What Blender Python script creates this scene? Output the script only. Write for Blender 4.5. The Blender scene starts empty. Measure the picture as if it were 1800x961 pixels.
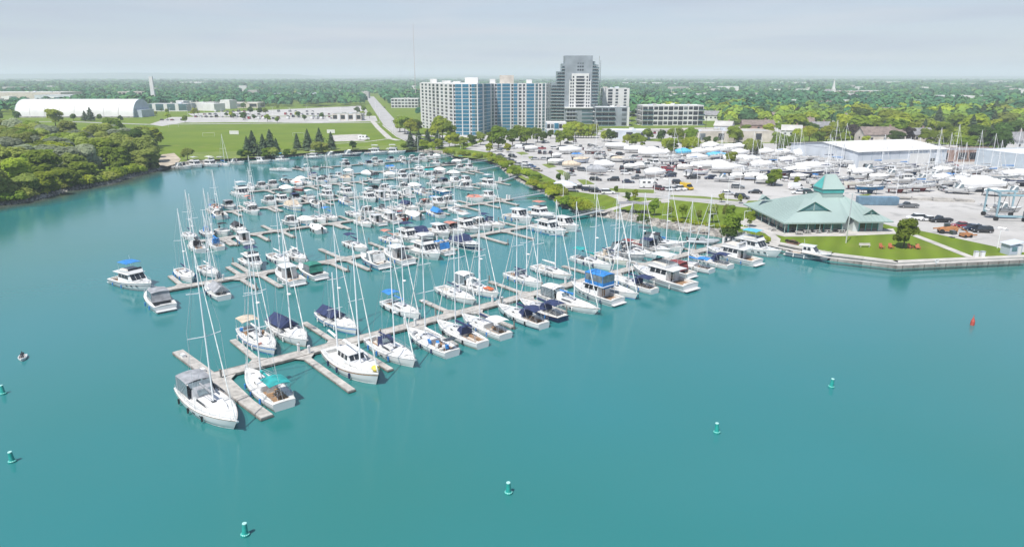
import bpy, bmesh, math, random
import numpy as np
from mathutils import Vector, Matrix

# ---------------------------------------------------------------- camera, sky, sun, exposure
SC = bpy.context.scene
COL = SC.collection
CAM_H = 40.0            # drone height above the water, metres
FOC = 1216.0            # focal length in pixels of the 1800 px wide photograph
PITCH = math.atan((480.5 - 134.0) / FOC)
cam_d = bpy.data.cameras.new('camera')
cam_d.sensor_width = 36.0
cam_d.lens = 36.0 * FOC / 1800.0
cam_d.clip_start = 1.0
cam_d.clip_end = 60000.0
cam = bpy.data.objects.new('camera', cam_d)
cam.location = (0, 0, CAM_H)
cam.rotation_euler = (math.pi / 2 - PITCH, 0, 0)
COL.objects.link(cam)
SC.camera = cam

SUN_EL = math.radians(58)
SUN_AZ = math.radians(214)          # compass style: 0 = +Y, clockwise; sun behind the camera, to the left
sd = Vector((math.sin(SUN_AZ) * math.cos(SUN_EL), math.cos(SUN_AZ) * math.cos(SUN_EL), math.sin(SUN_EL)))
sun_d = bpy.data.lights.new('sun', 'SUN')
sun_d.energy = 4.2
sun_d.angle = math.radians(0.6)
sun_d.color = (1.0, 0.96, 0.9)
sun = bpy.data.objects.new('sun', sun_d)
sun.rotation_euler = sd.to_track_quat('Z', 'Y').to_euler()
sun.location = (0, 0, 300)
COL.objects.link(sun)

W = bpy.data.worlds.new('World')
SC.world = W
W.use_nodes = True
nt = W.node_tree
nt.nodes.clear()
wo = nt.nodes.new('ShaderNodeOutputWorld')
bg = nt.nodes.new('ShaderNodeBackground')
sky = nt.nodes.new('ShaderNodeTexSky')
sky.sky_type = 'NISHITA'
sky.sun_disc = False
sky.sun_elevation = SUN_EL
sky.sun_rotation = SUN_AZ
sky.altitude = 100
sky.air_density = 1.0
sky.dust_density = 0.6
sky.ozone_density = 2.2
bg.inputs['Strength'].default_value = 0.10
# thin high cirrus, the same all round the sky
tc = nt.nodes.new('ShaderNodeTexCoord')
mp = nt.nodes.new('ShaderNodeMapping')
mp.inputs['Scale'].default_value = (1.6, 1.6, 22.0)
nz = nt.nodes.new('ShaderNodeTexNoise')
nz.inputs['Scale'].default_value = 2.2
nz.inputs['Detail'].default_value = 5
rp = nt.nodes.new('ShaderNodeMapRange')
rp.inputs['From Min'].default_value = 0.45
rp.inputs['From Max'].default_value = 0.8
rp.inputs['To Min'].default_value = 0.74
rp.inputs['To Max'].default_value = 1.0
mx = nt.nodes.new('ShaderNodeMix')
mx.data_type = 'RGBA'
mx.inputs['B'].default_value = (3.55, 3.95, 4.65, 1)
nt.links.new(tc.outputs['Generated'], mp.inputs['Vector'])
nt.links.new(mp.outputs['Vector'], nz.inputs['Vector'])
nt.links.new(nz.outputs['Fac'], rp.inputs['Value'])
sx = nt.nodes.new('ShaderNodeSeparateXYZ')       # the veil is seen through a longer path towards the horizon
el = nt.nodes.new('ShaderNodeMapRange')
el.inputs['From Min'].default_value = 0.08
el.inputs['From Max'].default_value = 0.55
el.inputs['To Min'].default_value = 1.0
el.inputs['To Max'].default_value = 0.2
mu = nt.nodes.new('ShaderNodeMath')
mu.operation = 'MULTIPLY'
nt.links.new(tc.outputs['Generated'], sx.inputs['Vector'])
nt.links.new(sx.outputs['Z'], el.inputs['Value'])
nt.links.new(el.outputs['Result'], mu.inputs[0])
nt.links.new(rp.outputs['Result'], mu.inputs[1])
nt.links.new(mu.outputs['Value'], mx.inputs['Factor'])
nt.links.new(sky.outputs['Color'], mx.inputs['A'])
n2 = nt.nodes.new('ShaderNodeTexNoise')          # a few brighter streaks of cirrus
n2.inputs['Scale'].default_value = 1.3
n2.inputs['Detail'].default_value = 6
n2.inputs['Distortion'].default_value = 0.6
r2 = nt.nodes.new('ShaderNodeMapRange')
r2.inputs['From Min'].default_value = 0.5
r2.inputs['From Max'].default_value = 0.72
r2.inputs['To Max'].default_value = 0.55
m2 = nt.nodes.new('ShaderNodeMix')
m2.data_type = 'RGBA'
m2.inputs['B'].default_value = (4.9, 4.95, 5.2, 1)
nt.links.new(mp.outputs['Vector'], n2.inputs['Vector'])
nt.links.new(n2.outputs['Fac'], r2.inputs['Value'])
nt.links.new(r2.outputs['Result'], m2.inputs['Factor'])
nt.links.new(mx.outputs['Result'], m2.inputs['A'])
nt.links.new(m2.outputs['Result'], bg.inputs['Color'])
nt.links.new(bg.outputs['Background'], wo.inputs['Surface'])

SC.view_settings.view_transform = 'Standard'
SC.view_settings.look = 'None'
SC.view_settings.exposure = 0.54
SC.view_settings.gamma = 1.0
SC.view_settings.use_curve_mapping = False
SC.cycles.max_bounces = 6
SC.cycles.diffuse_bounces = 2
SC.cycles.glossy_bounces = 3
SC.cycles.transparent_max_bounces = 8
SC.cycles.volume_bounces = 1
SC.cycles.use_denoising = True

# ---------------------------------------------------------------- survey helper: a point of the photograph on level ground at height z
LZ = 1.4                # land level above the water
CP, SP = math.cos(PITCH), math.sin(PITCH)
def U(u, v, z=0.0):
    x = (u - 900.0) / FOC
    y = (v - 480.5) / FOC
    t = (CAM_H - z) / (SP + y * CP)
    return Vector((x * t, (CP - y * SP) * t, z))
def G(u, v): return U(u, v, LZ)
def screen_x(p):
    d = p.y * CP + (CAM_H - p.z) * SP
    return 900 + FOC * p.x / max(d, 1)

# ---------------------------------------------------------------- materials
MATS = {}
def mat(name, col, rough=0.5, var=0.08, scale=1.5, metal=0.0, spec=0.5, bump=0.0, bscale=8.0, trans=0.0, rnd=0.0, col2=None, coat=0.0):
    if name in MATS: return MATS[name]
    m = bpy.data.materials.new(name)
    m.use_nodes = True
    n = m.node_tree
    b = n.nodes['Principled BSDF']
    b.inputs['Roughness'].default_value = rough
    b.inputs['Metallic'].default_value = metal
    b.inputs['Specular IOR Level'].default_value = spec
    b.inputs['Coat Weight'].default_value = coat
    c2 = col2 or tuple(max(0, c * (1 - 2.2 * var)) for c in col)
    c1 = col if col2 else tuple(min(1, c * (1 + var)) for c in col)
    tc = n.nodes.new('ShaderNodeTexCoord')
    nz = n.nodes.new('ShaderNodeTexNoise')
    nz.inputs['Scale'].default_value = scale
    nz.inputs['Detail'].default_value = 4
    n.links.new(tc.outputs['Object'], nz.inputs['Vector'])
    mr = n.nodes.new('ShaderNodeMapRange')
    mr.inputs['From Min'].default_value = 0.32
    mr.inputs['From Max'].default_value = 0.68
    n.links.new(nz.outputs['Fac'], mr.inputs['Value'])
    mx = n.nodes.new('ShaderNodeMix')
    mx.data_type = 'RGBA'
    mx.inputs['A'].default_value = (*c1, 1)
    mx.inputs['B'].default_value = (*c2, 1)
    n.links.new(mr.outputs['Result'], mx.inputs['Factor'])
    out = mx.outputs['Result']
    if rnd:
        oi = n.nodes.new('ShaderNodeObjectInfo')
        hs = n.nodes.new('ShaderNodeHueSaturation')
        m1 = n.nodes.new('ShaderNodeMapRange'); m1.inputs['To Min'].default_value = 0.5 - rnd * 0.018; m1.inputs['To Max'].default_value = 0.5 + rnd * 0.018
        m2 = n.nodes.new('ShaderNodeMapRange'); m2.inputs['To Min'].default_value = 1 - rnd * 0.32; m2.inputs['To Max'].default_value = 1 + rnd * 0.35
        wn = n.nodes.new('ShaderNodeTexWhiteNoise'); wn.noise_dimensions = '1D'
        n.links.new(oi.outputs['Random'], m1.inputs['Value'])
        n.links.new(oi.outputs['Random'], wn.inputs['W'])
        n.links.new(wn.outputs['Value'], m2.inputs['Value'])
        n.links.new(m1.outputs['Result'], hs.inputs['Hue'])
        n.links.new(m2.outputs['Result'], hs.inputs['Value'])
        n.links.new(out, hs.inputs['Color'])
        out = hs.outputs['Color']
    n.links.new(out, b.inputs['Base Color'])
    if bump:
        nb = n.nodes.new('ShaderNodeTexNoise')
        nb.inputs['Scale'].default_value = bscale
        nb.inputs['Detail'].default_value = 3
        n.links.new(tc.outputs['Object'], nb.inputs['Vector'])
        bp = n.nodes.new('ShaderNodeBump')
        bp.inputs['Strength'].default_value = bump
        bp.inputs['Distance'].default_value = 0.1
        n.links.new(nb.outputs['Fac'], bp.inputs['Height'])
        n.links.new(bp.outputs['Normal'], b.inputs['Normal'])
    if trans:
        tr = n.nodes.new('ShaderNodeBsdfTranslucent')
        n.links.new(out, tr.inputs['Color'])
        ms = n.nodes.new('ShaderNodeMixShader')
        ms.inputs['Fac'].default_value = trans
        n.links.new(b.outputs['BSDF'], ms.inputs[1])
        n.links.new(tr.outputs['BSDF'], ms.inputs[2])
        n.links.new(ms.outputs['Shader'], n.nodes['Material Output'].inputs['Surface'])
    MATS[name] = m
    return m

GEL = mat('gelcoat_white', (0.66, 0.66, 0.655), 0.22, 0.03, 0.6, coat=0.3)
GELC = mat('gelcoat_cream', (0.74, 0.70, 0.60), 0.28, 0.05, 0.6)
GELN = mat('gelcoat_navy', (0.02, 0.035, 0.09), 0.2, 0.1, 0.6, coat=0.3)
GELB = mat('gelcoat_blue', (0.02, 0.12, 0.24), 0.25, 0.1, 0.6, coat=0.3)
GELR = mat('gelcoat_red', (0.35, 0.03, 0.02), 0.25, 0.1, 0.6)
GELG = mat('gelcoat_grey', (0.33, 0.36, 0.38), 0.3, 0.08, 0.6)
DECK = mat('deck_nonskid', (0.62, 0.62, 0.60), 0.6, 0.09, 1.2)
TEAK = mat('teak', (0.33, 0.20, 0.11), 0.6, 0.2, 4)
SEAT = mat('vinyl_seat', (0.62, 0.58, 0.52), 0.5, 0.08, 3)
GLASSD = mat('smoked_glass', (0.025, 0.03, 0.035), 0.08, 0.1, 2, spec=0.8)
CLEARV = mat('clear_vinyl', (0.16, 0.20, 0.22), 0.15, 0.15, 2, spec=0.7)
ALU = mat('mast_aluminium', (0.80, 0.81, 0.82), 0.35, 0.05, 1)
STEEL = mat('stainless', (0.70, 0.71, 0.72), 0.25, 0.05, 1, metal=0.5)
WIRE = mat('rigging_wire', (0.55, 0.57, 0.58), 0.4, 0.05, 1)
RUB = mat('black_rubber', (0.02, 0.02, 0.022), 0.6, 0.1, 2)
OUTB = mat('outboard_black', (0.015, 0.016, 0.018), 0.3, 0.1, 2)
AFB = mat('antifoul_blue', (0.03, 0.06, 0.13), 0.8, 0.2, 2)
AFR = mat('antifoul_red', (0.20, 0.035, 0.03), 0.8, 0.2, 2)
AFK = mat('antifoul_black', (0.03, 0.03, 0.035), 0.8, 0.2, 2)
WRAP = mat('shrink_wrap', (0.66, 0.66, 0.66), 0.4, 0.05, 0.8, bump=0.25, bscale=1.6)
CANV = {k: mat('canvas_' + nm, c, 0.75, 0.15, 1.3, bump=0.15, bscale=3) for k, nm, c in [
    ('n', 'navy', (0.022, 0.035, 0.10)), ('b', 'blue', (0.03, 0.20, 0.52)), ('t', 'teal', (0.02, 0.29, 0.29)),
    ('g', 'grey', (0.30, 0.31, 0.33)), ('w', 'white', (0.76, 0.76, 0.74)), ('r', 'maroon', (0.22, 0.05, 0.05)),
    ('k', 'black', (0.03, 0.03, 0.035)), ('s', 'salmon', (0.50, 0.22, 0.17)), ('y', 'beige', (0.52, 0.44, 0.34)),
    ('e', 'green', (0.03, 0.20, 0.15)), ('l', 'light_blue', (0.10, 0.42, 0.62)), ('o', 'orange', (0.55, 0.12, 0.03))]}
CNAME = dict(n='navy', b='blue', t='teal', g='grey', w='white', r='maroon', k='black', s='salmon', y='beige', e='green', l='light blue', o='orange')
CONC = mat('concrete', (0.44, 0.42, 0.39), 0.85, 0.12, 0.35, bump=0.2, bscale=3)
CONCD = mat('concrete_weathered', (0.30, 0.29, 0.27), 0.9, 0.25, 0.5, bump=0.3, bscale=2)
DOCKM = mat('dock_decking', (0.42, 0.40, 0.37), 0.85, 0.14, 1.2, bump=0.3, bscale=6)
DOCKE = mat('dock_edge_timber', (0.22, 0.205, 0.185), 0.85, 0.2, 1.5)
ASPH = mat('yard_asphalt', (0.41, 0.40, 0.385), 0.95, 0.12, 0.06, bump=0.1, bscale=2)
ROADM = mat('road_asphalt', (0.34, 0.335, 0.325), 0.95, 0.1, 0.08)
GRASS = mat('lawn_grass', (0.185, 0.250, 0.026), 0.95, 0.0, 0.05, col2=(0.145, 0.210, 0.024), bump=0.3, bscale=1.5)
GRASSW = mat('rough_grass', (0.16, 0.205, 0.03), 0.95, 0.0, 0.12, col2=(0.11, 0.155, 0.02), bump=0.4, bscale=1)
SANDM = mat('sand', (0.42, 0.36, 0.28), 0.95, 0.15, 0.3)
ROCK = mat('shore_rock', (0.36, 0.34, 0.31), 0.9, 0.3, 0.8, rnd=0.2)
BARK = mat('bark', (0.10, 0.075, 0.055), 0.9, 0.3, 3)

def ground_mat(name, c1, c2, c3, s1, s2, stripes=0.0, rough=.95):
    # two scales of patches (wear, patching, dry spots) and optional mowing stripes
    m = bpy.data.materials.new(name); m.use_nodes = True; n = m.node_tree; b = n.nodes['Principled BSDF']
    b.inputs['Roughness'].default_value = rough; b.inputs['Specular IOR Level'].default_value = .25
    geo = n.nodes.new('ShaderNodeNewGeometry'); prev = None
    def nz(sc, det, lo, hi):
        t = n.nodes.new('ShaderNodeTexNoise'); t.inputs['Scale'].default_value = sc; t.inputs['Detail'].default_value = det
        n.links.new(geo.outputs['Position'], t.inputs['Vector'])
        r = n.nodes.new('ShaderNodeMapRange'); r.inputs['From Min'].default_value = lo; r.inputs['From Max'].default_value = hi
        n.links.new(t.outputs['Fac'], r.inputs['Value']); return r.outputs['Result']
    a = n.nodes.new('ShaderNodeMix'); a.data_type = 'RGBA'; a.inputs['A'].default_value = (*c1, 1); a.inputs['B'].default_value = (*c2, 1); n.links.new(nz(s1, 6, .38, .64), a.inputs['Factor'])
    c = n.nodes.new('ShaderNodeMix'); c.data_type = 'RGBA'; c.inputs['B'].default_value = (*c3, 1); n.links.new(a.outputs['Result'], c.inputs['A']); n.links.new(nz(s2, 4, .56, .72), c.inputs['Factor'])
    out = c.outputs['Result']
    if stripes:
        mp = n.nodes.new('ShaderNodeMapping'); mp.inputs['Rotation'].default_value = (0, 0, .5); n.links.new(geo.outputs['Position'], mp.inputs['Vector'])
        w = n.nodes.new('ShaderNodeTexWave'); w.inputs['Scale'].default_value = .07; w.inputs['Distortion'].default_value = 1.2; w.inputs['Detail'].default_value = 2; n.links.new(mp.outputs['Vector'], w.inputs['Vector'])
        r = n.nodes.new('ShaderNodeMapRange'); r.inputs['To Min'].default_value = 1-stripes; r.inputs['To Max'].default_value = 1+stripes; n.links.new(w.outputs['Fac'], r.inputs['Value'])
        h = n.nodes.new('ShaderNodeHueSaturation'); n.links.new(out, h.inputs['Color']); n.links.new(r.outputs['Result'], h.inputs['Value']); out = h.outputs['Color']
    n.links.new(out, b.inputs['Base Color']); MATS[name] = m
    return m
ASPH = ground_mat('yard_asphalt_worn', (.43, .42, .405), (.36, .35, .335), (.29, .285, .275), .05, .22)
ROADM = ground_mat('road_asphalt_worn', (.37, .365, .355), (.32, .315, .305), (.27, .265, .26), .08, .3)
GRASS = ground_mat('lawn_grass_mown', (.125, .180, .012), (.100, .155, .010), (.150, .185, .025), .035, .11, .10)
# ---------------------------------------------------------------- mesh building
class MB:
    def __init__(s): s.v = []; s.f = []; s.m = []
    def add(s, vs, fs, m=0):
        k = len(s.v)
        s.v += [tuple(p) for p in vs]
        for f in fs: s.f.append(tuple(i + k for i in f)); s.m.append(m)
        return s
    def box(s, x0, x1, y0, y1, z0, z1, m=0):
        return s.add([(x0,y0,z0),(x1,y0,z0),(x1,y1,z0),(x0,y1,z0),(x0,y0,z1),(x1,y0,z1),(x1,y1,z1),(x0,y1,z1)],
              [(0,3,2,1),(4,5,6,7),(0,1,5,4),(1,2,6,5),(2,3,7,6),(3,0,4,7)], m)
    def obox(s, c, sx, sy, sz, rz=0.0, m=0):     # centre of the base
        ca, sa = math.cos(rz), math.sin(rz)
        vs = []
        for z in (0, sz):
            for a, b in ((-1,-1),(1,-1),(1,1),(-1,1)):
                x, y = a*sx/2, b*sy/2
                vs.append((c[0]+x*ca-y*sa, c[1]+x*sa+y*ca, c[2]+z))
        return s.add(vs, [(0,3,2,1),(4,5,6,7),(0,1,5,4),(1,2,6,5),(2,3,7,6),(3,0,4,7)], m)
    def tube(s, p, q, r, r2=None, n=5, m=0, cap=True):
        p, q = Vector(p), Vector(q)
        r2 = r if r2 is None else r2
        d = (q - p)
        if d.length < 1e-6: return s
        d.normalize()
        a = d.orthogonal().normalized(); b = d.cross(a)
        vs = []
        for c, rr in ((p, r), (q, r2)):
            for i in range(n):
                t = 2*math.pi*i/n
                vs.append(c + a*math.cos(t)*rr + b*math.sin(t)*rr)
        fs = [(i, (i+1) % n, n+(i+1) % n, n+i) for i in range(n)]
        if cap: fs += [tuple(range(n-1, -1, -1)), tuple(range(n, 2*n))]
        return s.add(vs, fs, m)
    def path(s, pts, r, n=5, m=0):
        for a, b in zip(pts[:-1], pts[1:]): s.tube(a, b, r, n=n, m=m)
        return s
    def loft(s, secs, m=0, ring=False, cap0=False, cap1=False, mf=None):
        k = len(secs[0]); vs = [p for sec in secs for p in sec]; fs = []
        base = len(s.v)
        for i in range(len(secs)-1):
            for j in range(k if ring else k-1):
                a, b = i*k+j, i*k+(j+1) % k
                fs.append((a, b, b+k, a+k))
        if cap0: fs.append(tuple(range(k-1, -1, -1)))
        if cap1: fs.append(tuple(range((len(secs)-1)*k, len(secs)*k)))
        return s.add(vs, fs, m)
    def prism(s, prof, m=0):      # prof: (x, z, half width), a side outline extruded both ways
        n = len(prof)
        vs = [(x, -w, z) for x, z, w in prof] + [(x, w, z) for x, z, w in prof]
        fs = [tuple(range(n)), tuple(range(2*n-1, n-1, -1))]
        fs += [(i, i+n, (i+1) % n+n, (i+1) % n) for i in range(n)]
        return s.add(vs, fs, m)
    def ell(s, c, r, n=8, k=5, m=0, zmin=-1.0):
        secs = []
        for i in range(k+1):
            ph = -math.pi/2 + math.pi*i/k
            z = max(zmin, math.sin(ph)); rr = math.cos(ph)
            secs.append([(c[0]+r[0]*rr*math.cos(2*math.pi*j/n), c[1]+r[1]*rr*math.sin(2*math.pi*j/n), c[2]+r[2]*z) for j in range(n)])
        return s.loft(secs, m, ring=True)
    def slab_arch(s, x0, x1, w, z, crown, th=0.05, n=6, m=0, xc=0.0):
        secs = []
        for i in range(5):
            x = x0+(x1-x0)*i/4; e = xc*(1-((i-2)/2)**2)
            top = [(x, -w+2*w*j/n, z+e+crown*(1-(2*j/n-1)**2)) for j in range(n+1)]
            bot = [(p[0], p[1], p[2]-th) for p in reversed(top)]
            secs.append(top+bot)
        return s.loft(secs, m, ring=True, cap0=True, cap1=True)
    def mesh(s, name, mats, smooth=None):
        me = bpy.data.meshes.new(name)
        me.from_pydata(s.v, [], s.f)
        for m in (mats if isinstance(mats, (list, tuple)) else [mats]): me.materials.append(m)
        if any(s.m): me.polygons.foreach_set('material_index', s.m)
        bm = bmesh.new(); bm.from_mesh(me)
        bmesh.ops.recalc_face_normals(bm, faces=bm.faces)
        bm.to_mesh(me); bm.free()
        if smooth:
            me.polygons.foreach_set('use_smooth', [True]*len(me.polygons))
            me.set_sharp_from_angle(angle=math.radians(smooth))
        me.update()
        return me

def link(name, me, parent=None, loc=None, rz=0.0, scale=None):
    o = bpy.data.objects.new(name, me)
    COL.objects.link(o)
    if parent is not None: o.parent = parent
    if loc is not None: o.location = loc
    if rz: o.rotation_euler = (0, 0, rz)
    if scale is not None: o.scale = scale if hasattr(scale, '__len__') else (scale,)*3
    return o
def struct(name, me, parent=None):
    o = link(name, me, parent)
    if parent is None: o['kind'] = 'structure'
    return o
def stuff(name, me, label=None, cat=None, parent=None):
    o = link(name, me, parent)
    o['kind'] = 'stuff'
    if label: o['label'] = label
    if cat: o['category'] = cat
    return o

# labels are settled at the end: look-alikes in one place are told apart by their order from the left of the picture
REG = []
def reg(o, desc, where, cat, group=None, p=None):
    o['category'] = cat
    if group: o['group'] = group
    REG.append((o, desc, where, Vector(p if p is not None else o.location)))
    return o
def ordinal(n):
    w = ['', 'first', 'second', 'third', 'fourth', 'fifth', 'sixth', 'seventh', 'eighth', 'ninth', 'tenth']
    if n <= 10: return w[n]
    suf = 'th' if 10 <= n % 100 <= 20 else {1: 'st', 2: 'nd', 3: 'rd'}.get(n % 10, 'th')
    return '%d%s' % (n, suf)
def settle_labels():
    by = {}
    for r in REG: by.setdefault((r[1], r[2]), []).append(r)
    for (d, w), rs in by.items():
        rs.sort(key=lambda r: screen_x(r[3]))
        for i, r in enumerate(rs):
            t = (d + ' ' + w).strip()
            if len(rs) > 1:
                t += ', leftmost' if i == 0 else ', rightmost' if i == len(rs)-1 else ', %s from left' % ordinal(i+1)
            r[0]['label'] = t

class Proto:
    def __init__(s): s.parts = []
    def add(s, name, mb, mats, parent=None, key=None, smooth=None):
        if isinstance(mb, MB):
            if not mb.f: return -1
            me = mb.mesh(name, mats, smooth)
        else: me = mb
        s.parts.append((name, me, parent, key))
        return len(s.parts)-1
    def spawn(s, name, loc, rz=0.0, scale=1.0, over=None, tilt=None):
        root = bpy.data.objects.new(name, None)
        root.empty_display_size = 0.5
        COL.objects.link(root)
        root.location = loc
        root.rotation_euler = (tilt[0] if tilt else 0, tilt[1] if tilt else 0, rz)
        root.scale = scale if hasattr(scale, '__len__') else (scale,)*3
        made = []
        for nm, me, par, key in s.parts:
            o = bpy.data.objects.new(nm, me)
            COL.objects.link(o)
            o.parent = made[par] if par is not None else root
            if over and key in over:
                o.material_slots[0].link = 'OBJECT'
                o.material_slots[0].material = over[key]
            made.append(o)
        return root

def sheet(name, pts, z, m, kind='structure'):
    me = bpy.data.meshes.new(name)
    me.from_pydata([(p[0], p[1], z) for p in pts], [], [tuple(range(len(pts)))])
    me.materials.append(m)
    bm = bmesh.new(); bm.from_mesh(me)
    bmesh.ops.recalc_face_normals(bm, faces=bm.faces)
    for f in bm.faces:
        if f.normal.z < 0: f.normal_flip()
    bmesh.ops.triangulate(bm, faces=bm.faces)
    bm.to_mesh(me); bm.free()
    return struct(name, me)
# ================================================================ THE SETTING
rng = random.Random(7)

# ---- water
def water_material():
    m = bpy.data.materials.new('harbour_water'); m.use_nodes = True
    n = m.node_tree; b = n.nodes['Principled BSDF']
    b.inputs['Roughness'].default_value = 0.15
    b.inputs['IOR'].default_value = 1.45
    b.inputs['Specular IOR Level'].default_value = 0.5
    geo = n.nodes.new('ShaderNodeNewGeometry')
    big = n.nodes.new('ShaderNodeTexNoise'); big.inputs['Scale'].default_value = 0.009; big.inputs['Detail'].default_value = 3
    n.links.new(geo.outputs['Position'], big.inputs['Vector'])
    mr = n.nodes.new('ShaderNodeMapRange'); mr.inputs['From Min'].default_value = 0.35; mr.inputs['From Max'].default_value = 0.65
    n.links.new(big.outputs['Fac'], mr.inputs['Value'])
    mx = n.nodes.new('ShaderNodeMix'); mx.data_type = 'RGBA'
    mx.inputs['A'].default_value = (0.026, 0.154, 0.142, 1)
    mx.inputs['B'].default_value = (0.025, 0.168, 0.190, 1)
    n.links.new(mr.outputs['Result'], mx.inputs['Factor'])
    n.links.new(mx.outputs['Result'], b.inputs['Base Color'])
    # wavelets: two scales of ripples, crests roughly across the view
    mp = n.nodes.new('ShaderNodeMapping'); mp.inputs['Rotation'].default_value = (0, 0, 0.25); mp.inputs['Scale'].default_value = (0.55, 1.5, 1)
    n.links.new(geo.outputs['Position'], mp.inputs['Vector'])
    w1 = n.nodes.new('ShaderNodeTexNoise'); w1.inputs['Scale'].default_value = 0.8; w1.inputs['Detail'].default_value = 2; w1.inputs['Roughness'].default_value = 0.55
    w2 = n.nodes.new('ShaderNodeTexNoise'); w2.inputs['Scale'].default_value = 0.12; w2.inputs['Detail'].default_value = 2
    n.links.new(mp.outputs['Vector'], w1.inputs['Vector']); n.links.new(mp.outputs['Vector'], w2.inputs['Vector'])
    ad = n.nodes.new('ShaderNodeMath'); ad.operation = 'MULTIPLY_ADD'; ad.inputs[1].default_value = 1.6
    n.links.new(w2.outputs['Fac'], ad.inputs[0]); n.links.new(w1.outputs['Fac'], ad.inputs[2])
    # the ripple strength comes and goes in patches, as a light breeze leaves it
    pt = n.nodes.new('ShaderNodeTexNoise'); pt.inputs['Scale'].default_value = 0.03; pt.inputs['Detail'].default_value = 3
    n.links.new(geo.outputs['Position'], pt.inputs['Vector'])
    pm = n.nodes.new('ShaderNodeMapRange'); pm.inputs['From Min'].default_value = 0.4; pm.inputs['From Max'].default_value = 0.65; pm.inputs['To Min'].default_value = 0.08; pm.inputs['To Max'].default_value = 0.5
    n.links.new(pt.outputs['Fac'], pm.inputs['Value'])
    bp = n.nodes.new('ShaderNodeBump'); bp.inputs['Distance'].default_value = 0.045
    n.links.new(pm.outputs['Result'], bp.inputs['Strength'])
    n.links.new(ad.outputs['Value'], bp.inputs['Height']); n.links.new(bp.outputs['Normal'], b.inputs['Normal'])
    return m
FAR = 15000.0
sheet('water', [(-FAR, -2500), (FAR, -2500), (FAR, 2500), (-FAR, 2500)], 0.0, water_material())

# ---- shoreline, left to right, land on the left hand
shore_px = [(-900, 560), (-420, 440), (-200, 398), (0, 361), (30, 358), (80, 347), (114, 336), (160, 328), (194, 323), (220, 314), (252, 305), (279, 299),
            (300, 296), (330, 290), (380, 285), (424, 281), (450, 279), (480, 278), (507, 276), (533, 274), (580, 270), (633, 266), (706, 266), (773, 270), (793, 274),
            (797, 277), (855, 284), (880, 293), (896, 308), (913, 318), (940, 331), (966, 344), (987, 362), (1019, 373), (1046, 380), (1063, 382),
            (1106, 388), (1167, 401), (1237, 412), (1272, 418), (1307, 424)]
quay_px = [(1364, 438), (1458, 458), (1576, 473), (1800, 463), (2200, 448), (3200, 420)]
SH = [U(*p) for p in shore_px]
QY = [U(*p) for p in quay_px]
ALLS = SH + QY
def land_normal(i):
    a = ALLS[max(0, i-1)]; b = ALLS[min(len(ALLS)-1, i+1)]
    d = (b-a); d.z = 0; d.normalize()
    return Vector((-d.y, d.x, 0))
top = []
for i, p in enumerate(ALLS):
    inset = 3.0 if i < len(SH) - 1 else 0.0
    q = p + land_normal(i)*inset; q.z = LZ
    top.append(q)
pts_top = [(p.x, p.y) for p in top] + [(FAR, top[-1].y), (FAR, FAR), (-FAR, FAR), (-FAR, top[0].y + 400), (top[0].x - 600, top[0].y + 100)]
sheet('ground', pts_top, LZ, GRASS)
mb = MB()
for i in range(len(ALLS)-1):
    a, b = ALLS[i].copy(), ALLS[i+1].copy(); a.z = b.z = -0.6
    mb.add([a, b, top[i+1], top[i]], [(0, 1, 2, 3)])
struct('shore_bank', mb.mesh('shore_bank', mat('bank_stone', (0.30, 0.28, 0.24), 0.95, 0.3, 0.25, bump=0.5, bscale=1.2)))

# murky shallows under the left bank: silt stirred up close to the shore, thinning out over some fifteen metres
def shallows():
    me = bpy.data.meshes.new('shallow_water'); vs, fs, al = [], [], []
    ids = range(1, 14); n = 6; r = random.Random(2)
    for i in ids:
        for j in range(n+1):
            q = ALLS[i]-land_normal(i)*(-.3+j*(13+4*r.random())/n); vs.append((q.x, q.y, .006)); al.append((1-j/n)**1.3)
    for a in range(len(ids)-1):
        for j in range(n): k = a*(n+1)+j; fs.append((k, k+1, k+n+2, k+n+1))
    me.from_pydata(vs, [], fs); at = me.attributes.new('murk', 'FLOAT', 'POINT'); at.data.foreach_set('value', al)
    for p in me.polygons: p.use_smooth = True
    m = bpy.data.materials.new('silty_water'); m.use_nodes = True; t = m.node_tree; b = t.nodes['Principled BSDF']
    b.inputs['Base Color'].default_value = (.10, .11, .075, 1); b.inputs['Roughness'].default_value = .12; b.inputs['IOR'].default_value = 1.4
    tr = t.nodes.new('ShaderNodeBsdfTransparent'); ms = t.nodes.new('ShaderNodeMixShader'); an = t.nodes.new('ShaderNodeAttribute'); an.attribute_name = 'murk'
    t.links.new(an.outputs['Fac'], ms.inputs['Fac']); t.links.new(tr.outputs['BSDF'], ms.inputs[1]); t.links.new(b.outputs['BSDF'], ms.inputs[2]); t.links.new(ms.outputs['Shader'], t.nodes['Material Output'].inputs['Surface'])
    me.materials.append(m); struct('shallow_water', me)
shallows()
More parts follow.
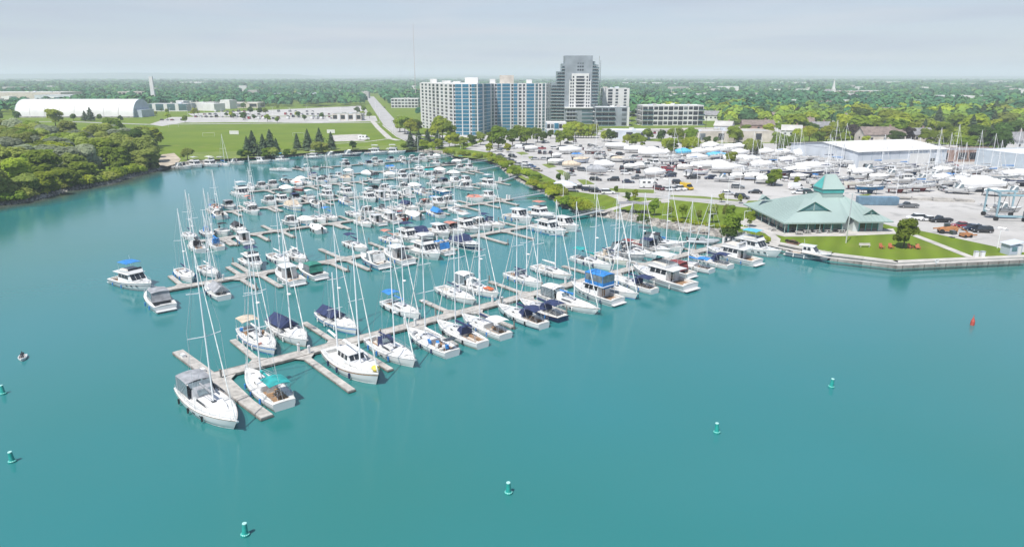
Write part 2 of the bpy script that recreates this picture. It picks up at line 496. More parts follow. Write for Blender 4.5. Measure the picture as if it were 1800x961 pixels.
def rocks(name, pts, n, spread, rmin, rmax, label, seed):
    r = random.Random(seed); mb = MB()
    segs = [(a, b, (b-a).length) for a, b in zip(pts[:-1], pts[1:])]
    tot = sum(s[2] for s in segs)
    for _ in range(n):
        k = r.uniform(0, tot)
        for a, b, l in segs:
            if k <= l: break
            k -= l
        d = (b-a).normalized(); nn = Vector((-d.y, d.x, 0))
        off = r.uniform(-0.6, spread); p = a + d*k + nn*off
        z = max(0, min(1, off/3.0))*LZ
        rr = r.uniform(rmin, rmax)
        vs = []
        for dx, dy, dz in ((-1,-1,-1),(1,-1,-1),(1,1,-1),(-1,1,-1),(-.7,-.7,1),(.7,-.7,1),(.7,.7,1),(-.7,.7,1)):
            vs.append((p.x+dx*rr*r.uniform(.7, 1.2), p.y+dy*rr*r.uniform(.7, 1.2), z+dz*rr*r.uniform(.5, .9)))
        mb.add(vs, [(0,3,2,1),(4,5,6,7),(0,1,5,4),(1,2,6,5),(2,3,7,6),(3,0,4,7)])
    return stuff(name, mb.mesh(name, ROCK), label, 'rocks')
rocks('riprap', SH[25:41], 2600, 3.0, 0.25, 0.6, 'pale rock riprap along the east bank of the marina', 3)
rocks('riprap', SH[12:26], 1500, 2.2, 0.25, 0.5, 'pale rocks along the north bank behind the moored boats', 4)
rocks('riprap', SH[3:12], 500, 1.5, 0.2, 0.5, 'scattered grey stones under the trees on the left bank', 5)

# ---- quay: wall panels, cap and fender timbers
qpts = [SH[-1]] + QY
quay = bpy.data.objects.new('quay_wall', None); COL.objects.link(quay)
quay.location = qpts[3]
def local(o, p): return (p[0]-o.location.x, p[1]-o.location.y, p[2]-o.location.z)
pan_n = 0
for a, b in zip(qpts[:-1], qpts[1:]):
    d = b-a; L = d.length; d.normalize(); ang = math.atan2(d.y, d.x); nn = Vector((-d.y, d.x, 0))
    k = max(1, int(L/4.5)); s = L/k
    if L > 200: k = 14
    for j in range(k):
        c = a + d*(s*(j+.5)) + nn*0.22
        if c.x > 175: break
        m2 = MB(); m2.obox((0, 0, -0.7), s-0.06, 0.5, LZ+0.55)
        m2.obox((s*0.25, -0.29, -0.4), 0.22, 0.12, LZ+0.5, m=1); m2.obox((-s*0.25, -0.29, -0.4), 0.22, 0.12, LZ+0.5, m=1)
        o = link('wall_panel', m2.mesh('wall_panel', [CONCD, DOCKE]), quay, local(quay, c), ang)
        m3 = MB(); m3.obox((0, 0.55, LZ-0.15), s-0.03, 1.9, 0.28)
        link('wall_cap', m3.mesh('wall_cap', CONC), quay, local(quay, c), ang)
        pan_n += 1
reg(quay, 'long grey concrete quay wall with timber fenders', 'edging the clubhouse lawn', 'quay', p=qpts[3])

def along(pxs, z=LZ): return [U(x, y, z) for x, y in pxs]
def poly(name, pxs, dz, m): return sheet(name, along(pxs), LZ+dz, m)
def strip(name, pxs, width, dz, m, kerb=None):
    pts = along(pxs); lf, rt = [], []
    for i, p in enumerate(pts):
        a = pts[max(0, i-1)]; b = pts[min(len(pts)-1, i+1)]
        d = (b-a).normalized(); n = Vector((-d.y, d.x, 0))
        lf.append(p+n*width/2); rt.append(p-n*width/2)
    o = sheet(name, lf+rt[::-1], LZ+dz, m)
    if kerb:
        for side in (lf, rt):
            mb = MB()
            for a, b in zip(side[:-1], side[1:]):
                d = (b-a); mb.obox((a+b)/2 + Vector((0, 0, dz+0.002)), d.length, 0.3, 0.12, math.atan2(d.y, d.x))
            struct('kerb', mb.mesh('kerb', CONC))
    return o
# boatyard and car park
poly('yard_pavement', [(815, 262), (845, 250), (880, 243), (1000, 236), (1120, 247), (1215, 252), (1360, 252), (1395, 256), (1420, 250), (1560, 246), (1760, 262), (2100, 262), (2300, 470),
     (1830, 447), (1768, 440), (1752, 434), (1640, 410), (1600, 402), (1570, 398), (1480, 372), (1330, 367), (1230, 356), (1150, 348), (1102, 345), (1040, 341), (1000, 335), (985, 322), (945, 302), (918, 290), (900, 282), (870, 270)], 0.02, ASPH)
for k, pp in enumerate([[(906, 268), (920, 267), (930, 271), (917, 273)], [(928, 276), (937, 275), (944, 281), (934, 282)], [(952, 289), (965, 288), (979, 293), (965, 296)],
     [(976, 299), (988, 299), (1003, 308), (990, 309)], [(1014, 316), (1030, 316), (1046, 324), (1025, 325)],
     [(1070, 331), (1150, 334), (1152, 340), (1076, 338)], [(1178, 343), (1232, 345), (1300, 352), (1298, 354), (1230, 349), (1178, 346)], [(1315, 353), (1366, 353), (1360, 358), (1310, 358)],
     [(1430, 318), (1446, 318), (1440, 326), (1424, 326)], [(1510, 343), (1530, 341), (1538, 346), (1518, 348)]]):
    poly('grass_island', pp, 0.06, GRASSW)
# promenade road and paths
strip('promenade_road', [(1070, 343), (1110, 343), (1180, 348), (1250, 353), (1330, 362), (1400, 360)], 6.0, 0.05, ROADM)
strip('path', [(1055, 374), (1085, 365), (1110, 358), (1150, 353), (1175, 350)], 2.4, 0.045, CONC)
strip('path', [(1075, 343), (1094, 350), (1100, 361)], 3.5, 0.055, CONC)
poly('paved_pad', [(1160, 351), (1175, 350), (1178, 356), (1163, 357)], 0.07, CONC)
strip('path', [(1606, 413), (1640, 426), (1706, 452)], 2.0, 0.05, CONC)
poly('terrace', [(1296, 392), (1318, 380), (1330, 374), (1388, 407), (1480, 404), (1570, 402), (1576, 411), (1484, 415), (1380, 416), (1345, 409), (1330, 404)], 0.03, CONC)
strip('path', [(1330, 403), (1352, 410), (1364, 420), (1360, 431), (1340, 430)], 2.2, 0.045, CONC)
strip('path', [(1300, 400), (1332, 404)], 2.6, 0.04, CONC)
strip('quay_promenade', [(1320, 424), (1364, 434.0), (1458, 453.5), (1576, 466.5), (1800, 456)], 1.3, 0.13, CONC)
poly('flower_bed', [(1379, 423), (1395, 421), (1408, 428), (1400, 431), (1385, 429)], 0.05, mat('mulch', (0.16, 0.09, 0.06), 0.95, 0.3, 1.0))
poly('planting_bed', [(1316, 417), (1335, 412), (1355, 417), (1352, 426), (1325, 425)], 0.05, GRASSW)
# roads north-west: the wide street, its side path and the car parks by the sports hall
poly('street', [(642, 170), (657, 170), (702, 219), (735, 243), (776, 262), (748, 262), (700, 241), (674, 220)], 0.05, ROADM)
strip('street_verge_kerb', [(672, 220), (698, 241), (740, 260)], 1.0, 0.09, CONC)
strip('path', [(654, 212), (664, 224), (684, 243), (700, 247)], 4.0, 0.06, CONC)
strip('path', [(684, 244), (640, 250), (560, 254)], 2.0, 0.05, CONC)
poly('sports_pad', [(580, 238), (634, 236), (650, 243), (640, 248), (588, 249)], 0.06, CONC)
poly('car_park', [(262, 219), (300, 206), (660, 204), (664, 213), (560, 216), (420, 215), (320, 216), (285, 222)], 0.04, ASPH)
poly('car_park', [(330, 200), (640, 186), (650, 203), (340, 205)], 0.03, ASPH)
strip('field_road', [(-60, 216), (120, 214), (260, 219), (420, 217.5), (668, 215.5)], 7, 0.05, ROADM)
strip('avenue', [(776, 258), (830, 247), (900, 240), (1000, 232), (1200, 226), (1400, 222)], 9, 0.035, ROADM)
poly('apartment_forecourt', [(700, 236), (790, 243), (860, 246), (1000, 238), (1000, 230), (860, 238), (790, 238)], 0.03, ASPH)
poly('beach', [(279, 291), (274, 284), (284, 272), (306, 269), (318, 280), (312, 288), (292, 293)], 0.03, SANDM)
poly('commercial_lot', [(1040, 233), (1380, 224), (1380, 238), (1040, 247)], 0.045, ASPH)
poly('rough_margin', [(318, 283), (330, 268), (420, 266), (560, 260), (700, 255), (770, 262), (700, 264), (640, 263), (560, 267), (480, 274), (420, 278)], 0.02, GRASSW)
poly('rough_margin', [(780, 266), (850, 272), (885, 285), (905, 300), (960, 328), (985, 345), (1040, 352), (1055, 366), (1010, 366), (985, 354), (965, 338), (915, 313), (885, 291), (850, 280), (800, 275)], 0.015, GRASSW)

# ---- hills on the horizon
def hills():
    mb = MB(); r = random.Random(3)
    for yy, base, amp, x0, x1 in ((13500, 52, 16, -14000, 14000), (10500, 46, 30, -11000, -2500), (9500, 34, 8, -2500, 9500)):
        secs = []
        ph = [r.uniform(0, 6.28) for _ in range(6)]
        n = 160
        for i in range(n+1):
            x = x0+(x1-x0)*i/n
            e = min(1, i/12, (n-i)/12)
            h = base + amp*sum(math.sin(x/(2600/(k+1)**1.1)+ph[k])/(k+1.3) for k in range(6))*0.5
            if x0 == -11000: h += 26*math.exp(-((x+6800)/2600)**2)
            h = max(6, h*e)
            secs.append([(x, yy-1300, LZ-1), (x, yy-650, h*0.55), (x, yy-200, h*0.9+r.uniform(-2, 2)), (x, yy, h+r.uniform(-2, 3)), (x, yy+400, h*0.8), (x, yy+1000, LZ-1)])
        mb.loft(secs)
    return mb.mesh('hills', mat('wooded_hill', (0.05, 0.10, 0.06), 0.95, 0.3, 0.01))
struct('hills', hills())

# ---- summer haze: one closed box of even air round everything
def haze():
    mb = MB(); mb.box(-16000, 16000, -3000, 15600, -1.6, 135)
    me = mb.mesh('haze', [])
    m = bpy.data.materials.new('haze_air'); m.use_nodes = True
    n = m.node_tree; n.nodes.remove(n.nodes['Principled BSDF'])
    pv = n.nodes.new('ShaderNodeVolumePrincipled')
    pv.inputs['Color'].default_value = (0.82, 0.885, 1.0, 1)
    pv.inputs['Density'].default_value = HAZE_D
    pv.inputs['Anisotropy'].default_value = 0.0
    n.links.new(pv.outputs['Volume'], n.nodes['Material Output'].inputs['Volume'])
    me.materials.append(m)
    stuff('haze', me, 'pale summer haze over the harbour and town', 'haze')
HAZE_D = 0.00018
haze()
# ================================================================ BOATS
def hull_fn(L, B, hs, hb, tr, pk, pw, sag=0.0):
    def f(t):
        b = B*(1-(1-tr)*((pk-t)/pk)**2) if t < pk else B*max(0.0, 1-((t-pk)/(1-pk))**pw)
        b = max(b, 0.02)
        h = hs+(hb-hs)*t**1.8 - sag*math.sin(math.pi*t)
        return (-L/2+L*t, b, h)
    return f
def hull_mb(f, L, draft, rake, fullness=0.9, flare=0.98, n=16):
    mb = MB(); secs = []
    for i in range(n+1):
        t = 1-(1-i/n)**1.35
        x, b, h = f(t)
        k = t**5
        def P(y, z): return (x + rake*(z/h-1)*k, y, z)
        ds = draft*(1-0.75*t**4)*(0.55+0.45*min(1, t*4))
        sec = [(-b, h), (-b*flare, h*.5), (-b*fullness, 0.02), (-b*.55, -ds*.7), (0, -ds), (b*.55, -ds*.7), (b*fullness, 0.02), (b*flare, h*.5), (b, h)]
        secs.append([P(y, z) for y, z in sec])
    mb.loft(secs, cap0=True)
    return mb
def band_mb(f, L, rake, fullness, flare, z0, z1, grow=1.012, n=16):
    mb = MB()
    for sgn in (-1, 1):
        secs = []
        for i in range(n+1):
            t = 1-(1-i/n)**1.35
            x, b, h = f(t); k = t**5; row = []
            for z in (z0, (z0+z1)/2, z1):
                z = z*h if z0 > 0.3 else z
                q = z/h
                fr = fullness+(flare-fullness)*min(1, q/.5) if q < .5 else flare+(1-flare)*(q-.5)/.5
                row.append((x+rake*(q-1)*k, sgn*(b*fr*grow+0.008), z))
            secs.append(row)
        mb.loft(secs)
    return mb
def deck_mb(f, L, ck, camber=0.06, n=18):
    # ck: (x0, x1, width fraction of B, depth) cockpit well
    mb = MB()
    xs = [i/n for i in range(n+1)]
    if ck:
        t0, t1 = (ck[0]+L/2)/L, (ck[1]+L/2)/L
        xs += [t0, t0+1e-4, t1, t1+1e-4]
        xs = sorted(set(x for x in xs))
    secs = []
    for t in xs:
        x, b, h = f(min(t, 0.995))
        inside = ck and t0 < t <= t1
        cw = min(b*0.8, ck[2]) if ck else b*.6
        if inside: mid = [(-cw, h+.03), (-cw+.02, h-ck[3]), (cw-.02, h-ck[3]), (cw, h+.03)]
        else: mid = [(-cw, h+.03), (-cw*.5, h+camber*.8), (cw*.5, h+camber*.8), (cw, h+.03)]
        row = [(-b*.995, h-.01), (-b*.93, h+.02)]+mid+[(b*.93, h+.02), (b*.995, h-.01)]
        secs.append([(x, y, z) for y, z in row])
    mb.loft(secs)
    return mb
def rail_mb(f, L, t0, t1, hgt, step=1.5, lines=2, r=0.018, bow=True, insetf=0.94):
    mb = MB()
    n = max(3, int(L*(t1-t0)/step))
    for sgn in (-1, 1):
        pts = []
        for i in range(n+1):
            x, b, h = f(t0+(t1-t0)*i/n)
            p = Vector((x, sgn*b*insetf, h)); pts.append(p)
            mb.tube(p, p+Vector((0, 0, hgt)), r, n=4)
        for k in range(lines):
            zz = Vector((0, 0, hgt*(1-k*.5)))
            mb.path([p+zz for p in pts], r*0.8, n=4)
        if bow:
            x, b, h = f(1.0)
            mb.tube(pts[-1]+Vector((0, 0, hgt)), (x+0.05, 0, h+hgt*1.05), r, n=4)
    if bow:
        x, b, h = f(1.0); mb.tube((x, 0, h), (x+0.05, 0, h+hgt*1.05), r, n=4)
    return mb
def wheel_mb(x, z, r):
    mb = MB(); n = 10
    pts = [(x, r*math.cos(2*math.pi*i/n), z+r*math.sin(2*math.pi*i/n)) for i in range(n+1)]
    mb.path(pts, 0.025, n=4)
    for i in range(0, n, 2): mb.tube((x, 0, z), pts[i], 0.015, n=4)
    mb.tube((x+.05, 0, z-.9), (x+.05, 0, z+.05), 0.09, n=6)
    return mb

PROTO = {}
def sail_proto(L, opt, keel=False, mast=True, seed=0):
    key = ('S', L, opt, keel, mast, seed)
    if key in PROTO: return PROTO[key]
    r = random.Random(hash(key) if False else seed*131+int(L*10)+len(opt)*7)
    P = Proto()
    B = L*0.132+0.30
    hs, hb = 0.56+L*.035, 0.72+L*.048
    tr = r.choice((0.62, 0.72, 0.8)); rake = L*r.choice((0.05, 0.08, 0.03))
    f = hull_fn(L, B, hs, hb, tr, 0.42, 2.1, sag=0.08)
    fu = 0.86
    hull = P.add('hull', hull_mb(f, L, 0.55, rake, fu), [GEL], key='hull', smooth=50)
    P.add('boot_stripe', band_mb(f, L, rake, fu, .98, 0.06, 0.20), [CANV['n']], hull, 'stripe')
    if 'p' in opt: P.add('sheer_stripe', band_mb(f, L, rake, fu, .98, 0.72, 0.84), [CANV['n']], hull, 'stripe')
    ck = (-L*.45, -L*.13, B*.52, 0.52)
    P.add('toe_rail', band_mb(f, L, rake, fu, .98, .95, 1.02, grow=1.008), [TEAK if seed % 2 else GELG], hull)
    for k in range(3):
        for sgn in (-1, 1):
            x, b, hh = f(.42+.1*k); m = MB(); m.box(x-.32, x+.32, sgn*(b*.985)-.03, sgn*(b*.985)+.03, hh*.52, hh*.66); P.add('hull_port', m, [GLASSD], hull)
    dk = P.add('deck', deck_mb(f, L, ck), [DECK], smooth=40)
    m = MB(); _, b0, h0 = f(.2)
    m.box(-L*.44, -L*.14, -B*.5, -B*.27, h0-.5, h0-.12); m.box(-L*.44, -L*.14, B*.27, B*.5, h0-.5, h0-.12)
    P.add('cockpit_bench', m, [SEAT if seed % 2 else TEAK], dk)
    m = MB(); m.box(-L*.445, -L*.135, -B*.26, B*.26, h0-.515, h0-.49); P.add('cockpit_sole', m, [TEAK if seed % 3 == 0 else SEAT], dk)
    P.add('steering_wheel', wheel_mb(-L*.34, h0+.42, 0.42 if L > 11 else .33), [STEEL], dk)
    # coachroof
    h = f(.55)[2]; ch = 0.28+L*.02
    cab = P.add('cabin', MB().prism([(-L*.13, h-.08, B*.62), (-L*.135, h+ch, B*.5), (L*.02, h+ch, B*.5), (L*.17, h+ch*.75, B*.40), (L*.28, h+.02, B*.24)]), [GEL], smooth=20)
    for sgn in (-1, 1):
        m = MB()
        m.prism([(-L*.08, h+ch*.42, .02), (-L*.08, h+ch*.78, .02), (L*.05, h+ch*.78, .02), (L*.09, h+ch*.42, .02)])
        m.v = [(x, sgn*(B*.57 - (z-h)*(B*.12)/ch - max(0, x-L*.02)*.10 + y + .03), z) for x, y, z in m.v]
        P.add('window', m, [GLASSD], cab)
    m = MB(); m.box(L*.06, L*.06+.5, -.26, .26, h+ch*.86, h+ch*1.08); P.add('hatch', m, [GLASSD], cab)
    m = MB(); m.box(L*.305, L*.305+.5, -.25, .25, h+.1, h+.2); P.add('hatch', m, [GLASSD], dk)
    m = MB(); m.box(-L*.125, -L*.06, -.3, .3, h+ch, h+ch+.06); P.add('companionway_hatch', m, [GEL], cab)
    for sgn in (-1, 1):
        m = MB()
        for x in (-L*.16, -L*.30): m.tube((x, sgn*B*.62, h0+.03), (x, sgn*B*.62, h0+.2), .1, .08, n=7)
        P.add('winch', m, [STEEL], dk)
    m = MB(); m.tube((L*.44, .0, hb+.05), (L*.5+.12, 0, hb+.12), .07, n=5); m.box(L*.5, L*.5+.2, -.14, .14, hb-.1, hb+.08); P.add('anchor', m, [STEEL], dk)
    m = MB()
    for y in (-.2, 0, .2): m.path([(L*.06, y, h+ch+.03), (-L*.05, y*1.6, h+ch+.05), (-L*.14, y*1.8, h+ch*.6)], .02, n=3)
    P.add('halyard', m, [CANV['n']], cab)
    P.add('lifeline_rail', rail_mb(f, L, .03, .95, .62), [STEEL])
    mx_, mh = L*.07, L*1.30
    zt = h+ch
    if mast:
        ms = P.add('mast', MB().tube((mx_, 0, h), (mx_, 0, h+mh), 0.08+L*.002, .065, n=8), [ALU], key='mast', smooth=60)
        for fr in ((.45, .72) if L > 11 else (.52,)):
            m = MB(); w = B*(.85 if fr < .6 else .62)
            m.tube((mx_, 0, h+mh*fr), (mx_-.25, w, h+mh*fr+.08), .055, n=4); m.tube((mx_, 0, h+mh*fr), (mx_-.25, -w, h+mh*fr+.08), .055, n=4)
            P.add('spreader', m, [ALU], ms)
        m = MB()
        for sgn in (-1, 1):
            m.tube((mx_-.1, sgn*B*.93, h), (mx_-.25, sgn*B*.83, h+mh*.5), .02, n=3); m.tube((mx_-.25, sgn*B*.83, h+mh*.5), (mx_, 0, h+mh*.97), .016, n=3)
            m.tube((mx_-.6, sgn*B*.9, h), (mx_, 0, h+mh*.5), .014, n=3)
        m.tube((-L*.48, 0, hs), (mx_, 0, h+mh), .018, n=3)
        P.add('rigging', m, [WIRE])
        P.add('furled_headsail', MB().tube((L*.475, 0, hb+.15), (mx_+.1, 0, h+mh*.95), .085, .04, n=6), [CANV['w']], key='jib')
        if seed % 2 == 0:
            P.add('radar_dome', MB().ell((mx_+.45, 0, h+mh*.36), (.33, .33, .14), 8, 4), [GEL], ms)
        bz = zt+.85
        bm_ = P.add('boom', MB().tube((mx_, 0, bz), (mx_-L*.36, 0, bz+.1), .075, n=6), [ALU])
        m = MB(); secs = []
        for i in range(7):
            q = i/6; x = mx_-.15-L*.345*q; rr = (.24-.13*q)
            secs.append([(x, rr*.75*math.cos(a), bz+.16+rr*math.sin(a)) for a in [2*math.pi*j/7 for j in range(7)]])
        m.loft(secs, ring=True, cap0=True, cap1=True)
        P.add('sail_cover', m, [CANV['n']], bm_, 'sailcover', smooth=60)
    if 'D' in opt or 'E' in opt:
        w = B*.56
        d = P.add('dodger', MB().prism([(-L*.165, h+.12, w), (-L*.18, zt+.85, w*.82), (-L*.12, zt+.88, w*.80), (-L*.065, zt+.12, w*.86), (-L*.065, h+.1, w*.9)]), [CANV['n']], key='canvas', smooth=25)
        m = MB(); m.prism([(-L*.112, zt+.70, w*.68), (-L*.074, zt+.22, w*.72), (-L*.066, zt+.22, w*.72), (-L*.104, zt+.74, w*.68)]); P.add('dodger_window', m, [CLEARV], d)
    if 'B' in opt or 'E' in opt:
        w = B*.68; x0, x1, z = -L*.44, -L*.2, h0+1.95
        bi = P.add('bimini', MB().slab_arch(x0, x1, w, z, .22, .05, xc=.08), [CANV['n']], key='canvas', smooth=40)
        m = MB()
        for x in (x0+.1, x1-.1):
            for sgn in (-1, 1): m.tube((-L*.33, sgn*B*.86, h0), (x, sgn*w*.97, z), .018, n=4)
        m.tube((-L*.33, -B*.86, h0), (-L*.33, B*.86, h0), .018, n=4)
        P.add('bimini_frame', m, [STEEL], bi)
        if 'E' in opt:
            for sgn in (-1, 1):
                m = MB(); m.add([(x0, sgn*w*.97, z), (x1, sgn*w*.97, z), (-L*.17, sgn*B*.74, h0+.3), (-L*.44, sgn*B*.72, h0+.3)], [(0, 1, 2, 3)])
                m.add([(x0+.02, sgn*(w*.97-.03), z), (x1, sgn*(w*.97-.03), z), (-L*.17, sgn*(B*.74-.03), h0+.3), (-L*.44, sgn*(B*.72-.03), h0+.3)], [(0, 1, 2, 3)])
                P.add('side_curtain', m, [CLEARV], bi)
            m = MB(); m.box(x0-.02, x0+.02, -w*.93, w*.93, h0+.35, z); P.add('side_curtain', m, [CLEARV], bi)
            m = MB(); m.prism([(x1-.03, z, w*.9), (x1+.02, z, w*.9), (-L*.165, zt+.8, w*.8), (-L*.175, zt+.8, w*.8)]); P.add('side_curtain', m, [CLEARV], bi)
    if 'T' in opt:    # tent over the boom
        m = MB(); m.prism([(-L*.40, zt+1.0, .03), (-L*.40, h0+.55, B*.8), (mx_-.3, h+.7, B*.75), (mx_-.3, zt+1.1, .03)])
        P.add('boom_tent', m, [CANV['n']], key='canvas')
    if 'Q' in opt:    # clutter on deck: boxes, cans, solar panel, dinghy
        for k in range(9):
            m = MB(); x = r.uniform(-L*.42, L*.3); y = r.uniform(-B*.6, B*.6)
            m.obox((x, y, h+.05+(ch if abs(y) < B*.4 and -L*.1 < x < L*.2 else 0)), r.uniform(.3, 1.1), r.uniform(.25, .6), r.uniform(.2, .55), r.uniform(0, 3))
            P.add('deck_locker', m, [r.choice([TEAK, CANV['s'], CANV['g'], SEAT, CANV['b'], GEL])], dk)
        m = MB(); m.box(-L*.49, -L*.41, -B*.5, B*.5, h0+1.7, h0+1.76); pn = P.add('solar_panel', m, [GLASSD])
        m = MB()
        for sgn in (-1, 1): m.tube((-L*.46, sgn*B*.45, hs), (-L*.45, sgn*B*.45, h0+1.7), .03, n=4)
        P.add('stern_arch', m, [STEEL], pn)
    if 'W' in opt:    # small inflatable on the foredeck
        m = MB()
        for sgn in (-1, 1): m.tube((L*.2, sgn*.45, hb+.25), (L*.36, sgn*.3, hb+.3), .17, n=7)
        m.tube((L*.36, -.32, hb+.3), (L*.36, .32, hb+.3), .17, n=7); m.box(L*.2, L*.36, -.4, .4, hb+.2, hb+.3)
        P.add('stowed_dinghy', m, [CANV['o']], dk, 'dinghy')
    if 'Y' in opt:
        m = MB(); m.ell((L*.40, 0, hb+.3), (.55, .4, .35), 8, 5); P.add('anchor_cover', m, [mat('yellow_cover', (.62, .5, .08), .7, .1, 2)], dk, smooth=60)
    for k in range(3):
        for sgn in ((-1, 1) if not keel else ()):
            t = .22+.22*k; x, b, hh = f(t)
            m = MB(); m.tube((x, sgn*(b+.12), .25), (x, sgn*(b+.12), .9), .12, n=7)
            P.add('fender', m, [CANV['n']], key='fender')
    if keel:
        m = MB(); m.prism([(-L*.10, -.4, .16), (-L*.06, -1.75, .10), (L*.07, -1.75, .10), (L*.14, -.4, .16)]); P.add('keel', m, [AFB], key='antifoul')
        m = MB(); m.prism([(-L*.44, -.1, .05), (-L*.42, -1.3, .03), (-L*.36, -1.3, .03), (-L*.37, -.3, .05)]); P.add('rudder', m, [AFB], key='antifoul')
        P.add('bottom_paint', band_bottom(f, L, 0.55, rake, fu), [AFB], hull, 'antifoul', smooth=50)
    PROTO[key] = P
    return P
def band_bottom(f, L, draft, rake, fu, n=16):
    mb = MB(); secs = []
    for i in range(n+1):
        t = 1-(1-i/n)**1.35
        x, b, h = f(t); k = t**5; g = .015
        ds = draft*(1-0.75*t**4)*(0.55+0.45*min(1, t*4))+g
        secs.append([(x+rake*(z/h-1)*k, y, z) for y, z in [(-b*fu-g, .1), (-b*.55-g, -ds*.7), (0, -ds), (b*.55+g, -ds*.7), (b*fu+g, .1)]])
    mb.loft(secs)
    return mb

def pilothouse_proto(L=14.5):
    key = ('K', L)
    if key in PROTO: return PROTO[key]
    P = Proto(); B = L*.15+.35; hs, hb = 1.15, 1.85
    f = hull_fn(L, B, hs, hb, .66, .45, 2.2, sag=.15); fu = .88; rake = .9
    hull = P.add('hull', hull_mb(f, L, .8, rake, fu), [GEL], key='hull', smooth=50)
    P.add('boot_stripe', band_mb(f, L, rake, fu, .98, .06, .24), [CANV['n']], hull, 'stripe')
    P.add('sheer_stripe', band_mb(f, L, rake, fu, .98, .80, .90), [TEAK], hull)
    dk = P.add('deck', deck_mb(f, L, (-L*.44, -L*.2, B*.5, .5)), [DECK], smooth=40)
    h = f(.55)[2]
    cab = P.add('cabin', MB().prism([(-L*.2, h-.1, B*.6), (-L*.2, h+.45, B*.55), (L*.2, h+.45, B*.45), (L*.3, h+.05, B*.3)]), [GEL])
    ph = P.add('pilothouse', MB().prism([(-L*.17, h+.4, B*.55), (-L*.165, h+1.55, B*.46), (L*.06, h+1.55, B*.46), (L*.1, h+.4, B*.55)]), [GEL])
    m = MB(); m.slab_arch(-L*.19, L*.08, B*.52, h+1.56, .08, .06); P.add('roof', m, [GEL], ph)
    for sgn in (-1, 1):
        for k in range(3):
            x = -L*.145+k*L*.07; m = MB(); m.add([(x, sgn*(B*.525+.02), h+.75), (x+L*.055, sgn*(B*.525+.02), h+.75), (x+L*.05, sgn*(B*.482+.02), h+1.35), (x, sgn*(B*.482+.02), h+1.35),
                (x, sgn*(B*.5), h+.75), (x+L*.055, sgn*(B*.5), h+.75), (x+L*.05, sgn*(B*.46), h+1.35), (x, sgn*(B*.46), h+1.35)], [(0,1,2,3),(4,5,6,7),(0,1,5,4),(2,3,7,6),(0,3,7,4),(1,2,6,5)])
            P.add('window', m, [GLASSD], ph)
    for k in (-1, 0, 1):
        m = MB(); y0 = k*B*.3; m.add([(L*.088+.03, y0-B*.13, h+.75), (L*.088+.03, y0+B*.13, h+.75), (L*.066+.03, y0+B*.12, h+1.4), (L*.066+.03, y0-B*.12, h+1.4), (L*.08, y0-B*.13, h+.75), (L*.08, y0+B*.13, h+.75), (L*.06, y0+B*.12, h+1.4), (L*.06, y0-B*.12, h+1.4)],
            [(0,1,2,3),(4,5,6,7),(0,1,5,4),(2,3,7,6),(0,3,7,4),(1,2,6,5)])
        P.add('windscreen_pane', m, [GLASSD], ph)
    P.add('lifeline_rail', rail_mb(f, L, .03, .95, .65), [STEEL])
    for nm, x, mh in (('mast', L*.14, 17.5), ('mast', -L*.34, 12.0)):
        ms = P.add(nm, MB().tube((x, 0, h), (x, 0, h+mh), .13, .09, n=8), [ALU], smooth=60)
        m = MB(); m.tube((x, -1.2, h+mh*.55), (x, 1.2, h+mh*.55), .04, n=4); P.add('spreader', m, [ALU], ms)
        bo = P.add('boom', MB().tube((x, 0, h+2.0), (x-L*.34 if x > 0 else x-L*.2, 0, h+2.4), .09, n=6), [ALU])
        m = MB(); m.tube((x-.2, 0, h+2.2), (x-(L*.32 if x > 0 else L*.18), 0, h+2.55), .24, .12, n=7); P.add('sail_cover', m, [CANV['w']], bo)
    m = MB()
    for sgn in (-1, 1):
        m.tube((L*.12, sgn*B*.9, h), (L*.14, sgn*1.0, h+9.5), .016, n=3); m.tube((L*.14, sgn*1.0, h+9.5), (L*.14, 0, h+17), .016, n=3)
        m.tube((-L*.36, sgn*B*.8, h), (-L*.34, 0, h+11.5), .016, n=3)
    m.tube((-L*.34, 0, h+12), (L*.14, 0, h+16.8), .014, n=3)
    P.add('rigging', m, [WIRE])
    P.add('furled_headsail', MB().tube((L*.48, 0, hb+.2), (L*.15, 0, h+16.6), .1, .04, n=6), [CANV['w']])
    m = MB(); m.ell((L*.42, .2, hb+.35), (.75, .55, .4), 9, 5); P.add('anchor_cover', m, [mat('yellow_cover', (.62, .5, .08), .7, .1, 2)], dk, smooth=60)
    m = MB(); m.ell((-L*.05, B*.75, h+.55), (1.5, .45, .28), 10, 5); P.add('stowed_dinghy', m, [GEL], dk, smooth=60)
    for k in range(3):
        for sgn in (-1, 1):
            x, b, hh = f(.3+.2*k); m = MB(); m.tube((x, sgn*(b+.13), .3), (x, sgn*(b+.13), 1.05), .14, n=7); P.add('fender', m, [CANV['n']], key='fender')
    PROTO[key] = P
    return P

def panes(P, cab, xs, zb, zt, wb, wt, zb0, zt0, m, name='window', taper=None):
    # row of side windows on a tumblehome cabin side, both sides; xs: list of (x0, x1)
    for sgn in (-1, 1):
        for x0, x1 in xs:
            def Y(z, x):
                q = (z-zb0)/(zt0-zb0); w = wb+(wt-wb)*q
                return w*(1-(taper*max(0, x-taper0) if taper else 0))
            taper0 = 0
            q = MB(); vs = []
            for g in (.025, -.03):
                for x, z in ((x0, zb), (x1, zb), (x1-(zt-zb)*.25, zt), (x0, zt)): vs.append((x, sgn*(Y(z, x)+g), z))
            q.add(vs, [(0,1,2,3),(4,5,6,7),(0,1,5,4),(1,2,6,5),(2,3,7,6),(3,0,4,7)])
            P.add(name, q, [m], cab)

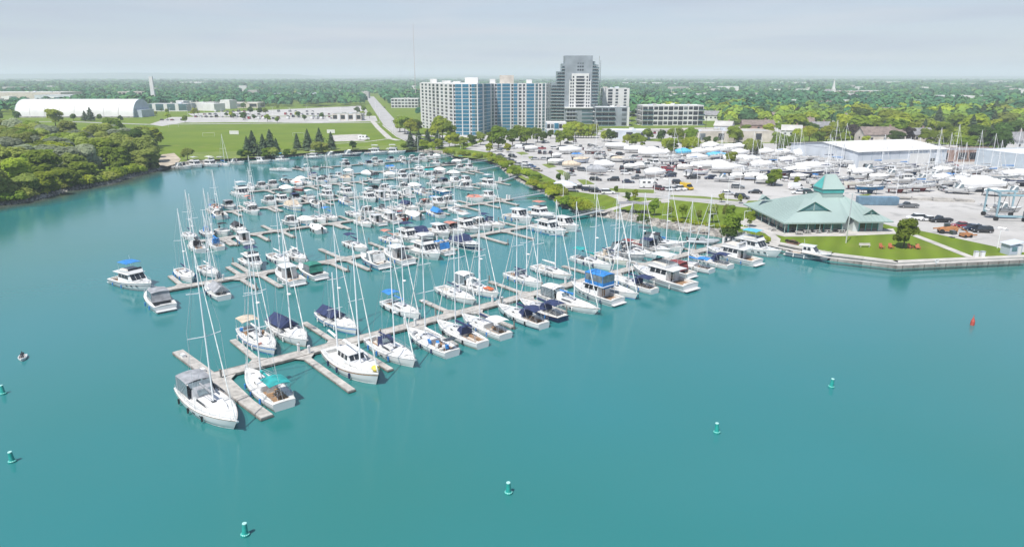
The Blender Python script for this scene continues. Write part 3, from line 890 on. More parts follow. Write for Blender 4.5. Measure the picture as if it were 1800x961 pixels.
def motor_proto(L, kind, top, land=False, seed=0):
    key = ('M', L, kind, top, land, seed)
    if key in PROTO: return PROTO[key]
    P = Proto(); r = random.Random(seed*17+int(L*10))
    B = L*.135+.55
    hs, hb = .62+L*.045, .80+L*.085
    f = hull_fn(L, B, hs, hb, .9, .35, 2.6 if kind != 'F' else 2.3); fu = .84; rake = L*.09
    hull = P.add('hull', hull_mb(f, L, .5, rake, fu, .93), [GEL], key='hull', smooth=50)
    P.add('boot_stripe', band_mb(f, L, rake, fu, .93, .04, .17), [CANV['n']], hull, 'stripe')
    if seed % 3 != 1: P.add('sheer_stripe', band_mb(f, L, rake, fu, .93, .62, .74), [CANV['n']], hull, 'stripe')
    P.add('rub_rail', band_mb(f, L, rake, fu, .93, .93, 1.0, grow=1.016), [GEL if seed % 2 else GELG], hull)
    ck = {'F': (-L*.47, -L*.2, B*.8, .5), 'X': (-L*.46, -L*.02, B*.76, .55), 'C': (-L*.47, -L*.12, B*.8, .55), 'R': (-L*.42, L*.08, B*.76, .5), 'T': (-L*.47, -L*.2, B*.8, .6)}[kind]
    dk = P.add('deck', deck_mb(f, L, ck, camber=.12), [DECK], smooth=40)
    if kind != 'R':
        for k in range(2 if kind != 'F' else 3):
            for sgn in (-1, 1):
                x, b, hh = f(.56+.1*k); m = MB(); m.box(x-.3, x+.3, sgn*(b*.97)-.05, sgn*(b*.97)+.03, hh*.58, hh*.72); P.add('hull_port', m, [GLASSD], hull)
        m = MB(); m.box(L*.40, L*.40+.5, -.14, .14, hb, hb+.16); m.tube((L*.46, 0, hb+.06), (L*.5+.1, 0, hb+.05), .06, n=5); P.add('windlass', m, [STEEL], dk)
    h0 = f(.15)[2]; h = f(.55)[2]
    m = MB(); m.box(ck[0]+.05, ck[1]-.05, -ck[2]*.98, ck[2]*.98, h0-ck[3]+.02, h0-ck[3]+.05); P.add('cockpit_sole', m, [SEAT if seed % 2 else TEAK], dk)
    m = MB(); m.box(ck[0]+.05, ck[0]+.65, -B*.6, B*.35, h0-ck[3]+.05, h0-.08); m.box(ck[0]+.05, ck[0]+.2, -B*.6, B*.35, h0-.08, h0+.12); P.add('cockpit_bench', m, [SEAT if seed % 2 == 0 else GEL], dk)
    if kind != 'R':
        m = MB(); m.box(-L*.5-L*.055, -L*.49, -B*.8, B*.8, .28, .38); P.add('swim_platform', m, [GEL])
        P.add('bow_rail', rail_mb(f, L, .5, .96, .6, 1.3, 1, .022), [STEEL])
    if kind == 'R':
        # runabout: foredeck, wraparound windscreen, seats, outboard
        for y in (-B*.38, B*.38):
            m = MB(); m.box(-L*.08, L*.02, y-.25, y+.25, h0-.5, h0-.05); m.box(-L*.10, -L*.08, y-.25, y+.25, h0-.4, h0+.35); P.add('seat', m, [SEAT], dk)
        ws = P.add('windscreen', MB().prism([(L*.05, h, B*.72), (-L*.01, h+.5, B*.62), (L*.005, h+.5, B*.62), (L*.10, h, B*.62)]), [CLEARV])
        if top == 'c':
            P.add('boat_cover', MB().prism([(-L*.46, h0+.02, B*.86), (-L*.40, h0+.45, B*.45), (0, h+.62, B*.40), (L*.2, h+.3, B*.35), (L*.42, hb+.05, B*.22), (L*.0, h+.02, B*.98)]), [CANV['n']], key='canvas')
        elif top == 'b':
            bi = P.add('bimini', MB().slab_arch(-L*.25, L*.04, B*.7, h0+1.55, .15, .04), [CANV['n']], key='canvas', smooth=40)
            m = MB()
            for x in (-L*.22, L*.02):
                for sgn in (-1, 1): m.tube((-L*.1, sgn*B*.8, h0), (x, sgn*B*.68, h0+1.55), .016, n=4)
            m.tube((-L*.1, -B*.8, h0), (-L*.1, B*.8, h0), .016, n=4)
            P.add('bimini_frame', m, [STEEL], bi)
        ob = P.add('outboard_motor', MB().prism([(-L*.5-.55, h0+.15, .18), (-L*.5-.5, h0+.62, .17), (-L*.5-.08, h0+.6, .17), (-L*.5-.02, h0+.2, .2)]), [OUTB])
        m = MB(); m.prism([(-L*.5-.42, -.5, .05), (-L*.5-.38, h0+.15, .09), (-L*.5-.15, h0+.15, .09), (-L*.5-.2, -.5, .05)]); P.add('outboard_leg', m, [OUTB], ob)
    if kind == 'X':
        tk = P.add('cabin', MB().prism([(-L*.02, h-.1, B*.78), (-L*.02, h+.32, B*.7), (L*.16, h+.30, B*.6), (L*.36, hb-.02, B*.34), (L*.36, hb-.25, B*.4)]), [GEL], smooth=25)
        m = MB(); m.box(L*.14, L*.14+.5, -.25, .25, h+.29, h+.37); P.add('hatch', m, [GLASSD], tk)
        for sgn in (-1, 1):
            m = MB(); m.add([(L*.02, sgn*B*.755, h+.12), (L*.15, sgn*B*.66, h+.14), (L*.11, sgn*B*.69, h+.26), (L*.02, sgn*B*.725, h+.27), (L*.02, sgn*B*.6, h+.12), (L*.15, sgn*B*.5, h+.14), (L*.11, sgn*B*.5, h+.26), (L*.02, sgn*B*.6, h+.27)], [(0,1,2,3),(4,5,6,7),(0,1,5,4),(1,2,6,5),(2,3,7,6),(3,0,4,7)])
            P.add('window', m, [GLASSD], tk)
        for k in (-1, 0, 1):
            y = k*B*.46; w = B*.21
            m = MB(); m.add([(L*.085-abs(k)*.25, y-w, h+.3), (L*.085-abs(k)*.25, y+w, h+.3), (L*.01-abs(k)*.2, y+w*.92, h+.92), (L*.01-abs(k)*.2, y-w*.92, h+.92)], [(0, 1, 2, 3)])
            m.add([(x-.03, y_, z) for x, y_, z in m.v], [(0, 1, 2, 3)]); P.add('windscreen_pane', m, [GLASSD])
        zt = h0+1.75
        if top in 'ah':
            m = MB()
            for sgn in (-1, 1): m.prism([(-L*.25, h0, .12), (-L*.13, zt, .10), (-L*.07, zt, .10), (-L*.16, h0, .12)]); m.v[-8:] = [(x, y+sgn*B*.78 - sgn*max(0, z-h0)*.1, z) for x, y, z in m.v[-8:]]
            m.box(-L*.13, -L*.07, -B*.72, B*.72, zt-.12, zt+.02)
            ar = P.add('radar_arch', m, [GEL])
            P.add('radar_dome', MB().ell((-L*.1, 0, zt+.14), (.3, .3, .13), 8, 4), [GEL], ar)
        if top in 'ac':
            ct = P.add('canvas_top', MB().slab_arch(-L*.28 if top == 'c' else -L*.12, L*.02, B*.72, zt-.05, .16, .06, xc=.05), [CANV['n']], key='canvas', smooth=40)
            for sgn in (-1, 1):
                m = MB(); m.add([(-L*.26, sgn*B*.72, zt-.05), (L*.0, sgn*B*.72, zt-.05), (L*.02, sgn*B*.76, h0+.35), (-L*.3, sgn*B*.8, h0+.2)], [(0, 1, 2, 3)])
                m.add([(x, y-sgn*.03, z) for x, y, z in m.v], [(0, 1, 2, 3)]); P.add('side_curtain', m, [CLEARV], ct)
            m = MB(); m.add([(-L*.30, -B*.78, h0+.2), (-L*.30, B*.78, h0+.2), (-L*.26, B*.7, zt), (-L*.26, -B*.7, zt)], [(0, 1, 2, 3)]); m.add([(x+.03, y, z) for x, y, z in m.v], [(0, 1, 2, 3)]); P.add('aft_curtain', m, [CANV['n']], ct, 'canvas')
        if top == 'k':
            P.add('camper_cover', MB().prism([(-L*.46, h0, B*.84), (-L*.42, h0+.9, B*.68), (-L*.2, h0+1.6, B*.62), (-L*.03, h0+1.55, B*.60), (L*.09, h+.32, B*.62), (-L*.02, h+.05, B*.86)]), [CANV['n']], key='canvas', smooth=30)
    if kind in 'CFT':
        x0, x1 = (-L*.12, L*.10) if kind == 'C' else (-L*.2, L*.10)
        zb, zt = h-.15, h0+(1.75 if kind == 'C' else 1.9)
        wb, wt = B*.82, B*.68
        cab = P.add('cabin', MB().prism([(x0, h0-.3, wb), (x0, zt, wt), (x1-.1, zt, wt*.96), (x1+(zt-h)*.75, h, wb*.86), (x1+(zt-h)*.75, zb, wb*.9)]), [GEL], smooth=20)
        tk = P.add('trunk_cabin', MB().prism([(x1, h-.1, wb*.82), (x1, h+.42, wb*.74), (L*.24, h+.40, B*.52), (L*.36, hb+.02, B*.3), (L*.36, hb-.2, B*.32)]), [GEL], smooth=25)
        m = MB(); m.box(L*.2, L*.2+.5, -.25, .25, h+.38, h+.47); P.add('hatch', m, [GLASSD], tk)
        n = 2 if kind == 'C' else 3; ww = (x1-x0-.3)/n
        panes(P, cab, [(x0+.15+k*ww, x0+.15+(k+1)*ww-.12) for k in range(n)], h0+.95, zt-.18, wb, wt, h0-.3, zt, GLASSD)
        for k in (-1, 0, 1):
            y = k*wt*.62; w = wt*.27; xa = x1-.1; xb = x1+(zt-h)*.75
            def F(z): return xa+(xb-xa)*(zt-z)/(zt-h)+.03
            m = MB(); za, zc = zt-.14, h+.5
            m.add([(F(zc), y-w*1.08, zc), (F(zc), y+w*1.08, zc), (F(za), y+w, za), (F(za), y-w, za)], [(0, 1, 2, 3)]); m.add([(x-.05, y_, z) for x, y_, z in m.v], [(0, 1, 2, 3)])
            P.add('windscreen_pane', m, [GLASSD], cab)
        m = MB(); m.box(x0-.03, x0+.02, -.4, .4, h0-.3, zt-.25); P.add('door', m, [TEAK if kind == 'T' else GLASSD], cab)
        if kind == 'C':
            m = MB(); m.slab_arch(x0-.9, x1+.35, wt*1.04, zt+.02, .06, .07); rf = P.add('hardtop', m, [GEL], cab, smooth=40)
            m = MB(); m.tube((x0, 0, zt), (x0-.2, 0, zt+1.3), .03, n=4); P.add('antenna', m, [GEL], rf)
            if top in 'bck':
                m = MB(); m.slab_arch(-L*.4, x0-.85, wt*.98, zt-.03, .05, .05); ct = P.add('cockpit_awning', m, [CANV['n']], cab, 'canvas')
                for sgn in (-1, 1):
                    m = MB(); m.tube((-L*.39, sgn*wt*.95, h0), (-L*.39, sgn*wt*.95, zt), .02, n=4); P.add('awning_pole', m, [STEEL], ct)
        else:
            m = MB(); m.slab_arch(x0-L*.12, x1+.2, B*.8, zt+.03, .05, .09); fb = P.add('flybridge_deck', m, [GEL], smooth=40)
            m = MB(); z = zt+.08
            m.prism([(x0+.3, z, B*.70), (x0+.3, z+.45, B*.72), (x1-.2, z+.62, B*.66), (x1+.35, z+.02, B*.56)]); co = P.add('flybridge_coaming', m, [GEL], fb, smooth=25)
            m = MB(); m.box(x0+.45, x1-.55, -B*.58, B*.58, z+.46, z+.66); P.add('flybridge_seat', m, [SEAT], fb)
            m = MB(); m.prism([(x1-.25, z+.6, B*.62), (x1-.4, z+.95, B*.58), (x1-.36, z+.95, B*.58), (x1-.15, z+.6, B*.62)]); P.add('venturi_screen', m, [GLASSD], co)
            for k in range(2):
                m = MB(); s = (-1, 1)[k]; m.tube((x0-L*.11, s*B*.72, h0), (x0-L*.11, s*B*.72, zt), .03, n=5); P.add('flybridge_post', m, [STEEL], fb)
            if top in 'bh':
                m = MB(); mtl = [CANV['n']] if top == 'b' else [GEL]
                m.slab_arch(x0+.1, x1-.3, B*.68, z+2.0, .14, .05, xc=.06); bi = P.add('bimini' if top == 'b' else 'hardtop', m, mtl, fb, 'canvas' if top == 'b' else None, smooth=40)
                for x in (x0+.3, x1-.5):
                    for sgn in (-1, 1):
                        m = MB(); m.tube((x, sgn*B*.66, z+.4), (x, sgn*B*.64, z+2.0), .025, n=4); P.add('canopy_post', m, [STEEL], fb)
            if top == 'e':
                wE = B*.74; ze = z+1.95
                m = MB(); m.slab_arch(x0-L*.10, x1-.2, wE, ze, .16, .06); bi = P.add('enclosure_roof', m, [CANV['b']], fb, 'canvas', smooth=40)
                for sgn in (-1, 1):
                    m = MB(); m.box(x0-L*.1+.1, x1-.35, sgn*wE*.97-.015, sgn*wE*.97+.015, z+.6, ze); P.add('enclosure_window', m, [CLEARV], fb)
                    m = MB(); m.box(x0-L*.1+.05, x1-.3, sgn*wE*.97-.03, sgn*wE*.97+.03, z-.2, z+.62); P.add('enclosure_skirt', m, [CANV['b']], fb, 'canvas')
                    for x in (x0-L*.1+.1, (x0+x1)/2-.4, x1-.35):
                        m = MB(); m.box(x-.06, x+.06, sgn*wE*.97-.035, sgn*wE*.97+.035, z+.6, ze); P.add('enclosure_strap', m, [CANV['b']], fb, 'canvas')
                m = MB(); m.box(x0-L*.1, x0-L*.1+.03, -wE*.94, wE*.94, z+.6, ze); P.add('enclosure_window', m, [CLEARV], fb)
                m = MB(); m.box(x0-L*.1-.01, x0-L*.1+.04, -wE*.94, wE*.94, z-.5, z+.62); P.add('enclosure_skirt', m, [CANV['b']], fb, 'canvas')
                m = MB(); m.box(x1-.38, x1-.33, -wE*.94, wE*.94, z+.6, ze); P.add('enclosure_window', m, [CLEARV], fb)
            m = MB()
            for sgn in (-1, 1): m.prism([(x0-.2, z, .1), (x0+.1, z+1.1, .08), (x0+.5, z+1.1, .08), (x0+.4, z, .1)]); m.v[-8:] = [(x, y+sgn*B*.7, zz) for x, y, zz in m.v[-8:]]
            m.box(x0+.1, x0+.5, -B*.68, B*.68, z+1.0, z+1.12)
            if top == 'a': P.add('radar_arch', m, [GEL], fb)
            m = MB(); m.tube((x0+.2, B*.5, z), (x0-.1, B*.5, z+2.9), .025, n=4); P.add('antenna', m, [GEL], fb)
    if top == 'v':
        P.add('boat_cover', MB().loft([[(x, y*w_, z) for y, z in ((-1, zl), (-.96, zl+.12), (-.45, zl+(zr-zl)*.8), (0, zr), (.45, zl+(zr-zl)*.8), (.96, zl+.12), (1, zl))] for x, w_, zl, zr in ((-L*.5, B*.9, h0-.1, h0+.3), (-L*.4, B*.99, h0-.1, h0+.62), (-L*.05, B*1.03, h0-.08, h0+.9), (L*.12, B*1.0, h-.08, h+.62), (L*.3, B*.76, hb*.86-.06, hb*.86+.32), (L*.47, B*.12, hb-.05, hb+.08))], cap0=True, cap1=True), [CANV['w']], key='canvas', smooth=30)
    if not land:
        for k in range(2):
            for sgn in (-1, 1):
                x, b, hh = f(.2+.25*k); m = MB(); m.tube((x, sgn*(b+.1), .25), (x, sgn*(b+.1), .85), .12, n=7); P.add('fender', m, [CANV['n']], key='fender')
    else:
        P.add('bottom_paint', band_bottom(f, L, .5, rake, fu), [AFB], hull, 'antifoul', smooth=50)
    PROTO[key] = P
    return P

def wrapped_proto(L, peak, seed=0):
    key = ('W', L, peak, seed)
    if key in PROTO: return PROTO[key]
    P = Proto(); B = L*.14+.4; hs, hb = .7+L*.045, .8+L*.07
    f = hull_fn(L, B, hs, hb, .85, .38, 2.4); fu = .85; rake = L*.08
    hull = P.add('hull', hull_mb(f, L, .55, rake, fu, .95), [GEL], key='hull', smooth=50)
    P.add('bottom_paint', band_bottom(f, L, .55, rake, fu), [AFB], hull, 'antifoul', smooth=50)
    r = random.Random(seed); m = MB(); secs = []
    n = 14
    for i in range(n+1):
        t = i/n; x, b, h = f(t)
        rise = peak*(0.35+.65*math.sin(math.pi*min(1, (t+.12)/1.25))**1.2)*(1-.75*max(0, t-.55)/.45)
        zr = h+rise+r.uniform(-.05, .05)
        g = b*1.03+.04; row = []
        for s_ in (-1, 1):
            seg = [(s_*g*.99, h*.45), (s_*g, h+.05), (s_*g*.62, h+rise*.52), (s_*.12, zr)]
            row += seg if s_ < 0 else seg[::-1]
        secs.append([(x, y, z) for y, z in row])
    m.loft(secs, cap0=True, cap1=True)
    P.add('shrink_wrap', m, [WRAP], key='canvas', smooth=35)
    PROTO[key] = P
    return P

def rib_proto():
    if 'RIB' in PROTO: return PROTO['RIB']
    P = Proto()
    m = MB()
    for s_ in (-1, 1):
        m.path([(-2.6, s_*.95, .42), (.6, s_*.98, .44), (1.9, s_*.62, .55), (2.6, 0, .72)], .3, n=8)
    tubes = P.add('inflatable_tube', m, [RUB], key='hull', smooth=60)
    P.add('hull', MB().prism([(-2.5, .35, .8), (-2.4, -.15, .5), (1.4, -.15, .4), (2.2, .35, .3)]), [GELG])
    m = MB(); m.box(-.6, .2, -.35, .35, .3, 1.15); P.add('console', m, [GELG])
    m = MB(); m.box(-1.3, -.8, -.45, .45, .3, .85); P.add('seat', m, [RUB])
    ob = P.add('outboard_motor', MB().prism([(-3.1, .5, .18), (-3.05, 1.1, .16), (-2.65, 1.1, .16), (-2.6, .5, .18)]), [OUTB])
    m = MB(); m.prism([(-2.95, -.5, .05), (-2.95, .5, .08), (-2.7, .5, .08), (-2.75, -.5, .05)]); P.add('outboard_leg', m, [OUTB], ob)
    PROTO['RIB'] = P
    return P
# ================================================================ PIERS AND MOORED BOATS
PED = Proto()
PED.add('pedestal_body', MB().obox((0, 0, 0), .3, .3, 1.0).obox((0, 0, 1.0), .36, .36, .22), [GEL])
def pier(idx, A, B, gang, width, names):
    a, b = U(*A), U(*B)
    d = (b-a); L = d.length; d.normalize(); ang = math.atan2(d.y, d.x); n2 = Vector((d.y, -d.x, 0))
    root = bpy.data.objects.new('floating_pier', None); COL.objects.link(root); root.location = a; root.rotation_euler = (0, 0, ang)
    k = max(1, round(L/6.0)); s = L/k
    sec = MB(); sec.box(-s/2+.03, s/2-.03, -width/2, width/2, .34, .46)
    secm = sec.mesh('deck_section', DOCKM)
    edg = MB()
    for sg in (-1, 1): edg.box(-s/2+.02, s/2-.02, sg*width/2-.08, sg*width/2+.08, .18, .48)
    edgm = edg.mesh('edge_beam', DOCKE)
    flo = MB(); flo.box(-s/2+.5, -.4, -width/2+.15, width/2-.15, -.3, .33); flo.box(.4, s/2-.5, -width/2+.15, width/2-.15, -.3, .33)
    flom = flo.mesh('float', RUB)
    for j in range(k):
        x = s*(j+.5)
        o = link('deck_section', secm, root, (x, 0, rng.uniform(-.012, .012)))
        link('edge_beam', edgm, o); link('float', flom, o)
    for j in range(0, k, 2):
        m = MB(); m.tube((s*j+.3, (width/2+.22)*(1 if j % 4 else -1), -2), (s*j+.3, (width/2+.22)*(1 if j % 4 else -1), 1.7), .14, n=7)
        link('pile', m.mesh('pile', DOCKE, 60), root)
    g = U(*gang, LZ)
    gl = g-a; gx, gy = gl.dot(d), gl.dot(-n2)
    m = MB(); p0 = Vector((L, 0, .5)); p1 = Vector((gx, gy, LZ+.25)); dd = p1-p0; w = Vector((-dd.y, dd.x, 0)).normalized()*.65
    m.add([p0-w, p0+w, p1+w, p1-w, p0-w+Vector((0, 0, .15)), p0+w+Vector((0, 0, .15)), p1+w+Vector((0, 0, .15)), p1-w+Vector((0, 0, .15))], [(0,3,2,1),(4,5,6,7),(0,1,5,4),(1,2,6,5),(2,3,7,6),(3,0,4,7)])
    gw = link('gangway', m.mesh('gangway', GELG), root)
    for sg in (-1, 1):
        m = MB(); q = int(dd.length/1.5)
        for i in range(q+1):
            p = p0+dd*i/q+w*sg; m.tube(p+Vector((0, 0, .1)), p+Vector((0, 0, 1.1)), .03, n=4)
        m.tube(p0+w*sg+Vector((0, 0, 1.1)), p1+w*sg+Vector((0, 0, 1.1)), .035, n=4); m.tube(p0+w*sg+Vector((0, 0, .6)), p1+w*sg+Vector((0, 0, .6)), .025, n=4)
        link('handrail', m.mesh('handrail', GELG), gw)
    for j in range(2, k-1, 3):
        link('power_pedestal', PED.parts[0][1], root, (s*j, width/2-.3, .46)); link('power_pedestal', PED.parts[0][1], root, (s*j+.9, -width/2+.3, .46))
    for sg in (-1, 1):
        m = MB(); m.obox((L-1.5, sg*.7, .46), .5, .5, 1.5); link('utility_cabinet', m.mesh('utility_cabinet', GEL), root)
    reg(root, 'weathered grey floating timber dock forming the %s pier' % names, 'counted from the front', 'pier', 'floating piers of the marina', p=(a+b)/2)
    return dict(root=root, a=a, d=d, n=n2, L=L, ang=ang, w=width, name=names)

FING = {}
def finger(P, s, side, length, w=1.0):
    key = (round(length, 1), w)
    if key not in FING:
        m = MB(); m.box(-w/2, w/2, 0, length, .30, .42); m2 = MB(); m2.box(-w/2-.04, w/2+.04, -.0, length+.05, .1, .30)
        m3 = MB(); m3.box(-w/2+.12, w/2-.12, length*.55, length-.2, -.3, .1); m4 = MB(); m4.add([(-w/2, 0, .425), (-w/2-1.1, 0, .425), (-w/2, 1.3, .425), (w/2, 0, .425), (w/2+1.1, 0, .425), (w/2, 1.3, .425), (-w/2, 0, .3), (-w/2-1.1, 0, .3), (-w/2, 1.3, .3), (w/2, 0, .3), (w/2+1.1, 0, .3), (w/2, 1.3, .3)],
              [(0, 1, 2), (3, 5, 4), (6, 8, 7), (9, 10, 11), (1, 7, 8, 2), (4, 5, 11, 10)])
        m5 = MB(); m5.tube((0, length+.25, -2), (0, length+.25, 1.5), .13, n=7)
        FING[key] = [m.mesh('finger', DOCKM), m2.mesh('edge_beam', DOCKE), m3.mesh('float', RUB), m4.mesh('knee_brace', DOCKM), m5.mesh('pile', DOCKE, 60)]
    ms = FING[key]
    rz = 0 if side < 0 else math.pi
    o = link('finger', ms[0], P['root'], (s, (P['w']/2+.05)*(-side), 0), rz)
    link('edge_beam', ms[1], o); link('float', ms[2], o); link('knee_brace', ms[3], o)
    if int(s*7) % 3 == 0: link('pile', ms[4], o)

SAILN = {'': 'bare-decked', 'D': 'dodger', 'B': 'bimini', 'DB': 'dodger and bimini', 'E': 'cockpit enclosure', 'T': 'boom tent', 'Q': 'cluttered'}
STR = ['w', 'n', 'w', 'g', 'w', 'b', 'w', 'y']
def boat(T, L, cv, opt, loc, rz, rr, land=False):
    """build one boat of a type at a place; returns (root, description, category)"""
    cn = CNAME[cv]; c = CANV[cv]
    over = {'canvas': c, 'stripe': CANV[rr.choice(STR)], 'fender': rr.choice([CANV['n'], CANV['w'], RUB, CANV['b']]), 'antifoul': rr.choice([AFB, AFR, AFK, AFB])}
    hullname = 'white'
    q = [o for o in opt if o in '!$%#']
    if '!' in opt: over['hull'] = GELN; hullname = 'navy-hulled'
    elif '$' in opt: over['hull'] = GELB; hullname = 'blue-hulled'
    elif '%' in opt: over['hull'] = GELC; hullname = 'cream'
    elif '#' in opt: over['hull'] = GELR; hullname = 'red'
    elif '&' in opt: over['hull'] = GELG; hullname = 'grey'
    o2 = ''.join(x for x in opt if x not in '!$%#&')
    seed = rr.randrange(3)
    if T == 'S':
        L0 = min((8.5, 10.5, 12.5, 15.0), key=lambda q_: abs(q_-L))
        over['sailcover'] = c if cv not in 'wy' else CANV[rr.choice('nwwbgn')]
        over['mast'] = MATS['mast_aluminium']
        p = sail_proto(L0, o2.replace('x', ''), keel=land, mast='x' not in o2, seed=seed if L0 < 14 else 1)
        if 'E' in o2: ds = '%s sailboat with %s cockpit enclosure' % (hullname, cn)
        elif 'Q' in o2: ds = 'cluttered %s liveaboard sailboat with solar panel' % hullname
        elif 'W' in o2: ds = '%s sailboat with orange dinghy on foredeck' % hullname
        elif 'T' in o2: ds = '%s sailboat under %s boom tent' % (hullname, cn)
        elif 'B' in o2 and 'D' in o2: ds = '%s sailboat with %s dodger and bimini' % (hullname, cn)
        elif 'B' in o2: ds = '%s sailboat with %s bimini' % (hullname, cn)
        elif 'D' in o2: ds = '%s sailboat with %s dodger' % (hullname, cn)
        elif 'x' in o2: ds = '%s mastless sailboat' % hullname
        else: ds = '%s sailboat without canopy' % hullname
        r = p.spawn('sailboat', loc, rz, L/L0, over); cat = 'sailboat'
    elif T == 'K':
        r = pilothouse_proto().spawn('sailboat', loc, rz, L/14.5, over); ds = 'two-masted white pilothouse sailboat with yellow bow cover'; cat = 'sailboat'
    elif T in 'FXCRT':
        L0 = {'F': 13.0, 'X': 10.0, 'C': 9.0, 'R': 6.0, 'T': 12.0}[T]
        top = o2[0] if o2 else {'F': 'b', 'X': 'a', 'C': 'n', 'R': 'n', 'T': 'e'}[T]
        p = motor_proto(L0, T, top, land, seed)
        r = p.spawn('motorboat', loc, rz, L/L0, over); cat = 'motorboat'
        base = {'F': 'flybridge yacht', 'X': 'express cruiser', 'C': 'cabin cruiser', 'R': 'runabout', 'T': 'trawler'}[T]
        tn = {'b': 'with %s canopy' % cn, 'h': 'with white hardtop', 'a': 'with arch and %s canvas' % cn if T == 'X' else 'with radar arch', 'c': 'with %s canvas' % cn, 'k': 'under %s cover' % cn if T == 'X' else 'with %s awning' % cn,
              'e': 'with %s upper-deck enclosure' % cn, 'v': 'under %s cover' % cn, 'n': 'with open cockpit'}[top]
        ds = '%s %s %s' % (hullname, base, tn)
    elif T == 'W':
        L0 = min((8.0, 11.0, 14.0), key=lambda q_: abs(q_-L))
        p = wrapped_proto(L0, 2.6 if '^' in opt else 1.5, seed)
        over['canvas'] = WRAP if cv == 'w' else c
        r = p.spawn('covered_boat', loc, rz, L/L0, over); cat = 'boat'
        ds = ('tall peaked ' if '^' in opt else '') + ('white shrink-wrapped boat' if cv == 'w' else 'boat under %s tarpaulin' % cn)
    elif T == 'I':
        over['hull'] = RUB if cv == 'k' else GELG
        r = rib_proto().spawn('inflatable_boat', loc, rz, L/5.4, over); ds = '%s inflatable boat with outboard' % ('black' if cv == 'k' else 'grey'); cat = 'inflatable'
    return r, ds, cat
BEAM = {'S': .34, 'K': .36, 'F': .37, 'X': .40, 'C': .42, 'R': .44, 'T': .38, 'W': .38, 'I': .5}
def moor(P, side, text, seed):
    rr = random.Random(seed)
    items = []
    for row in text.strip().split('\n'):
        for e in row.split(';'):
            w = e.split()
            if not w: continue
            p = U(float(w[0]), float(w[1])); s = (p-P['a']).dot(P['d'])
            items.append([s, w[2], float(w[3]), w[4], w[5], w[6] if len(w) > 6 else ''])
    items.sort(key=lambda i: i[0])
    bw = [BEAM[i[1]]*i[2]*(.95 if i[2] > 9 else 1.05)+.55 for i in items]
    orig = [i[0] for i in items]
    for _ in range(80):
        for i in range(len(items)-1):
            g = (bw[i]+bw[i+1])/2 - (items[i+1][0]-items[i][0])
            if g > 0: items[i][0] -= g*.5; items[i+1][0] += g*.5
        for i in range(len(items)): items[i][0] += (orig[i]-items[i][0])*.02
    for s, T, L, bow, cv, opt in items:
        off = P['w']/2+rr.uniform(.7, 1.3)+L/2
        loc = P['a']+P['d']*s+P['n']*side*off
        head = P['n'] if bow == 'n' else -P['n']
        rz = math.atan2(head.y, head.x)+rr.uniform(-.035, .035)
        r, ds, cat = boat(T, L, cv, opt, loc, rz, rr)
        reg(r, ds, "on %s pier's %s side" % (P['name'], 'near' if side > 0 else 'far'), cat, 'boats moored at the %s pier' % P['name'])
    # fingers in every second gap
    for i in range(-1, len(items), 2):
        if i < 0: s = items[0][0]-bw[0]/2-.4
        elif i+1 < len(items):
            if items[i+1][0]-items[i][0]-(bw[i]+bw[i+1])/2 < .15: continue
            s = (items[i][0]+bw[i]/2+items[i+1][0]-bw[i+1]/2)/2
        else: s = items[-1][0]+bw[-1]/2+.4
        if 0 < s < P['L']-1: finger(P, s, side, max(4.5, items[max(i, 0)][2]*.85), .9)
def extra_fingers(P, side, pxs, length):
    for x, y in pxs: finger(P, (U(x, y)-P['a']).dot(P['d']), side, length)

P1 = pier(1, (380, 664), (1282, 430), (1312, 414), 2.3, 'front')
P2 = pier(2, (271, 516), (985, 390), (1060, 371), 2.2, 'second')
P3 = pier(3, (340, 428), (900, 352), (962, 340), 2.0, 'third')
P4 = pier(4, (372, 377), (885, 320), (921, 307), 1.9, 'fourth')
P5 = pier(5, (405, 342), (842, 301), (884, 292), 1.9, 'fifth')
P6 = pier(6, (490, 319), (830, 288), (858, 283), 1.6, 'sixth')
P7 = pier(7, (520, 299), (770, 280), (797, 274), 1.6, 'seventh')
# the long cross float at the outer end of the front pier
t0, t1 = U(313, 621), U(470, 737)
dT = (t1-t0).normalized(); cT = (t0+t1)/2
for i in range(4):
    q = (t1-t0).length/4; c = t0+dT*(q*(i+.5))
    m = MB(); m.box(-q/2+.02, q/2-.02, -.75, .75, .32, .47); o = link('cross_float', m.mesh('cross_float', DOCKM), P1['root'])
    o.matrix_parent_inverse = Matrix.Identity(4)
    loc = c-P1['a']; o.location = (loc.dot(P1['d']), loc.dot(-P1['n']), 0); o.rotation_euler = (0, 0, math.atan2(dT.y, dT.x)-P1['ang'])
    m = MB(); m.box(-q/2+.01, q/2-.01, -.82, .82, .08, .33); link('edge_beam', m.mesh('edge_beam', DOCKE), o)
    if i in (0, 1):
        m = MB(); m.obox((-.6, -.3, .47), .9, .5, .45); link('dock_box', m.mesh('dock_box', GEL), o)
extra_fingers(P1, 1, [(533, 628)], 15.0)

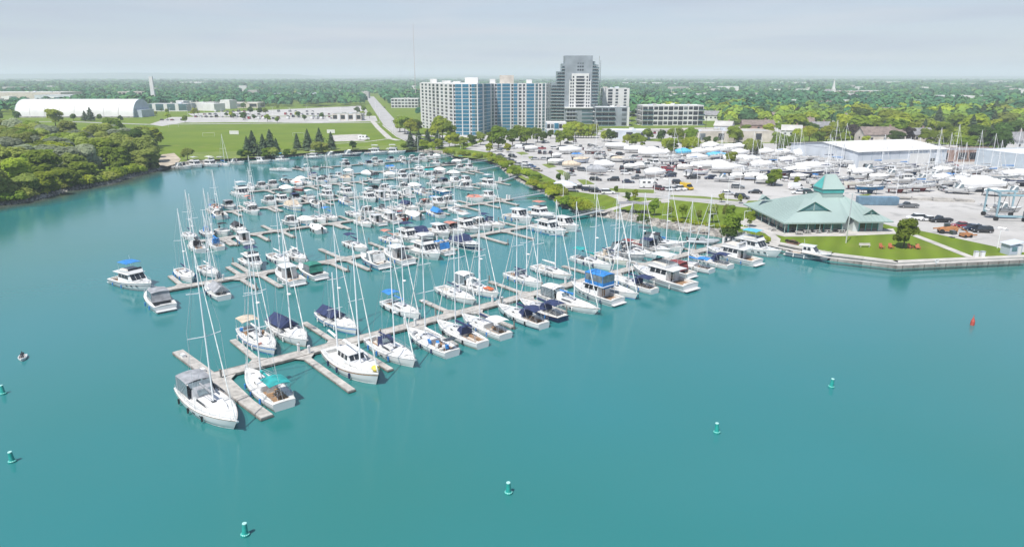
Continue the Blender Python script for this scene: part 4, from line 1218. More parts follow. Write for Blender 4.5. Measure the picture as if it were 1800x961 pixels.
# front pier: the boats one can tell apart
B_ = [(373, 718, 'S', 15.2, 'n', 'g', 'E'), ]
rr0 = random.Random(5)
r, ds, cat = boat('S', 15.4, 'g', 'E', U(372, 722), math.atan2(dT.y, dT.x), rr0); reg(r, ds, 'outside the cross float', cat, 'boats moored at the front pier')
moor(P1, 1, '''468 690 S 13 f t B; 616 645 K 14.5 n w; 682 620 S 13 n n D; 757 608 S 12.5 f w Q; 803 590 S 12.5 f n D; 845 577 S 12 f w Bp
908 558 S 12.5 f n DB; 946 548 S 12 f n DB!; 992 535 S 14 n w E; 1045 523 T 12 f b e; 1082 515 S 12.5 n w; 1122 507 S 12 f n DB; 1160 496 F 15 f w h
1205 486 X 10 f r c; 1240 478 S 10.5 f b B; 1272 470 S 11 f n DB; 1300 460 F 13.5 f w a; 1335 447 F 13.5 n l b''', 11)
moor(P1, -1, '''465 612 S 13 n y QBp; 516 596 S 13.5 n n T; 594 572 S 12.5 n n Tp; 708 550 S 11 n b B; 803 524 S 12 n w; 838 513 S 12.5 n w EW
917 495 S 11 n n D; 972 484 S 11.5 n w; 1047 468 S 11.5 n t B; 1085 462 S 11 n y D%; 1112 452 X 11.5 n k a&; 1152 458 S 10.5 n r B; 1180 451 X 10.5 n n c; 1210 446 S 12.5 n w''', 12)
# an express cruiser lying along beyond the front pier, and a patrol boat on the quay wall
r, ds, cat = boat('X', 13, 'k', 'a', U(1157, 437), math.radians(-18), rr0); reg(r, ds, 'lying alone behind front pier', cat, 'boats moored at the front pier')
r, ds, cat = boat('I', 7.5, 'g', '', U(1236, 428), math.radians(-15), rr0); reg(r, ds, 'behind the front pier near the east bank', cat, 'boats moored at the front pier')
r, ds, cat = boat('C', 9.5, 'k', 'n&', U(1421, 453.5), math.radians(-39), rr0); reg(r, 'dark grey cabin workboat', 'alongside the quay wall below the clubhouse', cat)
# second pier
moor(P2, 1, '''275 532 X 11 f g c; 373 512 S 10.5 f g T; 497 488 C 10.5 f w n; 545 483 X 10 f e c; 652 463 X 10.5 f w a; 690 455 C 11 f k k
737 445 F 12.5 n w h; 778 445 X 9.5 f b a; 805 430 X 11 n n k!; 955 407 F 13 n w h; 985 401 C 11 n w n''', 21)
moor(P2, -1, '''325 487 S 10.5 n w; 365 480 S 10 n w; 448 470 F 10.5 n n b; 485 457 S 11 n w; 520 455 S 10.5 n w D; 626 437 S 11 n n B; 683 425 S 10 n s B; 714 421 F 11 n n b
738 415 X 10.5 n n k; 762 412 C 10 n w n; 788 408 X 10 n s c; 816 404 F 11.5 n w h; 836 400 X 10.5 n w a; 856 396 S 11 n n DB; 912 389 C 11.5 n w n; 950 383 F 12 n s b''', 22)
r, ds, cat = boat('F', 12.5, 'b', 'b', U(237, 504), math.radians(-33), rr0); reg(r, ds, 'off the second pier end', cat, 'boats moored at the second pier')
extra_fingers(P2, 1, [(452, 482), (602, 456), (848, 418), (893, 410)], 11)
extra_fingers(P2, -1, [(440, 482), (600, 456)], 11)
# third pier
moor(P3, 1, '''340 434 S 9.5 f k D; 372 430 S 9.5 f b D; 424 423 C 8.5 f w n; 553 405 R 7.5 f w c; 642 393 S 9.5 n y D; 660 391 C 8.5 f w n; 678 388 C 9 f w n
703 390 R 6 f r b#; 722 382 R 8 f w v; 755 377 S 9.5 f b T; 793 372 S 9.5 f w''', 31)
moor(P3, -1, '''338 421 S 9 n w; 363 413 S 9 n b D; 391 411 R 7 n k b; 420 406 S 10 n k T; 512 394 X 9 n w a; 535 391 R 7.5 n w v; 556 388 S 9.5 n w; 580 386 S 9.5 n b B; 618 379 S 9.5 n w
645 377 X 9 n w a; 674 373 S 10 n k D; 697 371 S 9.5 n w; 722 368 S 10.5 n n T; 748 364 X 9 n s a; 768 361 C 9 n b k; 792 360 X 9.5 n w a; 835 353 R 8 n s c; 858 350 C 9 n w n''', 32)
extra_fingers(P3, 1, [(396, 420), (448, 412), (490, 406), (588, 394), (812, 364), (846, 359), (880, 355)], 8.5)
extra_fingers(P3, -1, [(880, 355)], 7)
# fourth pier
moor(P4, 1, '''382 380 R 8 f w n; 440 373 X 9 n w a; 505 363 X 10.5 n y k%; 548 360 R 8 f w n; 598 355 S 9.5 f w D; 637 348 F 10.5 n w h; 661 347 C 9 f w n; 684 348 F 10 n w h; 707 344 X 9 f w a; 732 340 S 9.5 f w D
768 338 X 10.5 f n n$; 808 331 X 10 n w a; 846 327 F 12 n w h''', 41)
moor(P4, -1, '''380 367 S 9 n y Q; 398 366 X 9 n g c; 435 360 S 9 n s B; 470 356 X 9.5 n w a; 492 355 F 10 n k b; 512 351 X 9 n n c; 534 348 R 8 n w b; 565 344 F 10 n w h; 608 343 F 10.5 n w h; 650 335 X 9 n k c
673 337 X 9.5 n w a; 706 331 X 9 n w a; 724 331 R 8 n w v; 750 323 X 9 n w a; 770 323 X 9 n n c; 787 322 C 9 n w n; 804 319 C 9 n w n''', 42)
extra_fingers(P4, 1, [(410, 374), (480, 366), (870, 321)], 8)
# fifth pier
moor(P5, 1, '''414 341 F 13 n w h; 502 335 R 8.5 n w v; 524 335 R 7.5 n o b#; 570 329 S 9 n w; 660 322 R 8 n k b; 706 316 C 9 n w n; 724 318 X 9 n w a; 746 312 X 9.5 n w a; 766 310 R 8 n k c; 790 307 R 8 n w v''', 51)
moor(P5, -1, '''440 332 S 9 n w D; 456 330 X 9 n w a; 478 329 X 9.5 n w a; 524 326 W 9 n w; 546 326 S 8.5 n w; 572 324 X 9 n w a; 590 322 R 8 n k b; 612 319 R 8 n y c; 690 312 R 8 n w v; 712 310 X 9 n w a; 735 306 F 9.5 n w h; 757 305 R 8 n t c; 774 303 R 8 n w v; 808 299 X 9 n w a; 824 299 C 8.5 n w n''', 52)
extra_fingers(P5, 1, [(470, 336), (545, 329), (590, 324), (625, 320), (690, 315), (812, 303), (830, 302)], 7.5)
# sixth and seventh piers: smaller craft
moor(P6, 1, '''494 319 R 6.5 f k b; 519 315 R 7 n w v; 562 313 R 6.5 f k c; 586 310 C 7 n w n; 633 305 W 7 n w; 653 306 I 5.4 f k; 690 302 R 6.5 n w n; 735 298 R 6.5 n w c''', 61)
moor(P6, -1, '''545 308 R 6.5 n n c; 608 303 R 7 n w v; 680 296 R 7.5 n b c; 775 292 C 7.5 n w n; 788 290 I 5.4 n k; 803 289 I 5.4 n k; 814 290 R 7 n w v''', 62)
moor(P7, 1, '''540 300 R 6.5 n w b; 558 299 R 6.5 n k c; 600 292 X 8 n k c; 645 291 X 8.5 n n c; 672 291 X 8 n w a; 704 286 R 7 f w b; 722 284 X 8.5 n w a; 740 283 R 7 n g c''', 71)
moor(P7, -1, '''528 298 I 5.4 n k; 598 287 C 8 n l k; 662 286 X 8.5 n w a; 686 283 X 8 n n c; 703 281 X 8 n w a; 718 279 X 8 n w a; 732 277 X 8.5 n w a; 745 276 C 8 n w n; 758 276 R 7 n w v''', 72)
# boats lying along the north bank
rrN = random.Random(8)
for x, y, T, L, cv, opt, az in [(322, 297, 'X', 10, 'g', 'a', -20), (344, 294, 'F', 11.5, 'w', 'h', -35), (371, 293, 'F', 11.5, 'w', 'b', -30), (394, 292, 'S', 10.5, 'w', '', -40), (417, 289, 'X', 9.5, 'k', 'a', -25), (459, 288, 'C', 10, 'w', 'n', -10),
     (494, 284, 'F', 10, 'l', 'b', -15), (553, 279, 'F', 10, 'w', 'h', -8), (586, 277, 'X', 10.5, 'w', 'a', -8), (617, 275, 'X', 11.5, 'w', 'a!', 0), (662, 272, 'F', 12.5, 'w', 'h', -3), (693, 271, 'F', 12.5, 'w', 'h', -3), (495, 301, 'S', 11, 'w', 'x', -18), (812, 284.5, 'R', 7, 'e', 'b', 10)]:
    r, ds, cat = boat(T, L, cv, opt, U(x, y), math.radians(az), rrN); reg(r, ds, 'moored along the north bank', cat, 'boats along the north bank')
# ================================================================ BUILDINGS
WALLW = mat('render_white', (0.62, 0.62, 0.61), 0.8, 0.05, 0.15)
WALLG = mat('cladding_grey', (0.25, 0.285, 0.315), 0.7, 0.1, 0.15)
WALLB = mat('panel_blue_grey', (0.40, 0.46, 0.52), 0.7, 0.08, 0.15)
WALLC = mat('brick_beige', (0.55, 0.50, 0.44), 0.85, 0.1, 0.3)
WALLR = mat('brick_brown', (0.30, 0.20, 0.16), 0.85, 0.15, 0.5)
SIDEW = mat('metal_siding_pale', (0.52, 0.56, 0.61), 0.5, 0.06, 0.2)
GBLUE = mat('tinted_glass_blue', (0.05, 0.26, 0.40), 0.12, 0.3, 0.25, spec=0.9)
GTEAL = mat('tinted_glass_teal', (0.11, 0.21, 0.23), 0.12, 0.3, 0.25, spec=0.9)
GDARK = mat('window_dark', (0.045, 0.055, 0.065), 0.1, 0.3, 0.2, spec=0.8)
GPALE = mat('window_pale', (0.22, 0.26, 0.28), 0.15, 0.3, 0.3, spec=0.8)
ROOFW = mat('roof_white', (0.64, 0.64, 0.63), 0.7, 0.07, 0.1)
ROOFG = mat('roof_gravel', (0.42, 0.41, 0.39), 0.9, 0.12, 0.1)
ROOFT = mat('roof_seafoam_metal', (0.285, 0.365, 0.342), 0.6, 0.06, 0.08)
TEALM = mat('painted_teal', (0.07, 0.36, 0.34), 0.5, 0.06, 0.4)
SHING = mat('shingle_brown', (0.20, 0.16, 0.14), 0.9, 0.15, 0.6)
SHING2 = mat('shingle_grey', (0.23, 0.23, 0.24), 0.9, 0.15, 0.6)

UNIT = {}
def unit_box(m):
    if m.name not in UNIT:
        b = MB(); b.box(-.5, .5, -.5, .5, -.5, .5); UNIT[m.name] = b.mesh('pane_' + m.name, m)
    return UNIT[m.name]
class Bld:
    def __init__(s, name, loc, rz=0.0):
        s.root = bpy.data.objects.new(name, None); COL.objects.link(s.root); s.root.location = loc; s.root.rotation_euler = (0, 0, rz); s.pieces = []
    def part(s, name, mb, m, parent=None, smooth=None):
        return link(name, mb.mesh(name, m, smooth), parent or s.root)
    def piece(s, name, c, size, rz, m): s.pieces.append((name, Vector(c), Vector(size), rz, m))
    def finish(s, keep=300):
        by = {}
        for p in s.pieces: by.setdefault(p[0], []).append(p)
        for nm, ps in by.items():
            ps.sort(key=lambda p: -max(p[2].x, p[2].y)*p[2].z)
            for n_, c, sz, rz, m in ps[:keep]: link(nm, unit_box(m), s.root, c, rz, tuple(sz))
            rest = ps[keep:]
            if rest:
                ms = []; mb = MB()
                for n_, c, sz, rz, m in rest:
                    if m not in ms: ms.append(m)
                    mb.obox(c-Vector((0, 0, sz.z/2)), sz.x, sz.y, sz.z, rz, ms.index(m))
                o = link(nm, mb.mesh(nm, ms), s.root); o['kind'] = 'stuff'
        return s.root
    def wall_face(s, p0, p1, z0, floors, fh, bays, wmat=GDARK, seed=0, slab=WALLW):
        # p0 -> p1 seen left to right from outside (local xy); bays: string of codes
        r = random.Random(seed)
        p0, p1 = Vector((*p0, 0)), Vector((*p1, 0)); d = p1-p0; L = d.length; d.normalize(); n = Vector((d.y, -d.x, 0)); rz = math.atan2(d.y, d.x)
        W_ = {'P': .35, 'G': 1.2, 'g': .8, 'W': 1.0, 'w': .7, 'B': 1.1, 'N': .5, 'D': 1.0}
        tot = sum(W_[b] for b in bays); x = 0
        H = floors*fh
        for b in bays:
            w = L*W_[b]/tot; c = p0+d*(x+w/2); x += w
            if b == 'P': s.piece('pilaster', c+n*.25+Vector((0, 0, z0+H/2)), (w, .5, H+.4), rz, slab)
            for k in range(floors):
                z = z0+k*fh
                if b in 'Gg':
                    m = GBLUE if b == 'G' else GTEAL
                    s.piece('glass_pane', c+n*.2+Vector((0, 0, z+fh*.56)), (w-.12, .36, fh*.86), rz, m)
                    s.piece('floor_slab', c+n*.22+Vector((0, 0, z+fh*.06)), (w, .5, fh*.11), rz, slab)
                elif b in 'Ww':
                    s.piece('window', c+n*.04+Vector((0, 0, z+fh*.55)), (w*.76, .14, fh*.62), rz, r.choice([wmat, wmat, GDARK, GDARK, GPALE]))
                elif b == 'D':
                    s.piece('window', c+n*.04+Vector((0, 0, z+fh*.52)), (w*.9, .14, fh*.74), rz, GDARK)
                elif b == 'B':
                    s.piece('window', c+n*.05+Vector((0, 0, z+fh*.52)), (w*.85, .12, fh*.7), rz, GDARK)
                    s.piece('floor_slab', c+n*.75+Vector((0, 0, z+.06)), (w, 1.5, .2), rz, slab)
                    s.piece('balcony_rail', c+n*1.45+Vector((0, 0, z+.65)), (w*.97, .06, 1.0), rz, GTEAL)

def footprint(pts, z0, z1):
    mb = MB(); n = len(pts)
    mb.add([(x, y, z0) for x, y in pts]+[(x, y, z1) for x, y in pts], [tuple(range(n-1, -1, -1)), tuple(range(n, 2*n))]+[(i, (i+1) % n, n+(i+1) % n, n+i) for i in range(n)])
    return mb
def flat_building(name, c, sx, sy, h, rz, wall, roof, label, where, cat='building', floors=0, bays='', parapet=.5, units=0, seed=0):
    b = Bld(name, Vector((c[0], c[1], LZ)), rz)
    b.part('wall', MB().obox((0, 0, -.3), sx, sy, h+.3), wall)
    m = MB(); m.obox((0, 0, h+.003), sx-.5, sy-.5, .12); b.part('roof', m, roof)
    for s_ in (-1, 1):
        m = MB(); m.obox((0, s_*(sy/2-.1), h), sx+.12, .3, parapet); b.part('parapet', m, wall)
        m = MB(); m.obox((s_*(sx/2-.1), 0, h), .3, sy-.5, parapet); b.part('parapet', m, wall)
    r = random.Random(seed+3)
    for k in range(units):
        m = MB(); m.obox((r.uniform(-.4, .4)*sx, r.uniform(-.35, .35)*sy, h+.12), r.uniform(1.5, 4), r.uniform(1.5, 3), r.uniform(.8, 1.8)); b.part('rooftop_unit', m, r.choice([ROOFG, WALLW, SIDEW]))
    if floors:
        fh = h/floors
        b.wall_face((-sx/2, -sy/2), (sx/2, -sy/2), 0, floors, fh, bays, seed=seed)
        sb = bays[:max(2, int(len(bays)*sy/sx))]
        b.wall_face((-sx/2, sy/2), (-sx/2, -sy/2), 0, floors, fh, sb, seed=seed+1); b.wall_face((sx/2, -sy/2), (sx/2, sy/2), 0, floors, fh, sb, seed=seed+2)
    b.finish()
    reg(b.root, label, where, cat)
    return b

# ---- white and blue apartment block
def apartments():
    o = G(797, 238); b = Bld('apartment_building', o)
    q = lambda x, y: (G(x, y)-o).to_2d()
    A, C = q(735, 222), Vector((0, 0)); D = q(841, 238.5); E = q(868, 232.5); F = q(959, 231)
    H = 33.5; fl = 14; fh = H/fl
    AL = C+(A-C).normalized()*84           # left wing runs back from the front corner
    wing = [C, AL, AL+Vector((17, 7)), Vector((16, 20)), Vector((D.x, 12)), D]
    b.part('wall', footprint([tuple(p) for p in wing[::-1]], -.3, H), WALLW)
    right = [D+Vector((-1, 8)), E, F, F+Vector((4, 17)), E+Vector((0, 20))]
    b.part('wall', footprint([tuple(p) for p in right], -.3, H-.4), WALLW)
    b.wall_face(tuple(AL), (0, 0), 0, fl, fh, 'PWPWPWPDPDPWPWPW', seed=1)
    b.wall_face((0, 0), tuple(D), 0, fl, fh, 'PwGGPGGPwGgP', seed=2)
    b.wall_face(tuple(D), tuple(E), 0, fl, fh, 'GPgGPg', seed=3)
    b.wall_face(tuple(E), tuple(F), 0, fl, fh, 'PwGPGGPwGPWPwPGGPgPwPgP', seed=4)
    b.wall_face(tuple(F), tuple(F+Vector((4, 17))), 0, fl, fh, 'gPgPg', seed=5)
    for poly_, z in ((wing, H), (right, H-.4)):
        c = sum((Vector(p) for p in poly_), Vector((0, 0)))/len(poly_)
        m = footprint([tuple(c+(Vector(p)-c)*.97) for p in (poly_[::-1] if poly_ is wing else poly_)], z+.004, z+.5); b.part('roof', m, ROOFW)
    for x, y, sx, sy, h in ((12, 18, 9, 7, 4.2), (-6, 25, 6, 6, 2), (2, 14, 5, 4, 1.6), (36, 34, 10, 7, 5.6), (52, 38, 4, 3, 2.6), (26, 32, 4, 4, 3), (-18, 52, 5, 4, 3)):
        m = MB(); m.obox((x, y, H+.05), sx, sy, h); b.part('rooftop_unit', m, WALLC if h > 5 else WALLW)
    b.finish(300)
    reg(b.root, 'wide white apartment block with stacked blue glass bays', 'beyond the north-east corner of the marina', 'apartment building')
apartments()

# ---- grey tower with white front panel and stepped balconies
def tower():
    o = G(1011, 217); b = Bld('tower_block', o)
    s = .478; X = lambda px: (px-1011)*s; fh = 2.95
    b.part('wall', footprint([(X(991), 0), (X(1039), 0), (X(1039), 22), (X(991), 22)], -.3, 60.5), WALLG)
    m = MB(); m.obox((X(1015), 11.2, 60.5), 23, 22.2, 1.6); b.part('penthouse', m, WALLG); b.root.scale = (1, 1, .885)
    tops = [(968, 978, 38), (978, 986, 48), (986, 991, 55)]
    for k, (x0, x1, h) in enumerate(tops):
        b.part('wall', footprint([(X(x0), 2+(2-k)*1.2), (X(x1), 2+(2-k)*1.2), (X(x1), 21), (X(x0), 21)], -.3, h), mat('cladding_teal_grey', (.24, .29, .31), .5, .1, .2))
        for i in range(int(h/fh)):
            z = i*fh
            b.piece('floor_slab', ((X(x0)+X(x1))/2-.3, 1.4+(2-k)*1.2, z+.1), (X(x1)-X(x0)+.8, 3.0, .3), 0, mat('slab_pale', (.55, .57, .58), .8, .05, .3))
            b.piece('balcony_rail', ((X(x0)+X(x1))/2-.3, -.05+(2-k)*1.2, z+.75), (X(x1)-X(x0)+.7, .08, .9), 0, GTEAL)
            b.piece('window', ((X(x0)+X(x1))/2, 1.95+(2-k)*1.2, z+1.5), ((X(x1)-X(x0))*.8, .2, 2.0), 0, GDARK)
    for k, (x0, x1, h) in enumerate([(1039, 1044, 57), (1044, 1050, 54)]):
        b.part('wall', footprint([(X(x0), 2+k), (X(x1), 2+k), (X(x1), 21), (X(x0), 21)], -.3, h), mat('cladding_teal_grey', (.24, .29, .31), .5, .1, .2))
        for i in range(int(h/fh)):
            z = i*fh
            b.piece('floor_slab', ((X(x0)+X(x1))/2+.3, 1.4+k, z+.1), (X(x1)-X(x0)+.7, 2.6, .28), 0, mat('slab_pale', (.55, .57, .58), .8, .05, .3))
            b.piece('balcony_rail', ((X(x0)+X(x1))/2+.3, .1+k, z+.75), (X(x1)-X(x0)+.6, .08, .9), 0, GTEAL)
    # white front panel, two heights
    b.part('front_panel', footprint([(X(999), -.9), (X(1037), -.9), (X(1037), 0), (X(999), 0)], 14, 40), WALLW)
    b.part('front_panel', footprint([(X(1003), -.88), (X(1033), -.88), (X(1033), 0), (X(1003), 0)], 40, 46), WALLW)
    for i in range(int(46/fh)):
        z = i*fh
        if z < 14.5: continue
        for px, w in ([(1002, 1.2), (1006, 1.2)] if z < 38.5 else [(1006, 1.2)])+[(1018, 6.6)]+([(1030, 1.2), (1034, 1.2)] if z < 38.5 else [(1030, 1.2)]):
            b.piece('window', (X(px), -.93, z+1.5), (w, .12, 1.7), 0, GDARK)
        if z < 44: b.piece('floor_slab', (X(1018), -1.2, z+.1), (7.6, 1.1, .25), 0, WALLW)
    for z in (48, 51, 54):
        for px in (1014, 1018, 1022): b.piece('window', (X(px), -.03, z+1.2), (1.4, .12, 1.5), 0, GDARK if z != 54 else GPALE)
    # podium
    b.part('podium', footprint([(X(993), -9), (X(1046), -9), (X(1050), -6), (X(1050), 0), (X(993), 0)], -.3, 14.5), WALLG)
    m = MB(); m.box(X(991), X(1051), -10, .2, 14.5, 15.3); b.part('podium_cornice', m, WALLW)
    for i in range(4):
        b.piece('floor_slab', (X(1002), -9.7, i*3.5+.3), (9, 1.6, .35), 0, mat('slab_pale', (.55, .57, .58), .8, .05, .3))
        for k in range(3): b.piece('window', (X(997+k*5), -9.04, i*3.5+2), (1.9, .14, 2), 0, GDARK)
        b.piece('window', (X(1030), -9.04, i*3.5+2), (9, .14, 2.2), 0, GTEAL)
    m = MB(); m.tube((X(1052), 6, 0), (X(1052), 6, 62), .45, .3, n=5); b.part('hoist_mast', m, STEEL)
    m = MB(); m.tube((X(1055), 8, 0), (X(1055), 8, 58), .3, .2, n=5); b.part('hoist_mast', m, STEEL)
    b.finish(300)
    reg(b.root, 'tall dark grey tower with white window panel and stepped balconies', 'rising above the horizon', 'tower')
tower()
g = G(1080, 222)
flat_building('apartment_building', (g.x+8, g.y+62), 23, 20, 28, 0, WALLW, ROOFW, 'white mid-rise block with one dark window stripe', 'right behind the grey tower', 'apartment building', 11, 'NNDNwNNwN', units=3, seed=2)
flat_building('commercial_building', (g.x-2, g.y+10), 27, 20, 14.5, 0, WALLG, ROOFW, 'dark grey four-storey block with white balconies and bay', 'right of the grey tower', 'building', 4, 'BBBNNWP', units=3, seed=3)
g = G(1181, 221)
flat_building('commercial_building', (g.x, g.y+11), 50, 20, 15.5, math.radians(3), WALLW, ROOFW, 'long white four-storey block with rows of dark windows', 'right of the tower', 'building', 4, 'BBWDWDWDWWDB', units=7, seed=4)
g = G(978, 240); flat_building('commercial_building', (g.x, g.y+8), 13, 14, 8.6, 0, WALLW, ROOFW, 'small white two-storey block', 'between the apartments and hedge', 'building', 2, 'WWGWW', seed=5)
g = G(1288, 251); flat_building('commercial_building', (g.x-1, g.y+13), 52, 22, 6.2, 0, WALLC, ROOFG, 'long low beige block with grey flat roof', 'behind the boatyard', 'building', 1, 'NNwNNwNNwNNwNN', units=5, seed=6)
g = G(1110, 246); flat_building('commercial_building', (g.x, g.y+10), 24, 16, 5.2, math.radians(-8), SIDEW, ROOFW, 'low pale blue shed with white roof', 'behind the first boatyard rows', 'building', 1, 'NwNNDNNwN', units=2, seed=7)
g = G(1150, 233); flat_building('commercial_building', (g.x, g.y+10), 70, 12, 1.2, math.radians(1), CONC, ROOFG, 'long low concrete parking deck', 'in front of the white four-storey block', 'building', seed=8)
g = G(711, 190); flat_building('office_building', (g.x, g.y+12), 34, 20, 11, 0, WALLW, ROOFW, 'white three-storey office block', 'left of the apartments', 'building', 3, 'WWWWWWWW', units=3, seed=9)
# low buildings beyond the field and car parks
for x, y, sx, sy, h, wl, rf, lb, wh, fl, by in [
    (30, 176, 150, 60, 12, WALLC, ROOFW, 'wide industrial hall with white roof', 'at the far left edge', 0, ''),
    (100, 178, 70, 40, 9, SIDEW, ROOFG, 'grey-roofed industrial hall', 'behind the white dome', 0, ''),
    (230, 176, 40, 22, 13, WALLC, ROOFG, 'beige block', 'behind the right end of the dome', 2, 'WWWWWW'),
    (292, 196, 48, 22, 8, GPALE, ROOFW, 'glass-fronted entrance hall with white roof', 'right of the dome', 1, 'gPgPgPg'),
    (392, 190, 88, 26, 6, WALLC, ROOFW, 'long low hall with pale roof', 'beyond the left car park', 1, 'NWNWNWNWNW'),
    (610, 212, 26, 14, 5.5, WALLC, mat('roof_green_metal', (.05, .17, .15), .5, .08, .2), 'low station building with dark green roof', 'at the field edge by the street', 1, 'wPwPwPw'),
    (540, 172, 130, 20, 7, SIDEW, ROOFG, 'long low pale depot', 'on the rail line beyond the car parks', 0, ''),
    (338, 152, 95, 60, 16, WALLW, ROOFW, 'white-roofed warehouse', 'far off behind the slender white tower', 0, ''),
    (480, 155, 60, 40, 10, WALLC, ROOFG, 'small grey warehouse', 'far off above the car parks', 0, ''),
    (60, 146, 120, 60, 16, WALLW, ROOFW, 'white factory roof', 'far off at upper left', 0, ''),
    (120, 149, 70, 40, 12, WALLW, ROOFW, 'small white factory roof', 'far off at upper left', 0, ''),
    (1130, 152, 150, 60, 14, WALLW, ROOFW, 'broad white warehouse', 'far off right of the tower', 0, ''),
    (1240, 151, 110, 60, 13, WALLW, ROOFW, 'white warehouse', 'far off right of the tower', 0, ''),
    (1385, 151, 150, 60, 14, WALLW, ROOFW, 'long white distribution shed', 'far off among trees at right', 0, ''),
    (1580, 150, 190, 60, 14, WALLW, ROOFW, 'very long white distribution shed', 'far off at right', 0, ''),
    (1690, 153, 120, 60, 12, WALLC, ROOFG, 'grey distribution shed', 'far off at right', 0, ''),
    (1770, 149, 120, 60, 14, WALLW, ROOFW, 'white distribution shed', 'far off at right edge', 0, ''),
    (1500, 170, 80, 26, 10, WALLC, ROOFG, 'pale school block', 'among trees beyond the boatyard', 2, 'WWWWWWWWWW')]:
    g = G(x, y); flat_building('industrial_building', (g.x, g.y+sy/2), sx, sy, h, 0, wl, rf, lb, wh, 'building', fl, by, units=3 if sx < 90 else 6, seed=x)
# ---- white half-cylinder sports dome
def dome():
    o = G(131, 207); b = Bld('sports_dome', o)
    Rr, Hh, L2 = 17.0, 17.0, 57.0
    nseg = 8
    for k in range(nseg):
        m = MB(); secs = []
        x0, x1 = -L2+2*L2*k/nseg+.12, -L2+2*L2*(k+1)/nseg-.12
        for x, sc in ((x0, .996), ((x0+x1)/2, 1.0), (x1, .996)):
            secs.append([(x, 17-Rr*sc*math.cos(a), Hh*sc*max(0, math.sin(a))**.85) for a in [math.pi*i/14 for i in range(15)]])
        m.loft(secs); b.part('roof_panel', m, mat('membrane_white', (.60, .60, .60), .6, .05, .1), smooth=40)
    for s_ in (-1, 1):
        m = MB(); pts = [(s_*L2, 17-Rr*math.cos(a), Hh*max(0, math.sin(a))**.85) for a in [math.pi*i/14 for i in range(15)]]
        m.add(pts+[(x+s_*.4, y, z) for x, y, z in pts], [tuple(range(15)), tuple(range(15, 30))]+[(i, i+1, i+16, i+15) for i in range(14)]); b.part('end_wall', m, WALLB)
    m = MB(); m.box(L2+.4, L2+6, 5, 29, 0, 7); b.part('annex', m, WALLB)
    m = MB(); m.box(-L2, L2, -.6, .4, -.2, 1.2); b.part('plinth', m, CONCD)
    reg(b.root, 'huge white half-round sports dome', 'beyond the wood on the left', 'sports hall')
dome()
# leaning white tower and far mast
o = G(272, 188); b = Bld('slender_tower', o)
m = MB(); secs = []
for z, dx, w in ((0, 0, 5.4), (15, 0, 5.0), (38, 0, 4.2)): secs.append([(dx-w/2, -1.2, z), (dx+w/2, -1.2, z), (dx+w/2, 1.2, z), (dx-w/2, 1.2, z)])
m.loft(secs, ring=True, cap1=True); b.part('shaft', m, WALLW); m = MB(); m.obox((0, 0, -.5), 9, 5, 1.2); b.part('base', m, CONC)
reg(b.root, 'tall slender white tower', 'right of the dome', 'tower')
o = G(731, 177.5); b = Bld('radio_mast', o); m = MB(); m.tube((0, 0, 0), (0, 0, 118), .55, .35, n=4); b.part('lattice_shaft', m, mat('mast_paint', (.5, .42, .42), .6, .1, .2))
for a in (0.4, 2.5, 4.6):
    m = MB(); m.tube((0, 0, 100), (55*math.cos(a), 55*math.sin(a), 0), .06, n=3); b.part('guy_wire', m, WIRE)
reg(b.root, 'thin guyed radio mast', 'far behind the left end of the apartments', 'mast')

